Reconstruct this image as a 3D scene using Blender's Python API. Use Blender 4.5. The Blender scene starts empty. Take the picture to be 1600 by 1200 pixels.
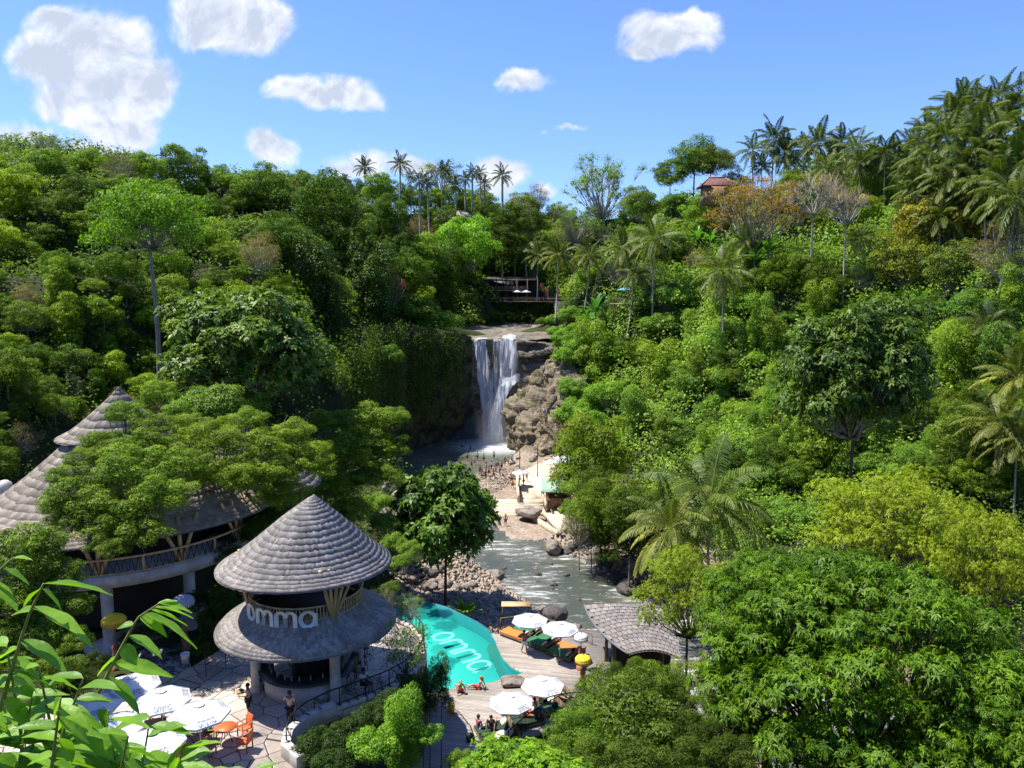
import bpy, math, random
import numpy as np
from mathutils import Vector, Matrix
PI = math.pi
sc = bpy.context.scene
# ------------------------------------------------------------------ camera
CAMZ = 20.0
TH = math.atan(145 / 1200)
cd = bpy.data.cameras.new('camera'); cam = bpy.data.objects.new('camera', cd)
sc.collection.objects.link(cam); sc.camera = cam
cam.location = (0, 0, CAMZ); cam.rotation_euler = (PI / 2 - TH, 0, 0)
cd.sensor_width = 36; cd.lens = 27; cd.clip_start = 0.1; cd.clip_end = 9000

def rdir(px, py):
    u = (px - 800) / 1200; v = (600 - py) / 1200
    return np.array([u, math.cos(TH) + v * math.sin(TH), -math.sin(TH) + v * math.cos(TH)])
def onz(px, py, z):
    d = rdir(px, py); t = (z - CAMZ) / d[2]; return np.array([d[0] * t, d[1] * t, z])
def att(px, py, t):
    d = rdir(px, py); return np.array([d[0] * t, d[1] * t, CAMZ + d[2] * t])

# ------------------------------------------------------------------ sun and sky
SUN_EL = math.radians(65)
sdx, sdy = -0.985, 0.17                       # towards the sun, on the ground
sund = Vector((sdx * math.cos(SUN_EL), sdy * math.cos(SUN_EL), math.sin(SUN_EL))).normalized()
ld = bpy.data.lights.new('sun', 'SUN'); ld.energy = 5.0; ld.angle = math.radians(0.53); ld.color = (1.0, 0.955, 0.87)
lo = bpy.data.objects.new('sun', ld); sc.collection.objects.link(lo)
lo.rotation_euler = sund.to_track_quat('Z', 'Y').to_euler()
sc.view_settings.view_transform = 'Standard'; sc.view_settings.look = 'None'
sc.view_settings.gamma = 1.0; sc.view_settings.exposure = 0.92
cy = sc.cycles
cy.max_bounces = 6; cy.diffuse_bounces = 3; cy.glossy_bounces = 2; cy.transmission_bounces = 4
cy.transparent_max_bounces = 12; cy.volume_bounces = 0; cy.caustics_reflective = False; cy.caustics_refractive = False
cy.sample_clamp_indirect = 4.0

w = bpy.data.worlds.new('World'); sc.world = w; w.use_nodes = True
class NT:
    def __init__(s, tree): s.t = tree; s.n = tree.nodes; s.l = tree.links
    def new(s, typ, **kw):
        n = s.n.new(typ)
        for k, v in kw.items(): setattr(n, k, v)
        return n
    def put(s, sock, v):
        if isinstance(v, bpy.types.NodeSocket): s.l.new(v, sock)
        elif v is not None:
            if sock.type in ('RGBA',) and len(v) == 3: v = (*v, 1)
            sock.default_value = v
    def math(s, op, a, b=None, c=None, clamp=False):
        n = s.new('ShaderNodeMath', operation=op); n.use_clamp = clamp
        s.put(n.inputs[0], a); s.put(n.inputs[1], b) if b is not None else None
        if c is not None: s.put(n.inputs[2], c)
        return n.outputs[0]
    def vmath(s, op, a, b=None, scale=None):
        n = s.new('ShaderNodeVectorMath', operation=op); s.put(n.inputs[0], a)
        if b is not None: s.put(n.inputs[1], b)
        if scale is not None: s.put(n.inputs['Scale'], scale)
        return n.outputs['Value'] if op in ('LENGTH', 'DOT_PRODUCT', 'DISTANCE') else n.outputs[0]
    def mix(s, f, a, b, blend='MIX'):
        n = s.new('ShaderNodeMix', data_type='RGBA', blend_type=blend)
        s.put(n.inputs[0], f); s.put(n.inputs[6], a); s.put(n.inputs[7], b); return n.outputs[2]
    def ramp(s, f, stops, interp='LINEAR'):
        n = s.new('ShaderNodeValToRGB'); n.color_ramp.interpolation = interp
        e = n.color_ramp.elements
        while len(e) < len(stops): e.new(0.5)
        for q, (p, c) in zip(e, stops):
            q.position = p; q.color = (*c, 1) if len(c) == 3 else c
        s.put(n.inputs[0], f); return n.outputs[0]
    def mr(s, v, a, b, c=0, d=1, smooth=True):
        n = s.new('ShaderNodeMapRange'); n.interpolation_type = 'SMOOTHSTEP' if smooth else 'LINEAR'
        s.put(n.inputs[0], v)
        for i, q in enumerate((a, b, c, d)): s.put(n.inputs[i + 1], q)
        return n.outputs[0]
    def noise(s, vec, scale, detail=3, rough=0.55, dist=0.0, out=0):
        n = s.new('ShaderNodeTexNoise')
        if vec is not None: s.put(n.inputs['Vector'], vec)
        n.inputs['Scale'].default_value = scale; n.inputs['Detail'].default_value = detail
        n.inputs['Roughness'].default_value = rough; n.inputs['Distortion'].default_value = dist
        return n.outputs[out]
    def vor(s, vec, scale, feature='F1', out='Distance', rnd=1.0):
        n = s.new('ShaderNodeTexVoronoi', feature=feature); s.put(n.inputs['Vector'], vec)
        n.inputs['Scale'].default_value = scale; n.inputs['Randomness'].default_value = rnd
        return n.outputs[out]

def build_world():
    N = NT(w.node_tree); N.n.clear()
    out = N.new('ShaderNodeOutputWorld'); bg = N.new('ShaderNodeBackground'); N.l.new(bg.outputs[0], out.inputs[0])
    sky = N.new('ShaderNodeTexSky', sky_type='NISHITA'); sky.sun_disc = False
    sky.sun_elevation = SUN_EL; sky.sun_rotation = math.atan2(sdx, sdy)
    sky.air_density = 1.0; sky.dust_density = 0.5; sky.ozone_density = 2.2; sky.altitude = 100
    tc = N.new('ShaderNodeTexCoord'); D = tc.outputs['Generated']
    sep = N.new('ShaderNodeSeparateXYZ'); N.l.new(D, sep.inputs[0])
    yy = N.math('MAXIMUM', sep.outputs[1], 0.02)
    X = N.math('DIVIDE', sep.outputs[0], yy); Z = N.math('DIVIDE', sep.outputs[2], yy)
    cmb = N.new('ShaderNodeCombineXYZ'); N.l.new(X, cmb.inputs[0]); N.l.new(Z, cmb.inputs[1]); P = cmb.outputs[0]
    wob = N.vmath('SUBTRACT', N.noise(P, 7, 5, 0.6, out=1), (0.5, 0.5, 0.5))
    Pw = N.vmath('ADD', P, N.vmath('SCALE', wob, scale=0.09))
    # cumulus puffs: pixel centre and radii, strength
    blobs = [(150, 60, 90, 55, 1), (225, 130, 65, 60, 1), (85, 100, 65, 50, 1), (150, 130, 110, 85, 1), (95, 165, 60, 40, 1), (215, 195, 50, 30, .9),
             (170, 190, 85, 40, .8), (150, 235, 130, 30, .62), (30, 215, 70, 22, .62), (90, 30, 40, 20, .9),
             (350, 10, 85, 60, 1), (400, 35, 55, 45, 1), (330, 45, 50, 28, .9), (510, 145, 75, 32, 1), (560, 165, 40, 24, .8), (470, 140, 40, 24, .8),
             (422, 240, 50, 28, .95), (560, 262, 60, 20, .75), (640, 268, 60, 20, .8), (780, 278, 60, 25, .85), (855, 303, 25, 12, .7),
             (1050, 45, 72, 36, 1), (1085, 25, 40, 26, 1), (1000, 70, 34, 20, .8), (818, 127, 38, 18, .8), (885, 197, 26, 9, .55)]
    acc = None; grad = None
    for (px, py, rx, ry, st) in blobs:
        d = rdir(px, py); c = (d[0] / d[1], d[2] / d[1], 0)
        q = N.vmath('MULTIPLY', N.vmath('SUBTRACT', Pw, c), (1200 / rx * 0.88, 1200 / ry * 0.88, 0))
        L = N.math('MULTIPLY', N.math('SUBTRACT', 1.0, N.vmath('LENGTH', q)), st)
        acc = L if acc is None else N.math('SMOOTH_MAX', acc, L, 0.15)
    n1 = N.noise(P, 14, 9, 0.6, 0.5)
    off = N.vmath('ADD', P, (-0.012, 0.022, 0))
    n2 = N.noise(off, 14, 9, 0.6, 0.5)
    n3 = N.noise(P, 5, 3, 0.5)
    dens = N.math('ADD', acc, N.math('MULTIPLY', N.math('SUBTRACT', n1, 0.5), 0.85))
    a = N.mr(dens, 0.05, 0.48)
    front = N.math('GREATER_THAN', sep.outputs[1], 0.05)
    a = N.math('MULTIPLY', N.math('MULTIPLY', a, front), 0.93)
    lit = N.math('ADD', 0.55, N.math('MULTIPLY', N.math('SUBTRACT', n1, n2), 3.0), clamp=True)
    lit = N.math('SUBTRACT', lit, N.math('MULTIPLY', N.mr(N.math('ADD', acc, N.math('MULTIPLY', n3, 0.6)), 0.4, 1.2), 0.5), clamp=True)
    ccol = N.ramp(lit, [(0.0, (3.9, 4.3, 5.0)), (0.4, (5.3, 5.6, 6.1)), (1.0, (7.5, 7.45, 7.4))])
    skc = N.mix(1.0, sky.outputs[0], (0.78, 0.97, 1.5), 'MULTIPLY')
    col = N.mix(a, skc, ccol)
    N.l.new(col, bg.inputs[0]); bg.inputs[1].default_value = 0.088
build_world()

# ------------------------------------------------------------------ helpers
COL = sc.collection
rng = np.random.default_rng(7)
def tag(o, label=None, cat=None, group=None, kind=None):
    if label: o['label'] = label
    if cat: o['category'] = cat
    if group: o['group'] = group
    if kind: o['kind'] = kind
    return o
def empty(name, loc, rz=0):
    o = bpy.data.objects.new(name, None); COL.objects.link(o); o.location = [float(q) for q in loc]; o.rotation_euler = (0, 0, rz)
    o.empty_display_size = 0.3
    return o
def thing(name, label, cat, loc, rz=0, group=None):
    return tag(empty(name, loc, rz), label, cat, group)
def link(name, me, parent=None, loc=(0, 0, 0), rz=0, scale=None):
    o = bpy.data.objects.new(name, me); COL.objects.link(o); o.location = [float(q) for q in loc]; o.rotation_euler = (0, 0, rz)
    if scale is not None: o.scale = [float(q) for q in scale]
    if parent is not None: o.parent = parent
    return o
def npmesh(name, V, F, mat, tint=None, smooth=False, uv=None):
    """V (n,3); F (m,k) array or list of index lists"""
    me = bpy.data.meshes.new(name); V = np.asarray(V, np.float32)
    me.vertices.add(len(V)); me.vertices.foreach_set('co', V.ravel())
    if isinstance(F, np.ndarray):
        m, k = F.shape; flat = F.astype(np.int32).ravel(); ls = np.arange(m, dtype=np.int32) * k
    else:
        flat = np.fromiter((i for f in F for i in f), np.int32); lens = np.array([len(f) for f in F], np.int32)
        m = len(F); ls = np.concatenate([[0], np.cumsum(lens)[:-1]]).astype(np.int32)
    me.loops.add(len(flat)); me.loops.foreach_set('vertex_index', flat)
    me.polygons.add(m); me.polygons.foreach_set('loop_start', ls)
    if smooth: me.polygons.foreach_set('use_smooth', np.ones(m, bool))
    if tint is not None:
        a = me.attributes.new('tint', 'FLOAT', 'POINT'); a.data.foreach_set('value', np.asarray(tint, np.float32))
    if mat is not None: me.materials.append(mat)
    me.update(calc_edges=True); me.validate()
    return me
def dup(root, loc, rz=None, scale=None, label=None, group=None):
    r = root.copy(); COL.objects.link(r); r.location = [float(q) for q in loc]
    if rz is not None: r.rotation_euler = (0, 0, rz)
    if scale is not None: r.scale = scale if hasattr(scale, '__len__') else (scale,) * 3
    if label: r['label'] = label
    if group: r['group'] = group
    for ch in list(root.children):
        c = ch.copy(); COL.objects.link(c); c.parent = r
        for g in list(ch.children):
            d = g.copy(); COL.objects.link(d); d.parent = c
    return r
def norm(v): return v / (np.linalg.norm(v, axis=-1, keepdims=True) + 1e-9)

class MB:
    def __init__(s): s.V = []; s.F = []
    def add(s, V, F):
        b = len(s.V); s.V.extend([tuple(float(c) for c in v) for v in V]); s.F.extend([[b + i for i in f] for f in F]); return s
    def box(s, c, d, rz=0, rx=0, ry=0):
        x, y, z = d[0] / 2, d[1] / 2, d[2] / 2
        M = Matrix.Translation(Vector([float(q) for q in c])) @ Matrix.Rotation(rz, 4, 'Z') @ Matrix.Rotation(ry, 4, 'Y') @ Matrix.Rotation(rx, 4, 'X')
        V = [M @ Vector(p) for p in ((-x, -y, -z), (x, -y, -z), (x, y, -z), (-x, y, -z), (-x, -y, z), (x, -y, z), (x, y, z), (-x, y, z))]
        return s.add(V, [(0, 3, 2, 1), (4, 5, 6, 7), (0, 1, 5, 4), (1, 2, 6, 5), (2, 3, 7, 6), (3, 0, 4, 7)])
    def tube(s, P, R, n=8, caps=True):
        P = [Vector([float(q) for q in p]) for p in P]
        if not hasattr(R, '__len__'): R = [R] * len(P)
        V = []; prev = None
        for i, p in enumerate(P):
            t = (P[min(i + 1, len(P) - 1)] - P[max(i - 1, 0)])
            t = t.normalized() if t.length > 1e-9 else Vector((0, 0, 1))
            if prev is None:
                a = Vector((0, 0, 1)) if abs(t.z) < 0.9 else Vector((1, 0, 0)); u = t.cross(a).normalized()
            else: u = (prev - t * prev.dot(t)).normalized()
            prev = u; q = t.cross(u)
            for k in range(n):
                an = 2 * PI * k / n; V.append(p + (u * math.cos(an) + q * math.sin(an)) * R[i])
        F = []
        for i in range(len(P) - 1):
            for k in range(n):
                k2 = (k + 1) % n; F.append((i * n + k, i * n + k2, (i + 1) * n + k2, (i + 1) * n + k))
        if caps: F.append(tuple(reversed(range(n)))); F.append(tuple((len(P) - 1) * n + k for k in range(n)))
        return s.add(V, F)
    def lathe(s, prof, n=32, c=(0, 0, 0), a0=0, a1=2 * PI):
        full = abs(a1 - a0 - 2 * PI) < 1e-6; m = n if full else n + 1; V = []; F = []
        for (r, z) in prof:
            for k in range(m):
                an = a0 + (a1 - a0) * k / n; V.append((c[0] + r * math.cos(an), c[1] + r * math.sin(an), c[2] + z))
        for i in range(len(prof) - 1):
            for k in range(n):
                k2 = (k + 1) % m; F.append((i * m + k, i * m + k2, (i + 1) * m + k2, (i + 1) * m + k))
        return s.add(V, F)
    def prism(s, poly, z0, z1):
        n = len(poly); a = sum(poly[i][0] * poly[(i + 1) % n][1] - poly[(i + 1) % n][0] * poly[i][1] for i in range(n))
        if a < 0: poly = list(reversed(poly))
        V = [(p[0], p[1], z0) for p in poly] + [(p[0], p[1], z1) for p in poly]
        from mathutils.geometry import tessellate_polygon
        tri = tessellate_polygon([[Vector((p[0], p[1], 0)) for p in poly]]); cap = []
        for t in tri:
            a, b, c = t; ar = (poly[b][0] - poly[a][0]) * (poly[c][1] - poly[a][1]) - (poly[c][0] - poly[a][0]) * (poly[b][1] - poly[a][1])
            t = (a, b, c) if ar > 0 else (a, c, b); cap += [tuple(n + i for i in t), tuple(reversed(t))]
        return s.add(V, cap + [(i, (i + 1) % n, n + (i + 1) % n, n + i) for i in range(n)])
    def build(s, name, mat, parent=None, loc=(0, 0, 0), rz=0, smooth=False, bevel=0):
        me = npmesh(name, s.V, s.F, mat, smooth=smooth)
        o = link(name, me, parent, loc, rz)
        if bevel:
            b = o.modifiers.new('bevel', 'BEVEL'); b.width = bevel; b.segments = 2; b.limit_method = 'ANGLE'
        return o

# value noise in numpy
def _hash(ix, iy, iz, seed):
    h = (ix * 374761393 + iy * 668265263 + iz * 2147483647 + seed * 1274126177) & 0xFFFFFFFF
    h = ((h ^ (h >> 13)) * 1274126177) & 0xFFFFFFFF
    return ((h ^ (h >> 16)) & 0xFFFF) / 65535.0
def vn(P, seed=0):
    P = np.asarray(P, float); I = np.floor(P).astype(np.int64); f = P - I; f = f * f * (3 - 2 * f); r = 0
    for dx in (0, 1):
        for dy in (0, 1):
            for dz in (0, 1):
                wt = (f[..., 0] if dx else 1 - f[..., 0]) * (f[..., 1] if dy else 1 - f[..., 1]) * (f[..., 2] if dz else 1 - f[..., 2])
                r = r + wt * _hash(I[..., 0] + dx, I[..., 1] + dy, I[..., 2] + dz, seed)
    return r * 2 - 1
def fbm(P, octv=4, seed=0, gain=0.5):
    P = np.asarray(P, float); a = 1; s = 0; t = 0
    for i in range(octv): s = s + a * vn(P * 2 ** i, seed + i); t += a; a *= gain
    return s / t

# ------------------------------------------------------------------ terrain
CTRL = np.array([
 (-25,40,-.6),(-35,45,1),(-12,36,-.8),(-20,30,-.8),(-45,40,8),(-60,40,17),(-80,40,24),(-35,60,4),(-50,65,14),(-70,80,28),(-95,100,38),(-120,80,36),
 (-24,62,-2),(-22,75,-3),(-21,88,-2),(-27,100,12),(-27,120,15),(-27,140,16),(-20,152,13),(-15,166,11),(-40,110,24),(-55,110,34),(-45,140,30),
 (-60,180,44),(-40,200,40),(-90,160,46),(-20,220,24),(-30,260,45),(-60,260,50),(0,300,46),(-120,200,48),(-35,80,8),(-50,90,22),(-75,120,38),(-30,170,26),
 (0,170,9.5),(0,200,9.5),(10,212,9.5),(-6,190,9.5),(0,232,14),(0,262,37),(40,260,44),(20,232,20),
 (14,170,9),(20,160,12),(21,140,2),(15,126,-8),(13,112,-9.5),(22,120,0),(32,120,13),(45,130,25),(55,150,37),(75,125,35),(90,140,42),(110,110,40),
 (18,100,-7),(30,95,1),(45,95,13),(65,95,23),(20,84,-9),(30,78,-4),(45,70,4),(60,70,13),(90,90,30),(24,62,-8),(35,58,-5),(50,50,2),(70,50,10),(100,50,16),
 (30,150,22),(30,180,32),(45,200,42),(80,180,48),(120,160,50),(24,200,22),
 (-12,60,-8),(-6,66,-9),(0,66,-9),(6,62,-8.5),(-6,56,-8),(0,52,-6.5),(5,48,-6),(9,46,-6),(0,42,-6),(-4,38,-6),(5,38,-6),(14,46,-7),(12,36,-6),
 (-8,28,-5),(-2,30,-6),(0,22,-2),(0,12,6),(0,3,15),(0,-10,17),(-8,20,-1),(-16,22,-1),(-20,12,5),(-40,15,8),(-40,0,16),(20,25,-1),(30,15,5),(40,30,2),(40,0,15),
 (9,140,-9),(11,148,-5),(-4,118,-10.2),(5,118,-10),(3,108,-10.2),(8,105,-9.8),(4,127,-10),(10,98,-9.8),(0,130,-10.3),(11,120,-9),(12,110,-9.6),
 (0,-60,20),(90,-20,20),(-90,-20,24)], float)
RIV = np.array([(-6,154,11),(-12.5,140,11),(-17,122,8),(-13.5,106,5.5),(-2,92,5),(4.5,81,5.2),(9,72,5),(14,63,5),(21,52,5.5),(31,40,6.5),(50,30,7),(90,15,8)], float)
def riv_d(x, y):
    best = np.full(np.shape(x), 1e9); side = np.zeros(np.shape(x)); 
    for a, b in zip(RIV[:-1], RIV[1:]):
        dx, dy = b[0] - a[0], b[1] - a[1]; L2 = dx * dx + dy * dy
        t = np.clip(((x - a[0]) * dx + (y - a[1]) * dy) / L2, 0, 1)
        hw = a[2] + (b[2] - a[2]) * t
        d = np.hypot(x - a[0] - t * dx, y - a[1] - t * dy) - hw
        s = np.sign((x - a[0]) * dy - (y - a[1]) * dx)      # + on the left-hand (west) bank... see below
        m = d < best; best = np.where(m, d, best); side = np.where(m, s, side)
    return best, side
def sstep(a, b, v):
    t = np.clip((v - a) / (b - a), 0, 1); return t * t * (3 - 2 * t)
PADS = []   # (polygon points, z) flattened places
def inpoly(x, y, poly):
    ins = np.zeros(np.shape(x), bool); n = len(poly)
    for i in range(n):
        x0, y0 = poly[i][:2]; x1, y1 = poly[(i + 1) % n][:2]
        c = ((y0 > y) != (y1 > y)) & (x < (x1 - x0) * (y - y0) / (y1 - y0 + 1e-12) + x0); ins ^= c
    return ins
def polydist(x, y, poly):
    best = np.full(np.shape(x), 1e9); n = len(poly)
    for i in range(n):
        a = poly[i]; b = poly[(i + 1) % n]; dx, dy = b[0] - a[0], b[1] - a[1]
        t = np.clip(((x - a[0]) * dx + (y - a[1]) * dy) / (dx * dx + dy * dy + 1e-9), 0, 1)
        best = np.minimum(best, np.hypot(x - a[0] - t * dx, y - a[1] - t * dy))
    return np.where(inpoly(x, y, poly), 0, best)
def H(x, y):
    x = np.asarray(x, float); y = np.asarray(y, float); num = 0; den = 0
    for c in CTRL:
        wt = 1 / ((x - c[0]) ** 2 + (y - c[1]) ** 2 + 20) ** 2; num = num + wt * c[2]; den = den + wt
    far = np.hypot(x, y)
    fw = 1e-9 * np.clip((far - 150) / 100, 0, 1); num = num + fw * 30; den = den + fw
    h = num / den
    h = h + 0.9 * fbm(np.stack([x * 0.12, y * 0.12, 0 * x], -1), 3, 5) * np.clip((far - 60) / 40, 0.15, 1)
    h = h - 14 * sstep(320, 1500, far)
    d, side = riv_d(x, y)
    west = side < 0
    bw = np.where(west & (y > 92), 3.0, np.where(y > 138, 10.0, np.where(west, 9.0, 11.0)))
    bw = np.where((~west) & (y < 100) & (y > 60), 8.0, bw)
    k = sstep(0, 1, d / bw)
    low = -11.4 - 0.8 * sstep(0, -3, d)
    low = low + 0.95 * sstep(0, 2.6, d)
    h = np.where(k < 1, low * (1 - k) + h * k, h)
    for poly, z, soft in PADS:
        dd = polydist(x, y, poly); kk = 1 - sstep(0, soft, dd); h = h * (1 - kk) + z * kk
    return h
def hit(px, py, t0=20, t1=900):
    d = rdir(px, py); ts = np.geomspace(t0, t1, 500)
    zz = CAMZ + d[2] * ts; hh = H(d[0] * ts, d[1] * ts); m = zz < hh
    if not m.any(): return None
    i = int(np.argmax(m))
    if i == 0: return None
    a, b = ts[i - 1], ts[i]
    for _ in range(12):
        c = (a + b) / 2
        if CAMZ + d[2] * c < H(d[0] * c, d[1] * c): b = c
        else: a = c
    return np.array([d[0] * b, d[1] * b, CAMZ + d[2] * b]), b
# ------------------------------------------------------------------ foliage and bark materials
def leafmat(name, ca, cb, rough=0.45, transl=0.35, tcol=None, spec=0.5, objcol=True):
    m = bpy.data.materials.new(name); m.use_nodes = True; N = NT(m.node_tree); N.n.clear()
    out = N.new('ShaderNodeOutputMaterial')
    at = N.new('ShaderNodeAttribute', attribute_name='tint')
    col = N.mix(at.outputs['Fac'], ca, cb)
    if objcol:
        oi = N.new('ShaderNodeObjectInfo'); col = N.mix(1.0, col, oi.outputs['Color'], 'MULTIPLY')
    b = N.new('ShaderNodeBsdfPrincipled'); N.put(b.inputs['Base Color'], col); b.inputs['Roughness'].default_value = rough
    b.inputs['Specular IOR Level'].default_value = spec
    t = N.new('ShaderNodeBsdfTranslucent')
    N.put(t.inputs[0], N.mix(1.0, col, tcol or (1.5, 1.7, 0.5), 'MULTIPLY'))
    mx = N.new('ShaderNodeMixShader'); mx.inputs[0].default_value = transl
    N.l.new(b.outputs[0], mx.inputs[1]); N.l.new(t.outputs[0], mx.inputs[2]); N.l.new(mx.outputs[0], out.inputs[0])
    return m
def pmat(name, col=(0.5, 0.5, 0.5), rough=0.7, spec=0.4, metal=0.0, var=0.0, vscale=3.0, bump=0.0, bscale=20, stretch=(1, 1, 1), col2=None, coords='Object', detail=4):
    m = bpy.data.materials.new(name); m.use_nodes = True; N = NT(m.node_tree); b = N.n['Principled BSDF']
    b.inputs['Roughness'].default_value = rough; b.inputs['Specular IOR Level'].default_value = spec; b.inputs['Metallic'].default_value = metal
    tc = N.new('ShaderNodeTexCoord'); P = tc.outputs[coords]
    mp = N.new('ShaderNodeMapping'); N.l.new(P, mp.inputs[0]); mp.inputs['Scale'].default_value = stretch; P = mp.outputs[0]
    if var or col2:
        c2 = col2 or tuple(max(0, c * (1 - var)) for c in col); c1 = col if col2 else tuple(min(1, c * (1 + var)) for c in col)
        f = N.mr(N.noise(P, vscale, detail, 0.6), 0.35, 0.65)
        N.put(b.inputs['Base Color'], N.mix(f, c1, c2))
    else: N.put(b.inputs['Base Color'], col)
    if bump:
        bp = N.new('ShaderNodeBump'); bp.inputs['Strength'].default_value = bump; bp.inputs['Distance'].default_value = 0.05
        N.l.new(N.noise(P, bscale, 4, 0.6), bp.inputs['Height']); N.l.new(bp.outputs[0], b.inputs['Normal'])
    return m
M = {}
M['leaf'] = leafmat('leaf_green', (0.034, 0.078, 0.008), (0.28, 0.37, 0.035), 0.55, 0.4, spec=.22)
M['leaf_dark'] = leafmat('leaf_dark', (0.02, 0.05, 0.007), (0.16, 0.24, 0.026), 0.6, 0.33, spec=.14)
M['leaf_glossy'] = leafmat('leaf_glossy', (0.022, 0.055, 0.008), (0.18, 0.26, 0.036), 0.45, 0.28, spec=0.2)
M['leaf_lime'] = leafmat('leaf_lime', (0.10, 0.15, 0.010), (0.30, 0.37, 0.03), 0.6, 0.45, tcol=(1.3, 1.4, .4), spec=.2)
M['leaf_mango'] = leafmat('leaf_mango', (0.022, 0.07, 0.003), (0.17, 0.29, 0.012), 0.5, 0.32, spec=0.2)
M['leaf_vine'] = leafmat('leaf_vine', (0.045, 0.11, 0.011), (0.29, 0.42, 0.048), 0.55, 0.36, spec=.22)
M['leaf_orange'] = leafmat('leaf_orange', (0.13, 0.18, 0.02), (0.50, 0.24, 0.045), 0.6, 0.4, tcol=(1.2, 1.1, .5), spec=.2)
M['leaf_yellow'] = leafmat('leaf_yellow', (0.07, 0.11, 0.012), (0.42, 0.36, 0.03), 0.6, 0.35, tcol=(1.2, 1.1, .5), spec=.2)
M['leaf_brown'] = leafmat('leaf_brown', (0.10, 0.10, 0.035), (0.26, 0.22, 0.10), 0.7, 0.3, tcol=(1.2, 1.1, .7), spec=.15)
M['palm'] = leafmat('palm_leaf', (0.03, 0.06, 0.009), (0.22, 0.24, 0.06), 0.5, 0.25, spec=0.22)
M['banana'] = leafmat('banana_leaf', (0.05, 0.12, 0.02), (0.11, 0.22, 0.035), 0.45, 0.35, spec=.3)
M['bark'] = pmat('bark', (0.22, 0.19, 0.15), 0.9, var=0.45, vscale=6, bump=0.5)
M['bark_dark'] = pmat('bark_dark', (0.07, 0.055, 0.042), 0.9, var=0.4, vscale=6, bump=0.5)
M['bark_pale'] = pmat('bark_pale', (0.34, 0.31, 0.26), 0.9, var=0.4, vscale=5, bump=0.5)

# ------------------------------------------------------------------ leaf clouds
def leaf_quads(C, Nn, L, asp, r, fold=0.12, T=None):
    """C centres, Nn normals, L lengths -> V (4n,3), F (n,4)"""
    n = len(C)
    if T is None:
        T = norm(np.cross(Nn, r.normal(size=(n, 3))))
    B = norm(np.cross(Nn, T)); L = np.broadcast_to(np.asarray(L, float), (n,))[:, None]; W = L * asp
    V = np.stack([C - T * L / 2, C + B * W / 2 + Nn * L * fold + T * L * 0.02, C + T * L / 2, C - B * W / 2 + Nn * L * fold + T * L * 0.02], 1).reshape(-1, 3)
    return V, np.arange(4 * n).reshape(-1, 4)
def clump_cloud(centres, radii, n, r, shell=0.35, up=0.25, squash=0.8, jit=0.55, cellsz=0.085):
    """points on the outer shells of clumps; more on top and outwards"""
    centres = np.asarray(centres, float); radii = np.asarray(radii, float); k = len(centres)
    wts = radii ** 2; idx = r.choice(k, n, p=wts / wts.sum())
    D = norm(r.normal(size=(n, 3))); flip = (D[:, 2] < -0.1) & (r.random(n) < 0.7); D[flip, 2] *= -1
    rad = radii[idx] * (1 - shell * r.random(n) ** 1.6) 
    bump = 1 + 0.22 * vn(D * 2.6 + idx[:, None] * 7.3, 3)
    C = centres[idx] + D * (rad * bump)[:, None] * np.array([1, 1, squash])
    cell = np.floor(C / cellsz).astype(np.int64); h = [_hash(cell[:, 0], cell[:, 1], cell[:, 2], 21 + q) for q in range(4)]
    sway = np.stack(h[:3], 1) * 2 - 1
    Nn = norm(D + np.array([0, 0, up]) + 1.1 * jit * sway * 1.3 + .62 * jit * r.normal(size=(n, 3)))
    C = C + sway * cellsz * .35
    tint = np.clip(0.12 + 0.4 * _hash(idx, idx * 3, idx * 7, 11) + .32 * h[3] + 0.14 * r.normal(size=n), 0, 1)
    return C, Nn, tint, idx
def crown_layout(r, k, kind):
    """clump centres and radii in a crown of unit radius centred on the origin"""
    cs = []; rs = []
    tries = 0
    while len(cs) < k and tries < 4000:
        tries += 1; d = norm(r.normal(size=3))
        if kind == 'dome':
            if d[2] < -0.7: continue
            p = d * r.uniform(0.5, 0.82) * np.array([1, 1, 0.88]); rr = r.uniform(0.2, 0.36)
        elif kind == 'flat':
            a = r.uniform(0, 2 * PI); q = math.sqrt(r.random()) * 0.85
            p = np.array([q * math.cos(a), q * math.sin(a), 0.42 * (1 - q * q) + r.uniform(-0.28, 0.05)]); rr = r.uniform(0.16, 0.3)
        elif kind == 'tall':
            p = d * r.uniform(0.4, 0.75) * np.array([0.6, 0.6, 1.35]); rr = r.uniform(0.2, 0.34)
        elif kind == 'loose':
            p = d * r.uniform(0.35, 0.95) * np.array([1, 1, 0.85]); rr = r.uniform(0.1, 0.24)
            if d[2] < -0.5: continue
        elif kind == 'mound':
            if d[2] < 0.0: continue
            p = d * r.uniform(0.4, 0.8) * np.array([1, 1, 0.7]); rr = r.uniform(0.2, 0.38)
        elif kind == 'column':
            p = np.array([d[0] * 0.45, d[1] * 0.45, r.uniform(-1.5, 1.1)]); rr = r.uniform(0.22, 0.4)
        if any(np.linalg.norm(p - c) < 0.5 * (rr + q) for c, q in zip(cs, rs)): continue
        cs.append(p * r.uniform(.88, 1.18)); rs.append(rr * r.uniform(.7, 1.2))
    return np.array(cs), np.array(rs)
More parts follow.
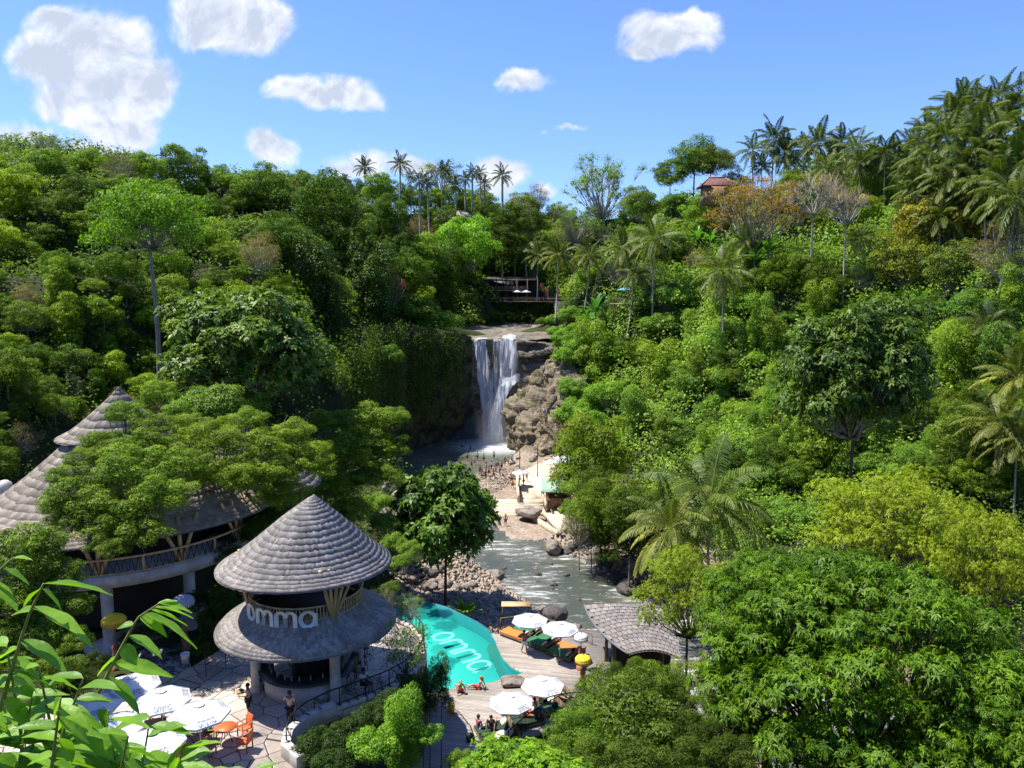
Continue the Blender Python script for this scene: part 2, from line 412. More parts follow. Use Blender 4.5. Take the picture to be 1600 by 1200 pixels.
def crown_mesh(name, mat, seed, kind='dome', k=26, n=12000, leaf=0.05, asp=0.5, shell=0.35, up=0.3, squash=0.8, jit=0.55, fold=0.12, lo=None, fill=0.12):
    r = np.random.default_rng(seed)
    cs, rs = lo if lo is not None else crown_layout(r, k, kind)
    C, Nn, tint, idx = clump_cloud(cs, rs, n, r, shell, up, squash, jit)
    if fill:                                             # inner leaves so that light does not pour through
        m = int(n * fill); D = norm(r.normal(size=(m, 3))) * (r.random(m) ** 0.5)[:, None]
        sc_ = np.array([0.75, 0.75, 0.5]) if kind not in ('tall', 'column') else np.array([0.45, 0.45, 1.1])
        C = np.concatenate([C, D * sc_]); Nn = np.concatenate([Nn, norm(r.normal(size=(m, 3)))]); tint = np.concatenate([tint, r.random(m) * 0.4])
    L = leaf * r.uniform(0.6, 1.35, len(C))
    V, F = leaf_quads(C, Nn, L, asp, r, fold)
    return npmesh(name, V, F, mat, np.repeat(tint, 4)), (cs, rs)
def rosette_mesh(name, mat, seed, kind='dome', k=40, n=900, per=9, leaf=0.09, asp=0.22, droop=0.35, lo=None, shell=0.3, squash=0.8, curl=0.5, extra=0):
    r = np.random.default_rng(seed)
    cs, rs = lo if lo is not None else crown_layout(r, k, kind)
    C, Nn, tint, idx = clump_cloud(cs, rs, n, r, shell, 0.55, squash, 0.35)
    C = np.repeat(C, per, 0); A = np.repeat(Nn, per, 0); tint = np.clip(np.repeat(tint, per) + 0.12 * r.normal(size=n * per), 0, 1)
    R = norm(np.cross(A, r.normal(size=A.shape))); T = norm(R + A * r.uniform(-0.1, 0.7, (len(A), 1)) - np.array([0, 0, 1]) * droop * r.random((len(A), 1)))
    L = leaf * r.uniform(0.65, 1.25, len(C)); Bn = norm(np.cross(T, A)); Nl = norm(np.cross(Bn, T)); Nl = np.where(Nl[:, 2:3] < 0, -Nl, Nl)
    # each leaf: two quads with a bend, drooping at the tip
    W = (L * asp)[:, None]; L = L[:, None]; Bn = norm(np.cross(Nl, T))
    p0 = C; p1 = C + T * L * 0.5; p2 = C + T * L - np.array([0, 0, 1]) * L * curl * 0.5
    V = np.stack([p0, p1 + Bn * W / 2, p2, p1 - Bn * W / 2], 1).reshape(-1, 3)
    F = np.arange(4 * len(C)).reshape(-1, 4)
    return npmesh(name, V, F, mat, np.repeat(tint, 4)), (cs, rs)
def branch_mesh(name, mat, lo, seed, base=(0, 0, -0.75), thick=0.03, sub=2, droop=0.0):
    """limbs from the fork to every clump, with a few twigs each"""
    r = np.random.default_rng(seed); mb = MB(); cs, rs = lo; base = np.array(base, float)
    for c, q in zip(cs, rs):
        mid = base + (c - base) * 0.5 + r.normal(size=3) * 0.06 + np.array([0, 0, -0.08])
        e = c * 0.97
        P = [base, base * 0.6 + mid * 0.4, mid, mid * 0.4 + e * 0.6 + r.normal(size=3) * 0.03, e]
        mb.tube(P, [thick, thick * 0.75, thick * 0.5, thick * 0.33, thick * 0.16], 5)
        for _ in range(sub):
            t = norm(r.normal(size=3)) * q * 0.8; s = mid * 0.4 + e * 0.6
            mb.tube([s, s + (c + t - s) * 0.55 + r.normal(size=3) * 0.02, c + t], [thick * 0.28, thick * 0.2, thick * 0.08], 4)
    return npmesh(name, mb.V, mb.F, mat, smooth=True)
def trunk_mesh(name, mat, seed, bend=0.06, r0=1.0, r1=0.55, n=10):
    """unit height; radius 1 at foot (scaled per tree)"""
    r = np.random.default_rng(seed); P = []; R = []; ph = r.uniform(0, 6.28, 2)
    for i in range(n):
        t = i / (n - 1); P.append((bend * 10 * (math.sin(ph[0] + t * 3) - math.sin(ph[0])), bend * 10 * (math.sin(ph[1] + t * 2.4) - math.sin(ph[1])), t))
        R.append(r0 + (r1 - r0) * t + 0.5 * math.exp(-t * 14))
    V = [(p[0] + q * math.cos(k * PI / 4), p[1] + q * math.sin(k * PI / 4), p[2]) for p, q in zip(P, R) for k in range(8)]
    F = [(i * 8 + k, i * 8 + (k + 1) % 8, i * 8 + 8 + (k + 1) % 8, i * 8 + 8 + k) for i in range(n - 1) for k in range(8)]
    return npmesh(name, V, F, mat, smooth=True)
TR = [trunk_mesh('trunk', M['bark'], 3), trunk_mesh('trunk', M['bark_dark'], 5), trunk_mesh('trunk', M['bark_pale'], 9)]

PROTO = {}
def proto(key, crown, lo=None, branches=None, trunk=0): PROTO[key] = dict(crown=crown, branches=branches, trunk=TR[trunk])
def mkprotos():
    for i in range(3):
        c, lo = crown_mesh('crown', M['leaf'], 20 + i, 'dome', 32, 13000, 0.060, 0.46); proto('broad%d' % i, c, branches=branch_mesh('branches', M['bark_pale'], lo, 90 + i, thick=.016, sub=1) if i == 1 else None, trunk=0)
    for i in range(2):
        c, lo = crown_mesh('crown', M['leaf_dark'], 30 + i, 'dome', 36, 14000, 0.054, 0.5, shell=0.3); proto('dark%d' % i, c, trunk=1)
    for i in range(2):
        c, lo = crown_mesh('crown', M['leaf'], 40 + i, 'tall', 34, 13000, 0.058, 0.5); proto('tall%d' % i, c, trunk=0)
    for i in range(3):
        c, lo = crown_mesh('crown', M['leaf_vine'], 50 + i, 'mound', 22, 11000, 0.052, 0.7, shell=0.25, up=0.5, jit=0.45); proto('mound%d' % i, c, trunk=1)
    for i in range(2):
        c, lo = crown_mesh('crown', M['leaf_vine'], 60 + i, 'column', 30, 15000, 0.055, 0.7, shell=0.25, jit=0.45, squash=1.5); proto('column%d' % i, c, trunk=1)
    r = np.random.default_rng(70); lo = crown_layout(r, 60, 'loose')
    c, _ = crown_mesh('crown', M['leaf'], 71, n=7500, leaf=0.036, asp=0.6, lo=lo, shell=0.9, fill=0); proto('airy', c, branches=branch_mesh('branches', M['bark_pale'], lo, 72, thick=0.02, sub=4), trunk=2)
    r = np.random.default_rng(73); lo = crown_layout(r, 60, 'flat'); lo = (lo[0] * np.array([1, 1, 1.35]) + np.array([0, 0, -.08]), lo[1] * 1.15)
    c, _ = crown_mesh('crown', M['leaf'], 74, n=20000, leaf=0.045, asp=0.5, lo=lo, shell=0.5, squash=0.6, fill=0); proto('umbrella', c, branches=branch_mesh('branches', M['bark'], lo, 75, base=(0, 0, -.36), thick=0.011), trunk=0); PROTO['umbrella']['bz'] = .36
    c, _ = crown_mesh('crown', M['leaf_orange'], 76, n=8000, leaf=0.036, asp=0.55, lo=lo, shell=0.7, squash=0.5, fill=0); proto('orange', c, branches=branch_mesh('branches', M['bark'], lo, 75, thick=0.02, sub=4), trunk=0)
    r = np.random.default_rng(771); lo = crown_layout(r, 26, 'flat'); lo = (lo[0] * np.array([1, 1, 1.3]), lo[1] * 1.2)
    c, _ = crown_mesh('crown', M['leaf_orange'], 77, n=2600, leaf=0.032, asp=0.5, lo=lo, shell=0.8, squash=0.5, fill=0); proto('bare', c, branches=branch_mesh('branches', M['bark_pale'], lo, 78, base=(0, 0, -.55), thick=0.026, sub=14), trunk=2); PROTO['bare']['bz'] = .55
    r = np.random.default_rng(79); lo = crown_layout(r, 40, 'dome')
    c, _ = crown_mesh('crown', M['leaf_yellow'], 80, n=11000, leaf=0.058, asp=0.65, lo=lo, shell=0.5, fill=0.1); proto('yellow', c, branches=branch_mesh('branches', M['bark'], lo, 81), trunk=0)
    c, _ = crown_mesh('crown', M['leaf_brown'], 82, n=13000, leaf=0.028, asp=0.5, lo=lo, shell=0.7, fill=0.1); proto('brown', c, branches=branch_mesh('branches', M['bark_pale'], lo, 81), trunk=2)
    c, _ = crown_mesh('crown', M['leaf_glossy'], 84, kind='dome', k=34, n=6500, leaf=0.085, asp=0.5, shell=0.5); proto('bigleaf', c, trunk=1)
mkprotos()

# ------------------------------------------------------------------ palms
def palm_crown(name, seed, fronds=24, lets=30, elev=(82, -38), droop=0.6, wind=(0, 0), lw=0.017, dead=0.12):
    r = np.random.default_rng(seed); V = []; F = []; T = []
    def quad(a, b, c, d, t):
        i = len(V); V.extend([a, b, c, d]); F.append([i, i + 1, i + 2, i + 3]); T.extend([t] * 4)
    for f in range(fronds):
        q = (f + 0.5) / fronds; az = f * 2.39996 + r.uniform(-0.2, 0.2)
        el = math.radians(elev[0] + (elev[1] - elev[0]) * q ** 0.9 + r.uniform(-7, 7)); Lf = r.uniform(0.85, 1.1)
        d = np.array([math.cos(az) * math.cos(el), math.sin(az) * math.cos(el), math.sin(el)]); p = np.zeros(3); pts = [p]; n = 12
        wv = np.array([wind[0], wind[1], 0])
        for i in range(n):
            s = (i + 1) / n; d = norm(d + np.array([0, 0, -1]) * droop * 0.16 * (0.35 + s) + wv * 0.09 * s); p = p + d * Lf / n; pts.append(p)
        pts = np.array(pts); base_t = np.clip(0.25 + 0.75 * q * 0.6 + r.uniform(-0.15, 0.15), 0, 1)
        if r.random() < dead and q > 0.6: base_t = 1.0
        twist = r.uniform(-0.35, 0.35)
        # rachis
        for i in range(n):
            a, b = pts[i], pts[i + 1]; sd = norm(np.cross(b - a, [0, 0, 1.0])) * (0.010 * (1 - i / n) + 0.003)
            quad(a - sd, a + sd, b + sd, b - sd, min(1, base_t + 0.3))
        for j in range(lets):
            s = 0.12 + 0.88 * (j + 0.5) / lets; x = s * n; i = min(int(x), n - 1); a = pts[i] + (pts[i + 1] - pts[i]) * (x - i)
            tg = norm(pts[i + 1] - pts[i]); side0 = norm(np.cross(tg, [0, 0, 1.0])); upv = np.cross(side0, tg)
            ll = 0.235 * math.sin(PI * (0.12 + 0.84 * s)) ** 0.7 * Lf
            for sg in (-1, 1):
                sd = side0 * math.cos(twist) * sg + upv * (math.sin(twist) * sg)
                dirn = norm(sd * 0.75 + tg * 0.75 + upv * 0.12 + r.normal(size=3) * 0.07)
                m = a + dirn * ll * 0.5; e = a + norm(dirn + np.array([0, 0, -0.75 * droop])) * ll * 0.98
                e[2] = min(e[2], m[2]) if s > .5 else e[2]
                wdt = tg * lw * (1.0 if s > .2 else .7)
                quad(a - wdt * .5, m - wdt, e, m + wdt, np.clip(base_t + r.uniform(-.12, .12), 0, 1))
    return npmesh(name, np.array(V), np.array(F, np.int32), M['palm'], np.array(T))
def palm_trunk(name, seed, lean=0.1, mat=None):
    r = np.random.default_rng(seed); az = r.uniform(0, 6.28); P = []; R = []
    for i in range(12):
        t = i / 11; k = lean * math.sin(t * 1.5); P.append((math.cos(az) * k, math.sin(az) * k, t)); R.append(0.012 * (1 - .35 * t) + 0.012 * math.exp(-t * 25) + (0.0012 if i % 2 else 0))
    off = P[-1]; P = [(p[0] - off[0], p[1] - off[1], p[2]) for p in P]     # the top stays under the crown
    mb = MB(); mb.tube(P, R, 7); return npmesh(name, mb.V, mb.F, mat or M['bark_pale'], smooth=True)
def banana_crown(name, seed, n=11, wide=0.26, mat=None):
    r = np.random.default_rng(seed); V = []; F = []; T = []
    for f in range(n):
        az = f * 2.4 + r.uniform(-.3, .3); el = math.radians(78 - 60 * f / n + r.uniform(-8, 8)); d = np.array([math.cos(az) * math.cos(el), math.sin(az) * math.cos(el), math.sin(el)])
        p = np.zeros(3); S = 9; L = r.uniform(.8, 1.1); row = []
        for i in range(S + 1):
            s = i / S; tg = norm(d); sd = norm(np.cross(tg, [0, 0, 1.])); up = np.cross(sd, tg)
            wd = wide * L * .5 * max(0.02, math.sin(PI * min(1, max(0, (s - .15) / .87))) ** .6) if s > .15 else .012
            row.append((p - sd * wd + up * wd * .35, p.copy(), p + sd * wd + up * wd * .35)); d = norm(d + np.array([0, 0, -1]) * .13 * (s + .3)); p = p + d * L / S
        b = len(V); t = np.clip(.4 + .4 * r.normal(), 0, 1)
        for q in row: V.extend(q); T.extend([t, min(1, t + .35), t])
        for i in range(S):
            a = b + 3 * i; F.append([a, a + 1, a + 4, a + 3]); F.append([a + 1, a + 2, a + 5, a + 4])
    return npmesh(name, np.array(V), np.array(F, np.int32), mat or M['banana'], np.array(T))
PALMC = [palm_crown('crown', 1, 28, 34, lw=.018), palm_crown('crown', 2, 22, 34, (85, -48), .75, lw=.018), palm_crown('crown', 3, 24, 34, (80, -55), .65, (0.3, 0), lw=.018), palm_crown('crown', 4, 20, 34, (85, -30), .8, (-.3, .2), lw=.018), palm_crown('crown', 5, 26, 56, (80, -40), .8, lw=.0105)]
PALMT = [palm_trunk('trunk', 1, .04), palm_trunk('trunk', 2, .12), palm_trunk('trunk', 3, .2)]
BANC = [banana_crown('crown', 1), banana_crown('crown', 2, 13, .22)]

# ------------------------------------------------------------------ planting
USED = {}
LAND = [(775, 600, 'the waterfall'), (230, 345, 'the flat-topped tree'), (390, 520, 'the big-leafed tree'), (480, 850, 'the bar pavilion'), (180, 720, 'the thatched pavilion'),
        (725, 370, 'the bright domed tree'), (940, 290, 'the airy pale tree'), (1085, 240, 'the temple roof'), (1170, 320, 'the orange tree'), (1450, 370, 'the yellowing tree'),
        (1340, 590, 'the dark tree'), (1090, 780, 'the river palms'), (1400, 800, 'the lime green tree'), (1300, 1000, 'the mango tree'), (1520, 220, 'the palm grove'),
        (870, 460, 'the restaurant deck'), (850, 770, 'the green-roofed kiosk'), (640, 270, 'the skyline palms'), (60, 240, 'the west skyline'), (690, 800, 'the pool tree'),
        (740, 1000, 'the turquoise pool'), (960, 985, 'the thatched deck hut'), (60, 900, 'the foreground branch'), (1290, 300, 'the bare pale tree'), (620, 1110, 'the creeper stump')]
def where(px, py):
    best = min(LAND, key=lambda l: math.hypot(px - l[0], py - l[1])); dx, dy = px - best[0], py - best[1]; d = math.hypot(dx, dy)
    far = 'just ' if d < 75 else ('' if d < 150 else 'well ')
    ang = math.degrees(math.atan2(-dy, dx)) % 360
    k = ['right of', 'up right of', 'above', 'up left of', 'left of', 'down left of', 'below', 'down right of'][int(((ang + 22.5) % 360) // 45)]
    return far + k + ' ' + best[2]
def proj(p):
    x, y, z = p[0], p[1], p[2] - CAMZ; c, s = math.cos(TH), math.sin(TH)
    t = y * c - z * s; v = (y * s + z * c) / t; return 800 + 1200 * x / t, 600 - 1200 * v, t
KW = {'broad': 'bushy broadleaf tree', 'dark': 'dark dense tree', 'tall': 'tall narrow-crowned tree', 'mound': 'rounded leafy shrub', 'column': 'creeper-draped tree', 'airy': 'thin airy tree', 'bigleaf': 'large-leafed tree',
      'brown': 'brownish fine-leafed tree', 'yellow': 'yellowing tree', 'orange': 'orange-leafed tree', 'bare': 'nearly bare tree', 'umbrella': 'flat-topped tree', 'palm': 'coconut palm', 'banana': 'banana plant', 'pinnate': 'feathery tree'}
def uniq(label, group):
    USED.setdefault(label, []).append(group); return label
def tintw(t):
    lum = 0.3 * t[0] + 0.6 * t[1] + 0.1 * t[2]
    return 'yellowish ' if t[0] > t[1] * 1.25 else ('pale ' if lum > 1.25 else ('deep green ' if lum < 0.75 else ''))
def tree(kind, c, R, base_z=None, tint=(1, 1, 1), label=None, group=None, name=None, trunk_r=None, sz=1.0, rz=None, cat=None, mat=None):
    """c = crown centre in the world, R = crown radius in metres"""
    p = PROTO[kind]; kk = kind.rstrip('0123456789')
    bz = float(H(c[0], c[1])) - 0.3 if base_z is None else base_z
    hc = max(c[2] - bz, R * 0.35)
    shrub = kk == 'mound'
    nm = name or ('shrub' if shrub else ('creeper_tree' if kk == 'column' else kk.replace('broad', 'broadleaf').replace('dark', 'dense').replace('bigleaf', 'large_leaf') + '_tree'))
    px, py, t = proj((c[0], c[1], bz + hc))
    lab = label or (tintw(tint) + KW[kk] + ' ' + where(px, py)); g = group or ('hillside shrubs and bushes' if shrub else 'wild trees on the gorge slopes')
    if p.get('inner'): pass
    root = thing(nm, uniq(lab, g), cat or ('shrub' if shrub else 'tree'), (c[0], c[1], bz), rng.uniform(0, 6.28) if rz is None else rz, g)
    o = link('crown', p['crown'], root, (0, 0, hc), 0, (R, R, R * sz)); o.color = (*tint, 1)
    if p.get('inner'): o2 = link('inner_foliage', p['inner'], root, (0, 0, hc), 0, (R * .93, R * .93, R * sz * .9)); o2.color = (*tint, 1)
    if p['branches']: link('branches', p['branches'], root, (0, 0, hc), 0, (R, R, R * sz))
    tr = trunk_r or R * 0.035; th = hc - (p.get('bz', .7) * R * sz if p['branches'] else 0.1 * R)
    if th > 0.4: link('trunk' if not shrub else 'stem', p['trunk'], root, (0, 0, 0), 0, (tr, tr, th))
    return root
def ptree(kind, px, py, rpx, t, **k):
    """crown centre at a picture point, at distance t"""
    if k.pop('fix', False): pass
    elif 'base_z' not in k:                                # slide along the line of sight until the crown sits well on the slope
        ts = np.linspace(.62 * t, 1.6 * t, 90); d = rdir(px, py); hs = H(d[0] * ts, d[1] * ts); gap = CAMZ + d[2] * ts - hs - 1.0 * rpx / 1200 * ts
        sc_ = np.abs(gap) + .05 * np.abs(ts - t); t = float(ts[int(np.argmin(sc_))])
    c = att(px, py, t); return tree(kind, c, rpx / 1200 * t, **k)
def cover(px, py, q, kind=None, tint=(1, 1, 1), sz=1.0, **k):
    """a bush growing where the line of sight meets the ground"""
    h = hit(px, py + q * .4)
    if h is None: return
    p, t = h; R = q / 1200 * t; return tree(kind or 'mound%d' % rng.integers(3), (p[0], p[1], p[2] + R * .3), R, tint=tint, sz=sz, **k)
def multi_tree(px, py, t, crowns, label, name='leafy_tree', kinds=('broad0', 'broad1', 'broad2'), tint=(1, 1, 1), r0=.3, base_z=0, sz=.75, bark='bark', fork=.45):
    """one tree whose limbs carry several crowns; crowns = (px, py, radius px, distance)"""
    f = onz(px, py, base_z); root = thing(name, label, 'tree', f, 0, 'trees around the pavilions'); mb = MB(); cs = [(att(a, b, d) - f, q / 1200 * d) for a, b, q, d in crowns]
    top = np.mean([c for c, _ in cs], 0) * fork; top[0] *= .6; top[1] *= .6
    mb.tube([(0, 0, -.3), top * .5 + [.15, 0, 0], top], [r0 * 1.3, r0, r0 * .85], 9)
    for c, R in cs:
        m1 = top + (c - top) * .5 + [0, 0, -.12 * R]; mb.tube([top, m1, c + [0, 0, -.1 * R]], [r0 * .7, r0 * .42, r0 * .2], 7)
        for _ in range(7): e = c + norm(rng.normal(size=3)) * R * .75; mb.tube([m1, (m1 + e) / 2 + [0, 0, .1 * R], e], [r0 * .25, r0 * .14, r0 * .05], 5)
    mb.build('trunk', M[bark], root, smooth=True)
    for i, (c, R) in enumerate(cs):
        o = link('crown', PROTO[kinds[i % len(kinds)]]['crown'], root, c, rng.uniform(0, 6.28), (R, R, R * sz)); j = rng.uniform(.9, 1.1); o.color = (tint[0] * j, tint[1] * j, tint[2] * j, 1)
    return root
def relabel():
    """things whose labels came out alike are told apart by their order from left to right"""
    by = {}
    for o in COL.objects:
        if o.parent is None and o.get('label'): by.setdefault(o['label'], []).append(o)
    W = ['', 'first', 'second', 'third', 'fourth', 'fifth', 'sixth', 'seventh', 'eighth', 'ninth', 'tenth']; NW = ['', 'one', 'two', 'three', 'four', 'five', 'six', 'seven', 'eight', 'nine', 'ten']
    for lab, os_ in by.items():
        if len(os_) < 2 or len(os_) > 10 or os_[0].get('keep_label'): continue
        os_.sort(key=lambda o: proj(o.location)[0]); n = len(os_)
        for i, o in enumerate(os_):
            o['label'] = lab + ', ' + ('leftmost' if i == 0 else 'rightmost' if i == n - 1 else W[i + 1] + ' from left')
def palm(c, L, ci=None, ti=None, tint=(1, 1, 1), label=None, group='coconut palms', th=None, rz=None):
    bz = float(H(c[0], c[1])) - 0.3; hc = max(c[2] - bz, L * .5); px, py, t = proj((c[0], c[1], bz + hc))
    root = thing('coconut_palm', uniq(label or (tintw(tint) + 'coconut palm ' + where(px, py)), group), 'palm tree', (c[0], c[1], bz), rng.uniform(0, 6.28) if rz is None else rz, group)
    o = link('crown', PALMC[rng.integers(4) if ci is None else ci], root, (0, 0, hc), 0, (L, L, L)); o.color = (*tint, 1)
    link('trunk', PALMT[rng.integers(3) if ti is None else ti], root, (0, 0, 0), 0, (hc * (th or 1), hc * (th or 1), hc)); return root
def ppalm(px, py, rpx, t, slide=None, **k):
    if slide:
        ts = np.linspace(.6 * t, 1.5 * t, 90); d = rdir(px, py); hs = H(d[0] * ts, d[1] * ts); gap = CAMZ + d[2] * ts - hs - slide * rpx / 1200 * ts
        t = float(ts[int(np.argmin(np.abs(gap) + .04 * np.abs(ts - t)))])
    return palm(att(px, py, t), rpx / 1200 * t, **k)
def banana(c, L, tint=(1, 1, 1), label=None, group='banana plants', stem=0.5):
    px, py, t = proj(c)
    root = thing('banana_plant', uniq(label or ('banana plant with broad leaves ' + where(px, py)), group), 'banana plant', c, rng.uniform(0, 6.28), group)
    o = link('leaves', BANC[rng.integers(2)], root, (0, 0, L * stem), 0, (L, L, L)); o.color = (*tint, 1)
    if stem > .1: link('stem', TR[0], root, (0, 0, 0), 0, (L * .05, L * .05, L * stem))
    return root
# ------------------------------------------------------------------ ground, river, cliffs
PATIO = [onz(px, py, 0)[:2] for px, py in ((612,966),(645,980),(663,1000),(667,1020),(657,1046),(632,1068),(600,1085),(560,1100),(520,1115),(480,1134),(452,1158),(447,1180),(470,1200),(485,1230),(480,1300),(-150,1300),(-150,1180),(60,1120),(170,1075),(235,1052),(300,1042),(352,1010),(380,975),(420,950),(560,945))]
GARDEN = [onz(px, py, 0)[:2] for px, py in ((380,975),(352,1010),(300,1042),(170,1075),(60,1120),(-150,1180),(-150,900),(60,880),(200,850),(330,860),(400,930))]
POOLZ = -5.1
DECKZ = -5.0
POOL = [onz(px, py, POOLZ)[:2] for px, py in ((600,925),(622,931),(650,936),(700,950),(745,972),(775,992),(780,1005),(782,1018),(788,1030),(800,1040),(822,1050),(815,1056),(795,1060),(760,1070),(740,1074),(715,1078),(690,1080),(660,1060),(640,1010),(600,960))]
DECK = [onz(px, py, DECKZ)[:2] for px, py in ((768,990),(840,975),(930,985),(960,1010),(990,1060),(975,1100),(900,1120),(830,1150),(790,1180),(780,1260),(560,1260),(600,1150),(660,1085),(690,1078),(740,1072),(800,1058),(820,1050),(800,1042),(786,1028),(778,1012),(774,1000))]
PADS += [([tuple(onz(x, y, -10.5)[:2]) for x, y in ((762, 776), (806, 752), (852, 764), (874, 800), (864, 835), (800, 838), (762, 806))], -10.9, 2.0), ([tuple(p) for p in GARDEN], -0.35, 4.0), ([tuple(p) for p in PATIO], -0.5, 3.0), ([tuple(p) for p in POOL], -7.2, 2.0), ([tuple(p) for p in DECK], -5.8, 2.0)]
def ground_mat():
    m = bpy.data.materials.new('ground'); m.use_nodes = True; N = NT(m.node_tree); b = N.n['Principled BSDF']; b.inputs['Roughness'].default_value = 0.95; b.inputs['Specular IOR Level'].default_value = 0.15
    g = N.new('ShaderNodeNewGeometry'); P = g.outputs['Position']; s = N.new('ShaderNodeSeparateXYZ'); N.l.new(P, s.inputs[0])
    n1 = N.noise(P, 0.25, 5, 0.6); n2 = N.noise(P, 3.0, 5, 0.65)
    green = N.ramp(n1, [(0.3, (0.012, 0.018, 0.006)), (0.5, (0.026, 0.036, 0.011)), (0.72, (0.06, 0.058, 0.025))])
    vc = N.vor(P, 1.6, out='Color'); vs = N.new('ShaderNodeSeparateColor'); N.l.new(vc, vs.inputs[0])
    gravel = N.mix(vs.outputs[0], (0.22, 0.17, 0.125), (0.42, 0.33, 0.25))
    gravel = N.mix(N.mr(n2, 0.3, 0.7), gravel, (0.21, 0.165, 0.125))
    f = N.mr(N.math('ADD', s.outputs[2], N.math('MULTIPLY', n2, 2.0)), -8.6, -6.4)
    col = N.mix(f, gravel, green)
    N.put(b.inputs['Base Color'], col)
    bp = N.new('ShaderNodeBump'); bp.inputs['Strength'].default_value = 0.7; bp.inputs['Distance'].default_value = 0.25
    N.l.new(N.vor(P, 1.6), bp.inputs['Height']); N.l.new(bp.outputs[0], b.inputs['Normal']); return m
def rock_mat(name, ca, cb, cc, scale=0.5, strat=1.0, bump=0.8, moss=0.0):
    m = bpy.data.materials.new(name); m.use_nodes = True; N = NT(m.node_tree); b = N.n['Principled BSDF']; b.inputs['Roughness'].default_value = 0.88; b.inputs['Specular IOR Level'].default_value = 0.3
    g = N.new('ShaderNodeNewGeometry'); P = g.outputs['Position']
    mp = N.new('ShaderNodeMapping'); N.l.new(P, mp.inputs[0]); mp.inputs['Scale'].default_value = (1, 1, 1 + 3 * strat)
    n1 = N.noise(mp.outputs[0], scale, 6, 0.65, 0.4); n2 = N.noise(P, scale * 6, 5, 0.7)
    col = N.ramp(n1, [(0.3, ca), (0.5, cb), (0.7, cc)]); col = N.mix(N.math('MULTIPLY', N.mr(n2, 0.45, 0.7), 0.7), col, ca)
    if moss:
        sn = N.new('ShaderNodeSeparateXYZ'); N.l.new(g.outputs['Normal'], sn.inputs[0])
        col = N.mix(N.math('MULTIPLY', N.mr(N.noise(P, scale * 2.2, 4, 0.6), 0.42, 0.6), moss), col, (0.10, 0.11, 0.03))
    N.put(b.inputs['Base Color'], col)
    bp = N.new('ShaderNodeBump'); bp.inputs['Strength'].default_value = bump; bp.inputs['Distance'].default_value = 0.3
    N.l.new(N.math('ADD', n1, N.math('MULTIPLY', n2, 0.5)), bp.inputs['Height']); N.l.new(bp.outputs[0], b.inputs['Normal']); return m
M['ground'] = ground_mat()
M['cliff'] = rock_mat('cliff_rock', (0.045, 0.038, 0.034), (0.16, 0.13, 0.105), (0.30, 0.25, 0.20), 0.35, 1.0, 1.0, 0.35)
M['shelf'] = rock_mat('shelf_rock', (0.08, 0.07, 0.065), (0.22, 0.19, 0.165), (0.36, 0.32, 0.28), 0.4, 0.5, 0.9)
M['cliff_shaded'] = rock_mat('shaded_cliff', (0.008, 0.010, 0.009), (0.018, 0.020, 0.016), (0.035, 0.036, 0.028), 0.25, 0.3, 1.0, 0.6)  # near-black rock: the shadow on the west wall is put into its colour
M['tan_rock'] = rock_mat('tan_rock', (0.085, 0.065, 0.05), (0.22, 0.17, 0.125), (0.36, 0.285, 0.215), 0.55, 1.4, 1.0, 0.6)
M['boulder'] = rock_mat('boulder', (0.10, 0.085, 0.07), (0.24, 0.20, 0.165), (0.36, 0.31, 0.26), 1.1, 0.0, 0.7)
M['boulder_dark'] = rock_mat('boulder_dark', (0.035, 0.032, 0.03), (0.09, 0.08, 0.07), (0.16, 0.145, 0.13), 1.1, 0.0, 0.7)

def make_ground():
    def axis(segs):
        out = []
        for a, b, n in segs: out += list(np.linspace(a, b, n, endpoint=False))
        return np.array(out + [segs[-1][1]])
    xs = np.concatenate([-np.geomspace(3500, 130, 16)[:-1], np.linspace(-130, -35, 48, endpoint=False), np.linspace(-35, 35, 88, endpoint=False), np.linspace(35, 130, 48), np.geomspace(130, 3500, 16)[1:]])
    ys = np.concatenate([np.array([-300, -100, -40]), np.linspace(-20, 20, 20, endpoint=False), np.linspace(20, 175, 190, endpoint=False), np.linspace(175, 330, 80), np.geomspace(330, 4500, 16)[1:]])
    X, Y = np.meshgrid(xs, ys); Z = H(X, Y); V = np.stack([X, Y, Z], -1).reshape(-1, 3)
    nx, ny = len(xs), len(ys); i = np.arange((ny - 1) * (nx - 1)); a = (i // (nx - 1)) * nx + i % (nx - 1)
    F = np.stack([a, a + 1, a + nx + 1, a + nx], 1)
    o = link('ground', npmesh('ground', V, F, M['ground'], smooth=True)); tag(o, 'steep overgrown sides and stony bed of the gorge', None, None, 'structure')
make_ground()

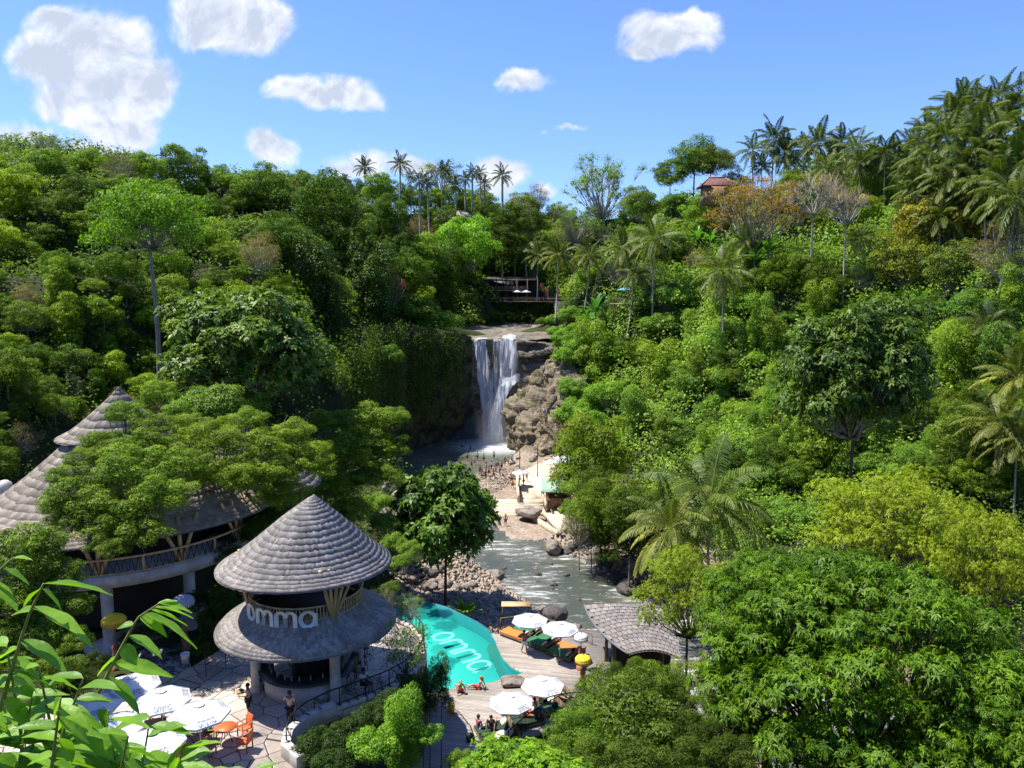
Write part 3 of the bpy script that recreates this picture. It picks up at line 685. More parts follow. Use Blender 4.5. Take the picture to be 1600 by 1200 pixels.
def river_mat():
    m = bpy.data.materials.new('river_water'); m.use_nodes = True; N = NT(m.node_tree); b = N.n['Principled BSDF']
    g = N.new('ShaderNodeNewGeometry'); P = g.outputs['Position']; s = N.new('ShaderNodeSeparateXYZ'); N.l.new(P, s.inputs[0])
    # streaks follow the flow: rotate with the channel (down-right in the near reach)
    mp = N.new('ShaderNodeMapping'); N.l.new(P, mp.inputs[0]); mp.inputs['Rotation'].default_value = (0, 0, math.radians(55)); mp.inputs['Scale'].default_value = (0.34, 1.15, 1)
    wv = N.vmath('ADD', mp.outputs[0], N.vmath('SCALE', N.noise(P, 0.35, 3, 0.5, out=1), scale=1.6))
    n1 = N.noise(wv, 1.3, 8, 0.72); n2 = N.noise(P, 0.12, 3, 0.5)
    near = N.mr(s.outputs[1], 104, 94)
    foam = N.mr(N.math('ADD', n1, N.math('MULTIPLY', N.math('SUBTRACT', n2, 0.5), 0.5)), 0.475, 0.75)
    foam = N.math('MULTIPLY', foam, N.math('ADD', N.math('MULTIPLY', near, 0.85), 0.08))
    # churned water under the falls
    fd = N.vmath('DISTANCE', P, (-2.5, 153, -11)); churn = N.mr(N.math('ADD', fd, N.math('MULTIPLY', n1, 8)), 17, 6)
    foam = N.math('MAXIMUM', foam, N.math('MULTIPLY', churn, 0.75))
    deep = N.mix(N.mr(s.outputs[1], 100, 130), (0.06, 0.072, 0.058), (0.085, 0.11, 0.072))
    shal = N.mr(n2, 0.35, 0.7); deep = N.mix(shal, deep, (0.125, 0.115, 0.08))
    N.put(b.inputs['Base Color'], N.mix(foam, deep, (0.68, 0.71, 0.72)))
    N.put(b.inputs['Roughness'], N.math('ADD', 0.13, N.math('MULTIPLY', foam, 0.5)))
    bp = N.new('ShaderNodeBump'); bp.inputs['Strength'].default_value = 0.8; bp.inputs['Distance'].default_value = 0.25
    N.l.new(N.noise(wv, 2.0, 5, 0.6), bp.inputs['Height']); N.l.new(bp.outputs[0], b.inputs['Normal']); return m
M['river'] = river_mat()
def make_river():
    xs = np.linspace(-45, 80, 160); ys = np.linspace(10, 168, 200); X, Y = np.meshgrid(xs, ys)
    Z = -10.95 + 0.10 * fbm(np.stack([X * .5, Y * .5, 0 * X], -1), 3, 9) * sstep(105, 92, Y)
    V = np.stack([X, Y, Z], -1).reshape(-1, 3); nx = len(xs); i = np.arange((len(ys) - 1) * (nx - 1)); a = (i // (nx - 1)) * nx + i % (nx - 1)
    cx = (X[:-1, :-1]).ravel() + .4; cyy = (Y[:-1, :-1]).ravel() + .4; keep = riv_d(cx, cyy)[0] < 7
    F = np.stack([a, a + 1, a + nx + 1, a + nx], 1)[keep]
    tag(link('river', npmesh('river', V, F, M['river'], smooth=True)), 'grey-green river with white rapids running down the gorge', None, None, 'structure')
make_river()
# hanging creepers down the dark west cliff
def hanging(name, label, pts, ztop, zbot, n, seed, mat, leaf=0.35, thick=1.5):
    r = np.random.default_rng(seed); pts = np.array(pts, float); seg = np.linalg.norm(np.diff(pts, axis=0), axis=1); cum = np.concatenate([[0], np.cumsum(seg)])
    ns = 170; s = r.uniform(0, cum[-1], ns); top = ztop + r.uniform(-2, 2.5, ns); ln = r.uniform(.35, 1.0, ns) * (ztop - zbot)
    i = r.integers(0, ns, n); a = r.random(n) ** .8; ss = np.clip(s[i] + r.normal(size=n) * .5, 0, cum[-1])
    x = np.interp(ss, cum, pts[:, 0]); y = np.interp(ss, cum, pts[:, 1]); z = top[i] - a * ln[i]
    C = np.stack([x, y, z], 1) + r.normal(size=(n, 3)) * np.array([.5, .5, .3]) * thick * .5
    sd = np.sin(np.arange(ns) * 2.1)[i] * .9; C[:, 0] += sd
    Nn = norm(np.array([0.8, -.3, .3]) + .7 * r.normal(size=(n, 3))); V, F = leaf_quads(C, Nn, leaf * r.uniform(.5, 1.4, n), .6, r)
    return tag(link(name, npmesh(name, V, F, mat, np.repeat(r.random(n) * .7, 4))), label, 'creepers', None, 'stuff')

# ------------------------------------------------------------------ cliffs, falls, boulders
def curtain(name, pts, zt, zb, seed, mat, amp=1.2, ns=120, nz=50, strat=1.0, label=None, shelf=None, batter=0.0):
    pts = np.array(pts, float); seg = np.linalg.norm(np.diff(pts[:, :2], axis=0), axis=1); cum = np.concatenate([[0], np.cumsum(seg)]); s = np.linspace(0, cum[-1], ns)
    x = np.interp(s, cum, pts[:, 0]); y = np.interp(s, cum, pts[:, 1]); tx = np.gradient(x); ty = np.gradient(y); L = np.hypot(tx, ty); nx, ny = ty / L, -tx / L
    zt = np.interp(s, cum, zt) if hasattr(zt, '__len__') else np.full(ns, zt)
    rows = []
    for j in range(nz):
        a = j / (nz - 1); z = zt + (zb - zt) * a
        P = np.stack([x * .22, y * .22, z * .22], -1); o = amp * (fbm(P, 5, seed) * 1.1)
        led = vn(np.stack([s * .06 + 3, 0 * s, np.floor(z * .75 + .6 * vn(np.stack([s * .15, 0 * s, 0 * s], -1), seed)) * 1.7], -1), seed + 3)
        o = o + strat * .8 * led + batter * a
        rows.append(np.stack([x + nx * o, y + ny * o, z + .2 * fbm(P * 3, 2, seed + 8)], -1))
    if shelf: # a top surface running back
        top = []
        for k in range(shelf[1], 0, -1):
            b = k / shelf[1] * shelf[0]; q = rows[0].copy(); q[:, 0] -= nx * b; q[:, 1] -= ny * b
            st = np.round(fbm(np.stack([q[:, 0] * .12, q[:, 1] * .2, 0 * s], -1), 3, seed + 5) * 5) / 5
            q[:, 2] = zt + .9 * st * min(1, k / 3) + .25 * fbm(np.stack([q[:, 0] * .6, q[:, 1] * .6, 0 * s], -1), 3, seed + 6) + b * shelf[2]; top.append(q)
        rows = top + rows
    V = np.concatenate(rows); n = len(rows); i = np.arange((n - 1) * (ns - 1)); a = (i // (ns - 1)) * ns + i % (ns - 1)
    F = np.stack([a, a + ns, a + ns + 1, a + 1], 1)
    o = link(name, npmesh(name, V, F, mat, smooth=False)); return tag(o, label, None, None, 'structure')
def rock_mesh(name, mat, seed, n=28, rough=.35, flat=.75, steps=0):
    u = np.linspace(0, PI, n); v = np.linspace(0, 2 * PI, n * 2, endpoint=False); U, W = np.meshgrid(u, v, indexing='ij')
    D = np.stack([np.sin(U) * np.cos(W), np.sin(U) * np.sin(W), np.cos(U)], -1)
    r = 1 + rough * fbm(D * 1.5 + seed * 3.1, 4, seed) ; r = r * (1 - .12 * np.abs(vn(D * 3.3 + seed, seed + 4)))
    Q = D * r[..., None]
    if steps: Q[..., 2] = Q[..., 2] * .5 + .5 * np.round(Q[..., 2] * steps) / steps
    Q[..., 2] = np.clip(Q[..., 2] * flat, -.45, None)
    for ax, lim in ((0, .85), (1, .8)): Q[..., ax] = np.clip(Q[..., ax], -lim - .1 * (seed % 3), lim)
    V = Q.reshape(-1, 3); m = 2 * n; F = [(i * m + k, i * m + m + k, i * m + m + (k + 1) % m, i * m + (k + 1) % m) for i in range(n - 1) for k in range(m)]
    return npmesh(name, V, np.array(F, np.int32), mat)
curtain('west_cliff', [(-26, 94), (-23, 112), (-24.5, 128), (-22, 142), (-17.5, 153), (-11, 159), (-8.2, 160.5)], [9, 12, 14, 14, 13, 11.5, 10.5], -11.8, 11, M['cliff_shaded'], 1.5, 200, 60, .5, 'cliff wall west of the waterfall, coloured dark for its shade')
curtain('falls_cliff', [(-9, 161.5), (-6.5, 162.6), (-1, 162.4), (1.2, 161.6), (2.4, 159.6), (5.5, 158.8), (9, 158.2), (12.5, 155), (15, 150)], [9.8, 10, 10.1, 10.0, 9.9, 9.4, 8.8, 8.2, 7], -11.8, 12, M['cliff'], 1.1, 170, 80, 1.5, 'layered rock face the waterfall drops over', shelf=(52, 40, .012))
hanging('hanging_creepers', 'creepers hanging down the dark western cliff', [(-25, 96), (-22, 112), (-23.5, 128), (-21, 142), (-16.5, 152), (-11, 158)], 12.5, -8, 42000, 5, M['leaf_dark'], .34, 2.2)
# the sunlit outcrop right of the plunge pool, a few lumps grown together
def outcrop():
    mb = MB(); n = 0
    Vs, Fs, b = [], [], 0
    for k, (c, r_, sd) in enumerate([((3.2, 151, -6.6), (4.4, 5, 7.6), 1), ((6.5, 150, -5.5), (6, 6, 6.6), 2), ((4.6, 145, -8.6), (4.2, 5, 5.0), 3), ((8.5, 143.5, -8), (5.5, 5.5, 5), 4), ((7.2, 139, -10), (4.0, 4, 3.2), 5), ((11, 150, -2), (5, 6, 6), 6), ((12, 141, -7), (5, 6, 4.6), 7), ((9, 155.5, 0), (5, 3, 6), 8), ((9.5, 141.5, -7), (3.8, 4, 4.6), 9), ((8.8, 147, -3.5), (4.2, 4, 5), 10), ((10.5, 153, 2), (3.4, 3.5, 6), 11), ((7, 136, -9.5), (3, 3, 2.6), 12)]):
        u = np.linspace(0, PI, 60); v = np.linspace(0, 2 * PI, 110, endpoint=False); U, W = np.meshgrid(u, v, indexing='ij')
        D = np.stack([np.sin(U) * np.cos(W), np.sin(U) * np.sin(W), np.cos(U)], -1); P = D * np.array(r_) + np.array(c)
        P = P + D * (2.6 * fbm(P * .3, 6, 40 + sd, .62))[..., None] + D * (.55 * vn(np.stack([P[..., 0] * .12, P[..., 1] * .12, np.floor(P[..., 2] * 1.5 + .8 * vn(P * .3, 9)) * 1.3], -1), 50 + sd))[..., None]
        P = P.reshape(-1, 3); m = 110; F = np.array([(i * m + q, i * m + m + q, i * m + m + (q + 1) % m, i * m + (q + 1) % m) for i in range(59) for q in range(m)], np.int32)
        Vs.append(P); Fs.append(F + b); b += len(P)
    tag(link('rock_outcrop', npmesh('rock_outcrop', np.concatenate(Vs), np.concatenate(Fs), M['tan_rock'])), 'tan weathered rock outcrop jutting beside the plunge pool', 'rock outcrop', None, 'structure')
outcrop()

def water_mat():
    m = bpy.data.materials.new('falling_water'); m.use_nodes = True; N = NT(m.node_tree); N.n.clear(); out = N.new('ShaderNodeOutputMaterial')
    at = N.new('ShaderNodeAttribute', attribute_name='tint'); g = N.new('ShaderNodeNewGeometry')
    mp = N.new('ShaderNodeMapping'); N.l.new(g.outputs['Position'], mp.inputs[0]); mp.inputs['Scale'].default_value = (1.5, .6, .13)
    n = N.noise(mp.outputs[0], 1.5, 6, .68, .35); n2 = N.noise(g.outputs['Position'], 1.4, 4, .7)
    a = N.mr(N.math('ADD', N.math('ADD', n, N.math('MULTIPLY', n2, .25)), at.outputs['Fac']), .62, .92)
    b = N.new('ShaderNodeBsdfPrincipled'); N.put(b.inputs['Base Color'], N.mix(n, (.62, .67, .73), (.95, .96, .97))); b.inputs['Roughness'].default_value = .6
    tl = N.new('ShaderNodeBsdfTranslucent'); tl.inputs[0].default_value = (.95, .97, 1, 1); m1 = N.new('ShaderNodeMixShader'); m1.inputs[0].default_value = .6; N.l.new(b.outputs[0], m1.inputs[1]); N.l.new(tl.outputs[0], m1.inputs[2])
    tr = N.new('ShaderNodeBsdfTransparent'); mx = N.new('ShaderNodeMixShader'); N.l.new(a, mx.inputs[0]); N.l.new(tr.outputs[0], mx.inputs[1]); N.l.new(m1.outputs[0], mx.inputs[2]); N.l.new(mx.outputs[0], out.inputs[0]); return m
M['fall'] = water_mat()
def waterfall():
    Vs, Fs, Ts, b = [], [], [], 0
    def sheet(path, ws, seed, dens=.3, lay=0.0, n=44, m=90):
        """path: centre points (x,y,z); ws: half widths"""
        nonlocal b
        path = np.array(path, float); t = np.linspace(0, 1, m); k = np.linspace(0, 1, len(path)); C = np.stack([np.interp(t, k, path[:, i]) for i in range(3)], 1); Wd = np.interp(t, k, ws)
        u = np.linspace(-1, 1, n); P = C[:, None, :] + np.stack([u[None, :] * Wd[:, None], 0 * u[None, :] + 0 * Wd[:, None], 0 * u[None, :] + 0 * Wd[:, None]], -1)
        nn = fbm(np.stack([P[..., 0] * 1.4, P[..., 1] * .2, P[..., 2] * .12], -1), 4, seed); P[..., 1] += nn * .9 - lay; P[..., 0] += .25 * fbm(P * .4, 2, seed + 2)
        edge = 1 - np.abs(u[None, :]) ** 3; tt = dens * edge - .25 * (1 - edge) + .12 * nn
        P = P.reshape(-1, 3); i = np.arange((m - 1) * (n - 1)); a = (i // (n - 1)) * n + i % (n - 1); Vs.append(P); Fs.append(np.stack([a, a + n, a + n + 1, a + 1], 1) + b); Ts.append(tt.ravel()); b += len(P)
    sheet([(-6.4, 163.5, 10.2), (-6.7, 161.2, 9.7), (-6.1, 160.4, 5), (-5.3, 159.8, -3), (-4.5, 159.4, -11)], [1.6, 1.7, 1.8, 1.9, 2.1], 1, .4)
    sheet([(-3.0, 163.2, 10.3), (-3.1, 161.0, 9.6), (-3.2, 160.3, 4), (-3.5, 159.8, -4), (-3.7, 159.2, -11)], [1.3, 1.4, 1.3, 1.3, 1.5], 2, .2, .3)
    sheet([(-.6, 163.8, 10.7), (-.7, 161.1, 10.2), (-.6, 159.9, 6.5), (-.9, 159.3, 2.4), (-1.4, 158.2, .8)], [1.7, 2.0, 2.2, 2.0, 1.6], 3, .48)
    sheet([(1.2, 159.0, 3.0), (.4, 158.4, 1.6), (-1.2, 157.6, .6), (-2.5, 156.8, -2), (-3.4, 156.2, -6), (-3.9, 155.6, -11)], [.5, 1.5, 1.8, 1.4, 1.7, 2.5], 4, .55)
    sheet([(-1.0, 157.6, 1.0), (-2.4, 156.4, -2.5), (-3.2, 155.9, -6.5), (-3.7, 155.2, -11)], [1.0, 1.1, 1.3, 1.9], 6, .5, .3)
    sheet([(-.4, 163.0, 10.9), (-.2, 160.6, 10.0), (.4, 159.5, 7.0), (.1, 159.0, 4.0)], [.9, 1.0, .9, 1.0], 5, .2)
    o = link('waterfall', npmesh('waterfall', np.concatenate(Vs), np.concatenate(Fs), M['fall'], np.concatenate(Ts), smooth=True)); tag(o, 'white waterfall dropping in two streams into a plunge pool', 'waterfall', None, 'structure')
    # spray over the plunge pool
    m = bpy.data.materials.new('mist'); m.use_nodes = True; N = NT(m.node_tree); N.n.clear(); out = N.new('ShaderNodeOutputMaterial'); vs = N.new('ShaderNodeVolumePrincipled'); vs.inputs['Color'].default_value = (.93, .95, 1, 1); vs.inputs['Density'].default_value = .035; vs.inputs['Anisotropy'].default_value = .3
    N.l.new(vs.outputs[0], out.inputs['Volume'])
    mb = MB(); P = [(0.01, -1.8), (6.5, -1.2), (7.5, .6), (5.5, 2.6), (3.0, 5), (1.4, 7), (.01, 8)]; mb.lathe(P, 28)
    tag(mb.build('mist', m, None, (-4.2, 154.5, -9.6)), 'thin bluish spray drifting at the foot of the waterfall', 'mist', None, 'stuff')
waterfall()

BLD = [rock_mesh('boulder', M['boulder'], s, 16, .45, .7) for s in range(1, 6)]; BLDD = [rock_mesh('boulder', M['boulder_dark'], s, 16, .4, .75, 0) for s in range(6, 9)]
def boulder(p, r_, dark=False, label=None, group=None, sq=1.0):
    L = BLDD if dark else BLD; me = L[rng.integers(len(L))]; o = link('boulder', me, None, (p[0], p[1], p[2] + r_ * .12), rng.uniform(0, 6.28), (r_, r_ * rng.uniform(.65, 1), r_ * rng.uniform(.6, .95) * sq))
    return tag(o, label, 'boulder', group)
for (px, py, r_, z, dk, lab) in [(770, 902, 1.25, -10.9, False, 'large brown boulder standing alone in the rapids'), (979, 922, 1.15, -10.7, True, 'big dark ridged boulder at the far edge of the rapids'), (997, 929, .75, -10.7, True, 'smaller dark boulder beside the big ridged one'), (864, 856, 1.5, -10.4, False, 'pale smooth boulder at the foot of the beach ramp'),
        (853, 956, .8, -10.6, False, 'pale boulder in the white water behind the umbrellas'), (865, 962, 1.4, -9.6, True, 'dark ridged boulder just behind the umbrellas'), (700, 895, 1.2, -10.2, False, 'angular boulder under the pool tree'), (648, 905, .9, -9.5, False, 'tan boulder near the bar pavilion roof'), (780, 1058 - 20, .9, -4.9, False, 'flat pale rock on the pool corner')]:
    if 'pool corner' in lab: px, py = 801, 1066
    boulder(onz(px, py, z), r_, dk, lab, sq=.5 if 'flat' in lab else 1)
def scatter_boulders(poly, n, r0, r1, seed, label, group, dark=.1, zf=None):
    r = np.random.default_rng(seed); xs = [p[0] for p in poly]; ys = [p[1] for p in poly]; c = 0
    while c < n:
        px, py = r.uniform(min(xs), max(xs)), r.uniform(min(ys), max(ys))
        if not inpoly(np.array([px]), np.array([py]), poly)[0]: continue
        h = hit(px, py)
        if h is None: c += 1; continue
        p = h[0]; p[2] = max(p[2], -11.0); boulder(p, r0 + (r1 - r0) * r.random() ** 2.2, r.random() < dark, label, group); c += 1
scatter_boulders([(612, 885), (690, 880), (760, 905), (800, 940), (870, 965), (920, 1000), (850, 985), (780, 985), (700, 945), (640, 930)], 130, .28, .95, 1, 'brown angular boulder on the stony bank between the pool and the river', 'boulders on the bank by the pool')
scatter_boulders([(600, 745), (650, 760), (640, 810), (590, 810)], 22, .5, 1.5, 2, 'pale boulder on the far bank behind the bar pavilion', 'boulders behind the bar pavilion', 0)
scatter_boulders([(870, 845), (930, 860), (1010, 900), (1060, 930), (1020, 945), (940, 900), (880, 880)], 40, .3, 1.0, 3, 'boulder along the shaded river edge under the coconut palms', 'boulders at the shaded river edge', .6)
scatter_boulders([(770, 900), (870, 890), (960, 950), (900, 960), (820, 930)], 16, .2, .55, 4, 'small wet boulder breaking the white rapids', 'boulders in the rapids', .6)
scatter_boulders([(1000, 930), (1060, 950), (1060, 990), (1010, 970)], 14, .3, .9, 5, 'boulder at the bend of the river beyond the deck hut', 'boulders at the river bend', .4)
scatter_boulders([(800, 700), (850, 700), (870, 720), (800, 735)], 12, .4, 1.1, 6, 'tan boulder at the foot of the rock outcrop', 'boulders below the outcrop', .1)
scatter_boulders([(1050, 1060), (1085, 1010), (1110, 1060), (1090, 1100)], 10, .3, .8, 7, 'pale stone along the path above the river', 'stones by the path', 0)
M['pebble'] = rock_mat('pebble', (.16, .125, .095), (.32, .255, .195), (.46, .38, .29), 1.4, 0, .3)
def pebbles():
    r = np.random.default_rng(8); n = 16000; t = 55 * (130 / 55) ** r.random(n * 3); x = r.uniform(-22, 22, n * 3); y = t; d, s = riv_d(x, y); h = H(x, y); k = (d > -1.3) & (d < 14) & (h < -6.9) & (h > -11.6)
    for poly, z, soft in PADS: k &= polydist(x, y, poly) > .5
    x, y, h = x[k][:n], y[k][:n], h[k][:n]; n = len(x); base = np.array([(1, 0, 0), (0, 1, 0), (-1, 0, 0), (0, -1, 0), (0, 0, .8), (0, 0, -.5)], float); f = np.array([(0, 1, 4), (1, 2, 4), (2, 3, 4), (3, 0, 4), (1, 0, 5), (2, 1, 5), (3, 2, 5), (0, 3, 5)])
    S = r.uniform(.05, .17, (n, 1, 1)) * (1 + (y < 100)[:, None, None] * .6) * (1 + .5 * r.random((n, 6, 1))); a = r.uniform(0, 6.28, n); c, s_ = np.cos(a), np.sin(a); R = np.zeros((n, 3, 3)); R[:, 0, 0] = c; R[:, 0, 1] = -s_; R[:, 1, 0] = s_; R[:, 1, 1] = c; R[:, 2, 2] = 1
    V = np.einsum('nij,nkj->nki', R, base[None] * S) + np.stack([x, y, h + .03], 1)[:, None]; F = (f[None] + 6 * np.arange(n)[:, None, None]).reshape(-1, 3)
    tag(link('pebbles', npmesh('pebbles', V.reshape(-1, 3), F, M['pebble'])), 'loose tan stones covering the river banks', 'pebbles', None, 'stuff')
pebbles()
# ------------------------------------------------------------------ undergrowth that covers the slopes
def undergrowth(name, label, mat, x0, x1, y0, y1, n_mound, n_leaf, seed, leaf=0.42, cond=None):
    r = np.random.default_rng(seed); t = y0 * (y1 / y0) ** r.random(n_mound * 4); u = r.uniform(-0.72, 0.72, n_mound * 4); x = u * t; y = t
    k = (x > x0) & (x < x1); x, y = x[k], y[k]; h = H(x, y); d, s = riv_d(x, y)
    k = (h > -7.6) & (d > 2.0)
    for poly, z, soft in PADS: k &= polydist(x, y, poly) > 2.2
    k &= ~((y > 150) & (y < 216) & (x > -9) & (x < 15))
    if cond is not None: k &= cond(x, y, h)
    x, y, h = x[k][:n_mound], y[k][:n_mound], h[k][:n_mound]; R = r.uniform(1.3, 3.2, len(x)) * np.clip(y / 90, 0.55, 1.5)
    idx = r.choice(len(x), n_leaf, p=(R ** 2 / y ** .6) / (R ** 2 / y ** .6).sum()); D = norm(r.normal(size=(n_leaf, 3))); D[:, 2] = np.abs(D[:, 2])
    C = np.stack([x, y, h], 1)[idx] + D * (R[idx] * (1 - .25 * r.random(n_leaf)))[:, None] * (1 + .25 * vn(D * 2.5 + idx[:, None] * 3.7, 4))[:, None]
    Nn = norm(D + np.array([0, 0, .4]) + .5 * r.normal(size=(n_leaf, 3))); L = leaf * r.uniform(.5, 1.4, n_leaf) * np.clip(y[idx] / 90, .5, 1.6)
    V, F = leaf_quads(C, Nn, L, 0.65, r); ti = np.clip(.35 + .35 * _hash(idx, idx * 5, idx * 9, 3) + .2 * r.normal(size=n_leaf), 0, 1)
    o = link(name, npmesh(name, V, F, mat, np.repeat(ti, 4))); tag(o, label, 'undergrowth', None, 'stuff'); return o
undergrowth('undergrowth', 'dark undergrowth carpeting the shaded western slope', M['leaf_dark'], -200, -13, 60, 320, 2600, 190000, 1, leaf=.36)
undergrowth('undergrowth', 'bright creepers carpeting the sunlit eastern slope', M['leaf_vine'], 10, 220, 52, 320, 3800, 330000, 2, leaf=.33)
undergrowth('undergrowth', 'mixed undergrowth on the rise behind the waterfall', M['leaf'], -13, 30, 200, 320, 900, 60000, 3)

# ------------------------------------------------------------------ trees one can point at
G1 = 'wild trees on the gorge slopes'
ptree('umbrella', 236, 350, 84, 78, sz=1.3, tint=(.95, 1.2, .8), label='flat-topped tree on a tall bare pale trunk, west slope', trunk_r=.28, name='flat_topped_tree', base_z=float(att(258, 612, 78)[2]))
def bigleaf_hero(px, py, rpx, t, seed, label, tint=(1, 1, 1), n=2600, leaf=.11, rzs=.9, per=7, mat='leaf_glossy', asp=.42, k=34, trunk=1, droop=.3, base_z=None, kind='dome', name='large_leaf_tree', curl=.4):
    key = 'hero%d' % seed; r = np.random.default_rng(seed); lo = crown_layout(r, k, kind)
    c, _ = rosette_mesh('crown', M[mat], seed, lo=lo, n=n, per=per, leaf=leaf, asp=asp, droop=droop, shell=.45, curl=curl)
    proto(key, c, branches=branch_mesh('branches', M['bark'], lo, seed + 1, thick=.022, sub=2), trunk=trunk); KW[key.rstrip('0123456789')] = 'tree'
    return ptree(key, px, py, rpx, t, tint=tint, label=label, sz=rzs, base_z=base_z, name=name)
bigleaf_hero(385, 540, 125, 66, 101, 'tree with big shiny pale-edged leaves below the flat-topped tree', tint=(1.35, 1.3, 1.35), n=6000, leaf=.07, k=60, base_z=float(att(385, 640, 66)[2]) - 3)
bigleaf_hero(1335, 585, 118, 62, 102, 'tall dark tree with large glossy leaves on the east slope', n=6000, leaf=.065, rzs=1.15, k=60, tint=(.85, .9, .8))
bigleaf_hero(694, 800, 85, 69, 103, 'round dark glossy-leaved tree on one straight trunk beside the pool', n=2300, leaf=.12, rzs=1.05, asp=.42, per=8, k=50, base_z=float(att(697, 950, 69)[2]) - 1, tint=(.85, 1, .8), name='pool_tree')
ptree('tall0', 1300, 660, 70, 58, tint=(1.2, 1.2, 1), sz=.9)
ptree('dark0', 500, 345, 78, 130, sz=1.1, tint=(.8, .85, .9)); ptree('dark1', 560, 400, 60, 128, sz=1.3, tint=(.8, .85, .9)); ptree('dark0', 440, 380, 50, 115, tint=(.8, .9, .8))
ptree('column0', 500, 470, 60, 118, tint=(.35, .38, .4)); ptree('column1', 580, 470, 55, 130, tint=(.35, .4, .45)); ptree('dark1', 640, 430, 45, 150, tint=(.9, 1, .8)); ptree('column0', 690, 450, 42, 158, sz=1.0, tint=(.45, .5, .4))
ptree('mound0', 640, 488, 48, 142, tint=(.75, .8, .8), label='dark round bush topping the cliff west of the waterfall'); ptree('mound1', 685, 510, 40, 150, tint=(.8, .9, .8)); ptree('mound2', 600, 560, 36, 132, tint=(.6, .7, .7), base_z=-6)
ptree('broad1', 722, 385, 58, 190, tint=(1.25, 1.6, 1.1), label='bright green domed tree on the rise west of the falls'); ptree('broad0', 655, 400, 44, 185, tint=(1.2, 1.3, 1))
ptree('dark0', 790, 400, 55, 215, tint=(1, 1.1, 1.1)); ptree('broad2', 740, 330, 32, 240, tint=(.8, .8, .6)); ptree('umbrella', 745, 318, 36, 250, tint=(.9, .9, .6))
ptree('airy', 942, 292, 62, 165, sz=1.05, tint=(1.1, 1.2, 1.3), label='tall pale airy tree standing clear against the sky'); ptree('airy', 900, 350, 42, 165, tint=(1.0, 1.1, 1.1))
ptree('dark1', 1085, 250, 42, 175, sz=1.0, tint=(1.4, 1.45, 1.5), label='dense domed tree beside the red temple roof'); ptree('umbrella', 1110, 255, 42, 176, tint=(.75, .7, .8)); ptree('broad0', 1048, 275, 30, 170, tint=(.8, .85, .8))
ptree('orange', 1180, 325, 70, 125, sz=1.25, fix=True, label='tree with orange and yellow leaves on the east ridge'); ptree('bare', 1272, 305, 56, 118, sz=1.0, fix=True, label='nearly bare pale-branched tree with a few rusty leaves'); ptree('bare', 1325, 325, 48, 115, sz=1.0, fix=True)
ptree('brown', 815, 350, 45, 190, sz=1.1, tint=(.9, .85, .9)); ptree('brown', 1585, 395, 62, 88, tint=(1.2, 1.1, 1)); ptree('yellow', 1455, 350, 62, 96, tint=(1.1, 1.1, 1), label='big-leafed tree turning yellow below the palm grove'); ptree('yellow', 1420, 410, 55, 92, tint=(.8, 1, .9)); ptree('yellow', 1540, 350, 50, 98, tint=(1.05, 1, .9)); ptree('yellow', 1490, 420, 50, 90, tint=(.5, .75, .8))
ptree('airy', 690, 280, 38, 240, tint=(1.1, .9, .8)); ptree('brown', 840, 310, 26, 240)
# skyline
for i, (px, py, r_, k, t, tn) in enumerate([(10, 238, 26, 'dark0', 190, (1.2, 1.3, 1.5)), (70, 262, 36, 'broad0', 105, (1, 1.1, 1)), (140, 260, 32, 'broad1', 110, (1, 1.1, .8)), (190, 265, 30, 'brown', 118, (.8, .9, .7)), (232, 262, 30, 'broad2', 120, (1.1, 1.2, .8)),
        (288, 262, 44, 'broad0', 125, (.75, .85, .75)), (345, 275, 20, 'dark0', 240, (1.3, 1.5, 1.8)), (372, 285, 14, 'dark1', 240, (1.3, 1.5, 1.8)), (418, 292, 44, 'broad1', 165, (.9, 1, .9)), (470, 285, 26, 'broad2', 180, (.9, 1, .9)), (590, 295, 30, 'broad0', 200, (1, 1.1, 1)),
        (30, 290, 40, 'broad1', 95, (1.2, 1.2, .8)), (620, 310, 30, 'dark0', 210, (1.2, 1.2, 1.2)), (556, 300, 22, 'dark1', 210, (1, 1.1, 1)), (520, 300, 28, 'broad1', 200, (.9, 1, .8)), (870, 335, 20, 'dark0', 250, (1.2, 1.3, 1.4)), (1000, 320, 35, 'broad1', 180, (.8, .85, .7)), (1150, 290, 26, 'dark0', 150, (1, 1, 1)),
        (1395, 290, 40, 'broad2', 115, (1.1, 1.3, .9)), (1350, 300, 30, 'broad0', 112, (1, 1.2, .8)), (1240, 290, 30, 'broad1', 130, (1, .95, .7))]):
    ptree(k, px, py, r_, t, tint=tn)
# bamboo-like spray on the far-left skyline and frond at the picture edge
ptree('airy', 72, 228, 24, 100, sz=1.2, tint=(1, 1, 1), label='thin feathery spray rising above the western skyline')
# around the thatched pavilion
multi_tree(215, 905, 42, [(195, 648, 34, 46), (235, 665, 36, 46), (150, 690, 30, 44), (105, 745, 34, 41), (88, 790, 28, 40), (130, 775, 58, 40.5), (205, 735, 68, 42), (175, 700, 46, 44), (250, 770, 56, 41), (175, 805, 60, 40), (215, 830, 50, 39.5), (105, 815, 34, 39.5), (235, 690, 38, 45), (175, 850, 36, 39), (290, 725, 44, 43), (130, 720, 30, 42)], 'spreading tree growing in front of the large thatched roof', tint=(1.0, 1.05, .95), base_z=0)
multi_tree(357, 860, 44, [(478, 722, 50, 51), (440, 770, 42, 49.5), (455, 680, 44, 51), (430, 735, 40, 48), (330, 690, 56, 46), (385, 660, 40, 50), (300, 670, 40, 48), (360, 740, 46, 45), (310, 740, 38, 45), (420, 700, 50, 49), (400, 745, 46, 47), (270, 715, 34, 46)], 'light leafy tree with a forked pale trunk between both thatched roofs', tint=(1.25, 1.2, 1), base_z=0, bark='bark', r0=.24)
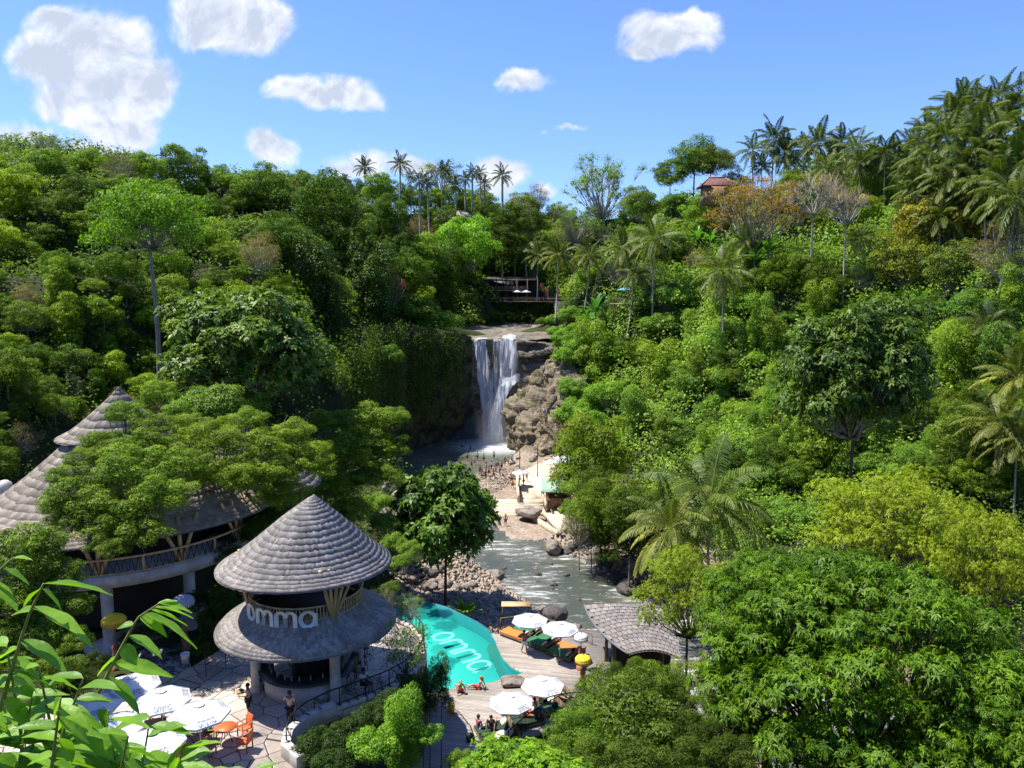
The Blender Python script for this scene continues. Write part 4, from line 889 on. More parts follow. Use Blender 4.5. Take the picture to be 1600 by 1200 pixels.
multi_tree(500, 800, 66, [(480, 720, 52, 60), (440, 770, 42, 58), (520, 760, 46, 66), (560, 740, 44, 67), (575, 660, 50, 70), (540, 700, 50, 68), (610, 700, 38, 70), (600, 745, 34, 68), (620, 650, 26, 71), (510, 660, 34, 69), (545, 800, 40, 64)], 'leafy tree standing behind the round bar roof', tint=(1.1, 1.12, .95), base_z=-2)
multi_tree(258, 700, 55, [(250, 615, 34, 57), (215, 640, 26, 56), (285, 640, 30, 57)], 'slim light-leaved tree behind the upper thatched roof', tint=(1.15, 1.2, 1), base_z=4)
ptree('mound0', 330, 640, 62, 58, tint=(.9, .9, 1), base_z=2); ptree('mound2', 380, 640, 46, 62, tint=(1.0, 1, 1), base_z=2); ptree('mound1', 290, 650, 40, 56, tint=(1, 1, .9), base_z=2); ptree('mound1', 235, 500, 28, 75, tint=(1.5, 1.5, .8), label='small bright bush halfway down the west slope')
multi_tree(60, 1040, 33, [(35, 865, 62, 33), (85, 900, 48, 33.5), (20, 930, 56, 32.5), (70, 850, 36, 34), (100, 950, 40, 33), (50, 985, 52, 32.5), (-5, 1000, 50, 32), (110, 1000, 34, 32.5), (25, 1040, 50, 31.5), (90, 1050, 42, 31)], 'bushy leafy tree below the grey shingled roof at the west edge', tint=(.9, .95, .85), base_z=0, sz=.85)
for (px, py, q, t, tn) in ((240, 985, 26, 42, .5), (205, 1000, 22, 41, .5), (330, 965, 28, 43, .5), (345, 930, 26, 45, .6), (350, 985, 24, 41, .45), (150, 1035, 24, 39, .5), (320, 1010, 22, 40, .4), (260, 960, 20, 44, .5), (310, 940, 26, 45, .5), (360, 950, 22, 43, .5), (130, 1065, 26, 37, .5), (100, 1090, 26, 36, .5), (350, 870, 30, 48, .8), (380, 880, 26, 47, .6), (360, 840, 26, 50, 1), (400, 830, 34, 50, .8), (430, 800, 34, 52, 1)): ptree('dark%d' % rng.integers(2), px, py, q, t, tint=(tn, tn * 1.05, tn), base_z=-.3, sz=.8, name='garden_shrub', cat='shrub', group='dark shrubs in the shaded garden')  # low tints paint the deep tree shade of the garden into the leaves
# right bank
ptree('broad0', 930, 715, 74, 90, tint=(1.0, .95, .75), sz=1.15, label='olive-green bushy tree on the river bank by the kiosk'); ptree('dark1', 940, 800, 50, 84, tint=(1.3, 1.2, .9), sz=1.1, base_z=-10.5); ptree('broad2', 985, 800, 45, 78, tint=(.5, .55, .5), base_z=-10); ptree('brown', 905, 825, 36, 84, tint=(.8, .95, .7), base_z=-10.5)
ptree('broad1', 1520, 680, 62, 62, tint=(.8, .8, .8)); ptree('dark0', 1440, 640, 40, 66)
def pinnate(px, py, rpx, t, seed, label, base_z=None, tint=(1, 1, 1), k=46, n=3600, sz=1., kind='dome'):
    r = np.random.default_rng(seed); lo = crown_layout(r, k, kind)
    c, _ = rosette_mesh('crown', M['leaf_lime'], seed, lo=lo, n=n, per=9, leaf=.042, asp=.28, droop=.9, shell=.75, curl=.6)
    proto('pinnate%d' % seed, c, branches=branch_mesh('branches', M['bark_dark'], lo, seed + 1, thick=.016, sub=3), trunk=1)
    return ptree('pinnate%d' % seed, px, py, rpx, t, label=label, base_z=base_z, tint=tint, sz=sz, name='feathery_tree')
pinnate(1395, 815, 125, 46, 201, 'lime green feathery tree on the east bank behind the mango tree', n=5200, sz=.85, tint=(1.35, 1.3, 1))
pinnate(1545, 880, 85, 41, 202, 'lime green feathery tree at the eastern picture edge', n=4200, sz=1.3, tint=(1.35, 1.3, 1))
pinnate(1078, 935, 92, 42, 203, 'drooping lime green tree between the river and the mango tree', base_z=-8, n=3800, sz=.95, tint=(1.15, 1.15, 1))
pinnate(1075, 1065, 38, 39, 204, 'slender lime green tree beside the path', base_z=-7, n=1500, sz=1.6, k=20, tint=(1.3, 1.25, 1))
# the big mango tree
def mango():
    r = np.random.default_rng(301); cs, rs = [], []
    for _ in range(6000):
        d = norm(r.normal(size=3))
        if d[2] < -.6: continue
        p = d * r.uniform(.72, .9) * np.array([1, 1, .85]); q = r.uniform(.11, .2)
        if any(np.linalg.norm(p - c) < .62 * (q + z) for c, z in zip(cs, rs)): continue
        cs.append(p); rs.append(q)
        if len(cs) > 110: break
    lo = (np.array(cs), np.array(rs))
    c, _ = rosette_mesh('crown', M['leaf_mango'], 302, lo=lo, n=12500, per=9, leaf=.036, asp=.26, droop=.7, shell=.5, curl=.7)
    proto('mango', c, branches=branch_mesh('branches', M['bark_dark'], lo, 303, thick=.022, sub=2), trunk=1)
    c2, lo2 = crown_mesh('inner_foliage', M['leaf_mango'], 304, 'dome', 60, 16000, .045, .3, lo=(lo[0] * .97, lo[1] * 1.15)); PROTO['mango']['inner'] = c2
    ptree('mango', 1345, 1060, 250, 34, label='huge round mango tree with shiny drooping leaf tufts', base_z=-6, sz=.92, name='mango_tree', trunk_r=.5)
    ptree('mango', 1215, 960, 128, 36, label='lower side crown of mango leaves facing the river', base_z=-6, sz=.9, name='mango_tree', trunk_r=.3, rz=2.2, tint=(1.05, 1.05, 1))
    ptree('mango', 1560, 1150, 150, 30, label='mango tree in the south-east corner of the picture', base_z=-4, sz=.9, name='mango_tree', trunk_r=.3, rz=4.2, tint=(.95, 1, .95))
mango()
# lower centre
ptree('broad2', 980, 1130, 95, 33, tint=(.72, .78, .75), base_z=-6, sz=.75, label='dark bushy shrub tree growing below the sun deck'); ptree('broad0', 1020, 1075, 45, 35, tint=(.8, .85, .8), base_z=-6); ptree('broad1', 905, 1150, 50, 31, tint=(.8, .95, .7), base_z=-6); ptree('airy', 960, 1090, 60, 35, tint=(1, 1, .8), base_z=-6)
bigleaf_hero(800, 1200, 80, 24, 105, 'bright hedge of glossy leaves along the bottom of the picture', n=900, leaf=.11, rzs=.45, asp=.5, mat='leaf_mango', tint=(1.5, 1.5, 1), base_z=-6, name='hedge_bush')
bigleaf_hero(870, 1215, 60, 23, 106, 'second bright glossy bush, partly cut by the picture bottom', n=700, leaf=.12, rzs=.45, asp=.5, mat='leaf_mango', tint=(1.4, 1.4, 1), base_z=-6, name='hedge_bush')
ptree('column0', 628, 1150, 42, 30, tint=(1.0, 1.15, .7), base_z=-5, sz=1.1, label='bright creeper covering a tall stump below the terrace', name='creeper_stump'); ptree('mound1', 585, 1170, 42, 29, tint=(1.1, 1.25, .8), base_z=-4); ptree('mound2', 660, 1150, 30, 30, tint=(1.1, 1.3, .8), base_z=-5); ptree('mound0', 625, 1115, 28, 31, tint=(1.3, 1.35, .8), base_z=-3.5)
ptree('column1', 688, 1062, 24, 40, tint=(.3, .38, .35), base_z=-5, sz=1.0, label='dark cypress-like creeper mass at the pool edge'); ptree('column0', 670, 1080, 24, 38.5, tint=(.28, .36, .33), base_z=-5)
for (px, py, r_, t) in ((500, 1165, 40, 33), (540, 1150, 38, 33.5), (580, 1125, 36, 34), (610, 1100, 30, 35), (520, 1200, 40, 31), (640, 1070, 24, 37)): ptree('mound%d' % rng.integers(3), px, py, r_, t, tint=(.22, .28, .28), base_z=-5)  # very low tints: shade below the terrace painted into the leaf colour
ptree('brown', 600, 940, 28, 44, tint=(.6, .8, .7), base_z=-3, label='twiggy shrub with a few red flowers beside the pool'); ptree('airy', 640, 950, 25, 42, base_z=-3)

# palms
ppalm(1108, 790, 118, 68, ci=4, ti=0, rz=.6, tint=(1.05, 1.2, .95), label='coconut palm with full glossy fronds overhanging the river, taller of two')
ppalm(1048, 826, 90, 66, ci=4, ti=1, rz=2.0, tint=(1.4, 1.35, 1.1), label='coconut palm with drooping pale fronds over the river, shorter of two')
for i, (px, py, r_, t) in enumerate([(570, 262, 21, 225), (625, 258, 22, 225), (655, 283, 22, 215), (538, 285, 16, 230), (690, 268, 16, 240), (697, 262, 15, 245), (712, 290, 18, 235), (738, 272, 18, 235), (727, 280, 16, 238), (757, 288, 16, 240), (785, 275, 22, 230), (750, 270, 15, 245), (668, 285, 18, 220), (518, 288, 14, 230), (197, 246, 14, 170), (180, 250, 12, 175),
        (255, 246, 14, 160), (480, 292, 14, 235), (500, 290, 14, 235), (600, 285, 14, 235), (642, 275, 14, 240)]):
    ppalm(px, py, r_, t, ci=[0, 3, 2][i % 3], ti=0, tint=(.35, .42, .38))
for i, (px, py, r_, t) in enumerate([(1210, 218, 36, 150), (1258, 235, 30, 150), (1242, 262, 28, 145), (1316, 222, 30, 150), (1383, 240, 32, 140), (1345, 255, 26, 140), (1418, 262, 28, 140), (1190, 262, 20, 150), (1440, 290, 34, 125),
        (1505, 168, 40, 125), (1530, 190, 38, 124), (1480, 220, 44, 120), (1555, 215, 46, 118), (1595, 165, 38, 122), (1450, 250, 40, 120), (1510, 255, 48, 115), (1580, 260, 48, 112), (1540, 300, 44, 108), (1470, 300, 38, 112), (1588, 310, 52, 98), (1430, 300, 34, 115), (1572, 185, 34, 120), (1600, 225, 40, 115), (1528, 160, 24, 128), (1370, 265, 24, 140), (1290, 262, 24, 145), (1226, 240, 32, 148), (1278, 226, 32, 146), (1300, 250, 30, 146), (1338, 234, 30, 144), (1362, 250, 30, 142), (1402, 246, 32, 138), (1428, 232, 32, 132), (1176, 236, 24, 150), (1485, 185, 40, 125), (1560, 155, 36, 128), (1525, 225, 46, 118), (1490, 280, 46, 112), (1565, 285, 50, 108), (1545, 250, 44, 115), (1600, 275, 50, 105), (1450, 205, 30, 126), (1470, 340, 36, 105)]):
    ppalm(px, py, r_ * (1.35 if i > 8 else 1.15), t, slide=2.2 if i > 8 else 3.0, ti=i % 2, tint=(.85, .9, .75) if i > 8 else (.42, .5, .38))
for i, (px, py, r_, t, tn) in enumerate([(1022, 375, 46, 128, (1.1, 1.2, .9)), (975, 390, 38, 135, (.9, .9, .8)), (872, 400, 32, 165, (.9, .9, .8)), (922, 400, 30, 160, (.8, .8, .7)), (1130, 425, 50, 112, (.85, .85, .8)), (1345, 375, 34, 100, (.9, 1, .8)), (1540, 510, 40, 75, (.6, .65, .6)), (1590, 590, 60, 60, (1.3, 1.2, .8)), (1560, 660, 60, 58, (1.1, 1.05, .8)), (1590, 690, 60, 52, (1, 1, .8)), (820, 385, 30, 190, (.9, .9, .8)), (840, 400, 28, 185, (.9, .9, .8)),
        (990, 430, 30, 130, (.7, .75, .7)), (1165, 380, 34, 125, (1.2, 1.3, .8))]):
    ppalm(px, py, r_ * 1.1, t, slide=3.0 if px < 1060 and py > 360 else 2.1, tint=tn)
def pban(px, py, rpx, t, tn):
    ts = np.linspace(.6 * t, 1.6 * t, 90); dd = rdir(px, py); gap = CAMZ + dd[2] * ts - H(dd[0] * ts, dd[1] * ts) - 1.3 * rpx / 1200 * ts; t = float(ts[int(np.argmin(np.abs(gap) + .05 * np.abs(ts - t)))])
    c = att(px, py, t); L = rpx / 1200 * t; banana((c[0], c[1], c[2] - L * .5), L, tn)
for q in [(930, 490, 34, 130, (.9, 1.1, .9)), (915, 500, 22, 130, (.9, 1.1, .9)), (1200, 395, 38, 118, (1, 1.1, 1.2)), (1180, 410, 34, 116, (1, 1.1, 1.2)), (1110, 378, 26, 125, (.9, 1.1, .9)), (1088, 372, 22, 126, (.9, 1.1, .9)), (1440, 478, 30, 84, (.7, .9, .9)), (1405, 488, 24, 84, (.7, .9, .9)), (1475, 488, 26, 82, (.7, .9, .9)), (1175, 372, 22, 126, (1, 1.1, 1)), (1360, 492, 22, 84, (.8, .9, .9)), (1500, 470, 20, 84, (.6, .8, .8))]: pban(*q)
for (px, py, L, z) in [(722, 962, 1.6, -7), (735, 962, 1.3, -7)]: c = onz(px, py, z); banana(c, L, (1, 1.1, .9), stem=.05)

# ------------------------------------------------------------------ the forest between
def fill(poly, n, kinds, rpx, seed, tints, spread=.75, lift=.9, grp=G1):
    r = np.random.default_rng(seed); xs = [p[0] for p in poly]; ys = [p[1] for p in poly]; pts = []; tries = 0
    while len(pts) < n and tries < 6000:
        tries += 1; px, py = r.uniform(min(xs), max(xs)), r.uniform(min(ys), max(ys))
        if not inpoly(np.array([px]), np.array([py]), poly)[0]: continue
        q = r.uniform(*rpx)
        if any(math.hypot(px - a, (py - b) * 1.25) < spread * (q + c) for a, b, c in pts): continue
        hh = hit(px, py + q * .5)
        if hh is None: continue
        p, t = hh; pts.append((px, py, q)); R = q / 1200 * t
        k = kinds[r.integers(len(kinds))]; tn = tints[r.integers(len(tints))]; j = r.uniform(.85, 1.15); tn = tuple(c * j for c in tn)
        li = .35 if k.startswith('mound') else lift
        c = (p[0], p[1], p[2] + R * li)
        if riv_d(c[0], c[1])[0] < R * .6: continue
        tree(k, c, R, tint=tn, sz=r.uniform(.8, 1.15), group='hillside shrubs and bushes' if k.startswith('mound') else grp)
    return len(pts)
cnt = []
DK = [(.9, .95, .8), (1.35, 1.35, .85), (.6, .7, .65), (1.6, 1.5, .75), (1.1, 1.15, .8)]
cnt.append(fill([(-30, 270), (320, 280), (520, 340), (545, 470), (530, 600), (250, 640), (100, 660), (-30, 760)], 105, ['broad0', 'broad1', 'broad2', 'dark0', 'dark1', 'tall0', 'umbrella', 'brown', 'broad0'], (18, 56), 11, DK, .62))
cnt.append(fill([(330, 290), (740, 320), (740, 480), (600, 480), (520, 400)], 40, ['broad0', 'dark0', 'broad2', 'tall1', 'dark1', 'brown'], (16, 40), 12, DK, .62))
cnt.append(fill([(640, 325), (1010, 320), (1000, 450), (740, 450)], 36, ['broad0', 'broad1', 'dark0', 'tall0', 'brown', 'airy'], (16, 30), 13, [(.9, .95, .8), (1.1, 1.1, .8), (.75, .8, .75)], .62))
cnt.append(fill([(1000, 310), (1620, 330), (1620, 480), (1000, 480)], 65, ['broad0', 'broad2', 'airy', 'brown', 'mound0', 'mound1', 'tall1', 'dark0', 'mound2'], (16, 46), 14, [(1, 1.1, .9), (1.35, 1.3, .8), (.6, .7, .7), (1.1, 1, .8)], .65))
cnt.append(fill([(890, 480), (1620, 480), (1620, 740), (1210, 740), (1000, 690), (900, 620)], 110, ['mound0', 'mound1', 'mound2', 'airy', 'column0', 'broad1', 'mound1', 'column1', 'broad2', 'dark1'], (17, 50), 15, [(.85, .95, .9), (1.15, 1.1, .9), (1.2, 1.1, .7), (.55, .65, .65), (.85, .9, .75)], .6))
cnt.append(fill([(1140, 690), (1300, 740), (1280, 830), (1120, 860), (1080, 800)], 30, ['mound0', 'mound2', 'mound1', 'broad2'], (18, 40), 16, [(.85, .95, .9), (.95, 1, 1)], .6))
cnt.append(fill([(1140, 640), (1620, 600), (1620, 800), (1300, 740), (1140, 720)], 40, ['mound0', 'mound1', 'mound2', 'broad0', 'column0'], (20, 42), 17, [(.9, 1, .8), (1.1, 1.1, .8), (.7, .75, .7)], .55)); cnt.append(fill([(1060, 560), (1240, 560), (1240, 760), (1060, 700)], 24, ['mound0', 'mound1', 'column1', 'mound2'], (20, 40), 18, [(.9, 1, .8), (1.1, 1.1, .8), (.7, .75, .7)], .55))
# bushes over the brink of the east cliff
for i, (px, py, r_, t) in enumerate([(905, 545, 34, 148), (880, 590, 26, 150), (930, 590, 34, 140), (900, 520, 26, 160), (890, 495, 24, 185), (955, 555, 34, 138), (925, 640, 34, 125), (880, 630, 18, 140)]): ptree('mound%d' % (i % 3), px, py, r_, t, tint=(1.0, 1.1, .75))
for (px, py, r_, t, bz) in [(885, 560, 28, 152, 3), (895, 610, 30, 146, 0), (888, 655, 26, 140, -4), (905, 690, 30, 132, -7), (880, 530, 24, 158, 7), (920, 660, 34, 132, -4), (900, 640, 26, 140, -3), (940, 620, 34, 136, 0)]: ptree('mound%d' % rng.integers(3), px, py, r_, t, tint=(.95, 1.1, .75), base_z=bz)

# dark growth behind the rock shelf and along the shaded river bank
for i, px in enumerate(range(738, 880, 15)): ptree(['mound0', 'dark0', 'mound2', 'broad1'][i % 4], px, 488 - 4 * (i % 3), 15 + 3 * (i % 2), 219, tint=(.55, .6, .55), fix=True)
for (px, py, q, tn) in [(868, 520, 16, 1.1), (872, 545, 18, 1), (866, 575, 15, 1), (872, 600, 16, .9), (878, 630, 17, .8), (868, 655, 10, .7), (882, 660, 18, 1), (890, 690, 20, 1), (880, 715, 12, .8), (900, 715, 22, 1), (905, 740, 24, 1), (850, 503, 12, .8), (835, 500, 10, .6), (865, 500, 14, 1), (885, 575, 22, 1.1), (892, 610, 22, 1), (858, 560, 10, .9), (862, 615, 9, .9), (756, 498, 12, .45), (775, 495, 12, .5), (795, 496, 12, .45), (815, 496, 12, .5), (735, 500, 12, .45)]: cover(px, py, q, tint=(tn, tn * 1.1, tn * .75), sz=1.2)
for (px, py, q, t, tn) in [(902, 800, 34, 92, .9), (935, 770, 44, 94, .95), (962, 830, 42, 84, .5), (990, 850, 40, 80, .35), (925, 838, 26, 86, .7), (1005, 800, 46, 82, .6), (1030, 858, 36, 77, .35), (965, 780, 46, 90, .8), (1040, 820, 40, 80, .5), (900, 765, 30, 100, 1), (1060, 870, 34, 74, .4), (950, 870, 22, 82, .4), (1080, 840, 40, 74, .6)]: ptree(['broad0', 'dark1', 'mound0'][rng.integers(3)], px, py, q, t, tint=(tn, tn, tn * .8), fix=True, sz=.95, name='bank_tree', group='trees on the shaded river bank')  # lowered tints paint in the dark shade under the palms
for (px, py, q, t, tn) in [(625, 880, 20, 54, .9), (640, 860, 22, 60, 1), (615, 850, 24, 62, 1), (600, 820, 30, 66, .9), (590, 790, 30, 75, 1), (625, 800, 22, 88, .9), (610, 920, 18, 47, .6)]: ptree('mound%d' % rng.integers(3), px, py, q, t, tint=(tn, tn, tn * .8), fix=True)
pinnate(632, 1015, 48, 37, 205, 'young feathery tree rising in front of the terrace railing', base_z=-5, n=1300, sz=1.1, k=22, tint=(.6, .8, .9))
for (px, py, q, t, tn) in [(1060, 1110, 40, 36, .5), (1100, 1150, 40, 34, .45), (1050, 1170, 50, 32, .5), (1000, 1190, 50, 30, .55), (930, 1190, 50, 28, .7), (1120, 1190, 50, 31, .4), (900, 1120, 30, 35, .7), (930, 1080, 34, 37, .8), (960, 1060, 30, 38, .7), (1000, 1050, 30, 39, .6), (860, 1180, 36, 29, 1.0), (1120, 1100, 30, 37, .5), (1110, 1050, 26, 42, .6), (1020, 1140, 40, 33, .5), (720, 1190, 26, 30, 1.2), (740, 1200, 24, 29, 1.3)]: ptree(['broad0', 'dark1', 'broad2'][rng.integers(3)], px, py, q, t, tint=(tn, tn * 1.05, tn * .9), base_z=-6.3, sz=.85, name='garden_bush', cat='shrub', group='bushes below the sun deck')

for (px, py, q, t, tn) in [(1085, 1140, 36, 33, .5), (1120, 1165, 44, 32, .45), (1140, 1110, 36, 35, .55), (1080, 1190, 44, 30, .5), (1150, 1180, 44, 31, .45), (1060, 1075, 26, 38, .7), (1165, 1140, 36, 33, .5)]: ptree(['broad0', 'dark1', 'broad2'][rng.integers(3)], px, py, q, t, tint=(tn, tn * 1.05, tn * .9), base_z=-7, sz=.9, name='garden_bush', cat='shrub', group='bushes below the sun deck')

for (px, py, q, t, tn) in [(785, 352, 30, 226, .8), (805, 338, 26, 230, .8), (765, 335, 24, 234, .85), (782, 385, 34, 222, .75), (830, 350, 26, 226, .8), (700, 345, 26, 232, .9)]: ptree(['broad0', 'dark1'][rng.integers(2)], px, py, q, t, tint=(tn, tn, tn * .8), fix=True)
# ------------------------------------------------------------------ building materials
def attr_mat(name, ca, cb, rough=.85, bump=.4, bscale=18, stretch=(1, 1, 1), spec=.25, mott=.35):
    m = bpy.data.materials.new(name); m.use_nodes = True; N = NT(m.node_tree); b = N.n['Principled BSDF']; b.inputs['Roughness'].default_value = rough; b.inputs['Specular IOR Level'].default_value = spec
    at = N.new('ShaderNodeAttribute', attribute_name='tint'); tc = N.new('ShaderNodeTexCoord'); n = N.noise(tc.outputs['Object'], 1.2, 5, .65); n2 = N.noise(tc.outputs['Object'], bscale, 4, .6)
    col = N.mix(at.outputs['Fac'], ca, cb); col = N.mix(N.math('MULTIPLY', N.mr(n, .35, .7), mott), col, tuple(c * .45 for c in ca)); col = N.mix(N.math('MULTIPLY', N.mr(n2, .4, .7), .3), col, tuple(c * .5 for c in cb))
    N.put(b.inputs['Base Color'], col); bp = N.new('ShaderNodeBump'); bp.inputs['Strength'].default_value = bump; bp.inputs['Distance'].default_value = .03; N.l.new(n2, bp.inputs['Height']); N.l.new(bp.outputs[0], b.inputs['Normal']); return m
M['thatch'] = attr_mat('wood_shingle', (.17, .15, .135), (.43, .385, .34), mott=.55)
M['thatch_tan'] = attr_mat('tan_shingle', (.20, .165, .13), (.42, .36, .29), mott=.6)
M['thatch_hut'] = attr_mat('hut_shingle', (.13, .115, .105), (.30, .265, .24))
M['thatch_grey'] = attr_mat('grey_shingle', (.15, .15, .155), (.27, .27, .28))
M['bamboo'] = pmat('bamboo', (.50, .34, .16), .45, var=.25, vscale=4, stretch=(1, 1, .3))
M['bamboo_dark'] = pmat('bamboo_dark', (.20, .13, .07), .6, var=.3, vscale=5)
M['plaster'] = pmat('plaster', (.46, .43, .38), .85, var=.18, vscale=1.5, bump=.15)
M['dark'] = pmat('dark_wood', (.02, .016, .013), .6); M['black'] = pmat('black_metal', (.015, .015, .016), .45)
M['counter'] = pmat('dark_counter', (.03, .028, .026), .3); M['white'] = pmat('white_paint', (.75, .74, .70), .5, var=.05)
M['canvas'] = pmat('white_canvas', (.62, .62, .62), .8, var=.03, vscale=2); M['ink'] = pmat('grey_print', (.30, .31, .33), .7)
M['orange'] = pmat('orange_paint', (.55, .13, .04), .5, var=.15); M['wicker'] = pmat('tan_wicker', (.36, .21, .10), .7, var=.3, vscale=12, bump=.3, bscale=60)
M['green_mat'] = pmat('green_cushion', (.03, .14, .06), .85, var=.15); M['green_dark'] = pmat('dark_green_cushion', (.018, .035, .022), .85, var=.2); M['orange_mat'] = pmat('orange_cushion', (.62, .17, .03), .8, var=.1); M['cream'] = pmat('cream_cushion', (.62, .55, .42), .85, var=.1)
M['concrete'] = pmat('concrete', (.38, .355, .32), .9, var=.15, vscale=.8, bump=.2); M['sand'] = pmat('sandy_concrete', (.50, .42, .31), .9, var=.15, vscale=.8, bump=.2, bscale=6)
M['brick'] = pmat('brick', (.30, .17, .10), .9, var=.35, vscale=3, bump=.4, bscale=8)

def shingles(surf, rows, width, seed, lift=.009, over=1.15, tbias=0.0):
    """surf(u, v) -> point on the roof, u round it (0..1), v from the ridge (0) to the eave (1); returns verts, faces, tints of lapped shingles"""
    r = np.random.default_rng(seed); V = []; F = []; T = []
    for j in range(rows):
        v0 = j / rows; v1 = min(1.0, (j + over) / rows); a = np.array([surf(u, (v0 + v1) / 2) for u in np.linspace(0, 1, 40)]); per = np.linalg.norm(np.diff(a, axis=0), axis=1).sum()
        n = max(6, int(per / width)); u0 = r.random() / n; rt = r.uniform(-.05, .05)
        for i in range(n):
            ua, ub = (i + .02) / n + u0, (i + .98) / n + u0; jit = r.uniform(-.12, .12) / rows
            p = [np.array(surf(q % 1.0, s)) for q, s in ((ua, v0), (ub, v0), (ub, min(1.0, v1 + jit)), (ua, min(1.0, v1 + jit)))]
            nr = np.cross(p[1] - p[0], p[3] - p[0]); nr = nr / (np.linalg.norm(nr) + 1e-9); nr = nr if nr[2] > 0 else -nr; lf = lift * r.uniform(.6, 1.5)
            b = len(V); V += [p[0], p[1], p[2] + nr * lf, p[3] + nr * lf, p[2] + nr * .001, p[3] + nr * .001]; F += [[b, b + 1, b + 2, b + 3], [b + 3, b + 2, b + 4, b + 5]]; T += [np.clip(.5 + .22 * r.normal() + rt + tbias, 0, 1)] * 6
    return V, F, T
def roof_obj(name, surf, rows, width, seed, mat, parent, under=True, nu=64, nv=14):
    V, F, T = shingles(surf, rows, width, seed); b = len(V)
    if under:                                            # the board the shingles are nailed to
        for j in range(nv + 1):
            for i in range(nu): p = np.array(surf(i / nu, j / nv)); V.append(p - np.array([0, 0, .07]))
        for j in range(nv):
            for i in range(nu): F.append([b + j * nu + i, b + j * nu + (i + 1) % nu, b + (j + 1) * nu + (i + 1) % nu, b + (j + 1) * nu + i])
        T += [.15] * ((nv + 1) * nu)
    return link(name, npmesh(name, np.array(V), F, mat, T), parent)
def cone_surf(prof, peak=(0, 0), stretch=(1, 1), wob=0.0, rot=0.0, a0=0, a1=2 * PI):
    pr = np.array(prof, float); k = np.linspace(0, 1, len(pr))
    def f(u, v):
        r = np.interp(v, k, pr[:, 0]); z = np.interp(v, k, pr[:, 1]); an = a0 + u * (a1 - a0); s = 1 - v
        rr = r * (1 + wob * math.cos(3 * an + 1) * v)
        x, y = rr * math.cos(an) * stretch[0], rr * math.sin(an) * stretch[1]
        c, q = math.cos(rot), math.sin(rot)
        return (x * c - y * q + peak[0] * s, x * q + y * c + peak[1] * s, z + wob * .8 * math.cos(2 * an) * v)
    return f
# the stylised o-m-m-a lettering as centre lines in a unit-high band
def word_lines():
    L = []; x = 0
    def ring(x, w):
        return [(x + w / 2 + w / 2 * math.sin(t), .5 + (.5 - w / 2 if False else .5) * math.cos(t) * 1.0) for t in np.linspace(0, 2 * PI, 25)]
    def arch(x, w): return [(x, 0)] + [(x + w / 2 - w / 2 * math.cos(t), .68 + .32 * math.sin(t)) for t in np.linspace(0, PI, 9)] + [(x + w, 0)]
    L.append(ring(x, .62)); x += .84
    L.append(arch(x, .42)); L.append(arch(x + .42, .42)); x += 1.06
    L.append(arch(x, .42)); L.append(arch(x + .42, .42)); x += 1.06
    L.append(ring(x, .62)); L.append([(x + .62, .85), (x + .62, .1), (x + .74, 0)]); x += .76
    return L, x
def ribbon(lines, w, place, n=1):
    """flat strips of half width w along the lines; place(x, y) -> world point"""
    V = []; F = []
    for ln in lines:
        ln = np.array(ln, float); t = norm(np.gradient(ln, axis=0)); nn = np.stack([-t[:, 1], t[:, 0]], 1); b = len(V)
        for p, q in zip(ln, nn): V.append(place(*(p + q * w))); V.append(place(*(p - q * w)))
        F += [[b + 2 * i, b + 2 * i + 1, b + 2 * i + 3, b + 2 * i + 2] for i in range(len(ln) - 1)]
    return V, F

# ------------------------------------------------------------------ terrace, pool, deck
def flag_mat():
    m = bpy.data.materials.new('flagstone'); m.use_nodes = True; N = NT(m.node_tree); b = N.n['Principled BSDF']; b.inputs['Roughness'].default_value = .85
    g = N.new('ShaderNodeNewGeometry'); P = g.outputs['Position']; e = N.vor(P, 1.0, 'DISTANCE_TO_EDGE'); c = N.vor(P, 1.0, 'F1', 'Color'); s = N.new('ShaderNodeSeparateColor'); N.l.new(c, s.inputs[0])
    st = N.mix(s.outputs[0], (.40, .34, .285), (.54, .47, .40)); st = N.mix(N.math('MULTIPLY', N.mr(N.noise(P, 2.5, 5, .65), .4, .7), .35), st, (.23, .19, .16)); N.put(b.inputs['Base Color'], N.mix(N.mr(e, .010, .022), (.05, .04, .035), st))
    bp = N.new('ShaderNodeBump'); bp.inputs['Strength'].default_value = .6; bp.inputs['Distance'].default_value = .03; N.l.new(N.mr(e, .01, .05), bp.inputs['Height']); N.l.new(bp.outputs[0], b.inputs['Normal']); return m
def plank_mat():
    m = bpy.data.materials.new('deck_planks'); m.use_nodes = True; N = NT(m.node_tree); b = N.n['Principled BSDF']; b.inputs['Roughness'].default_value = .75
    g = N.new('ShaderNodeNewGeometry'); mp = N.new('ShaderNodeMapping'); N.l.new(g.outputs['Position'], mp.inputs[0]); mp.inputs['Rotation'].default_value = (0, 0, math.radians(12))
    s = N.new('ShaderNodeSeparateXYZ'); N.l.new(mp.outputs[0], s.inputs[0]); y = N.math('DIVIDE', s.outputs[1], .16); fr = N.math('FRACT', y); fl = N.math('FLOOR', y)
    w = N.new('ShaderNodeTexWhiteNoise', noise_dimensions='2D'); cm = N.new('ShaderNodeCombineXYZ'); N.l.new(fl, cm.inputs[0]); N.l.new(N.math('FLOOR', N.math('ADD', N.math('DIVIDE', s.outputs[0], 2.6), N.math('MULTIPLY', fl, .37))), cm.inputs[1]); N.l.new(cm.outputs[0], w.inputs[0])
    col = N.mix(w.outputs[0], (.24, .205, .17), (.37, .325, .28)); col = N.mix(N.math('MULTIPLY', N.mr(N.noise(g.outputs['Position'], 1.1, 5, .65), .4, .7), .4), col, (.17, .14, .12))
    gap = N.math('LESS_THAN', N.math('ABSOLUTE', N.math('SUBTRACT', fr, .5)), .44); N.put(b.inputs['Base Color'], N.mix(gap, (.03, .025, .02), col)); return m
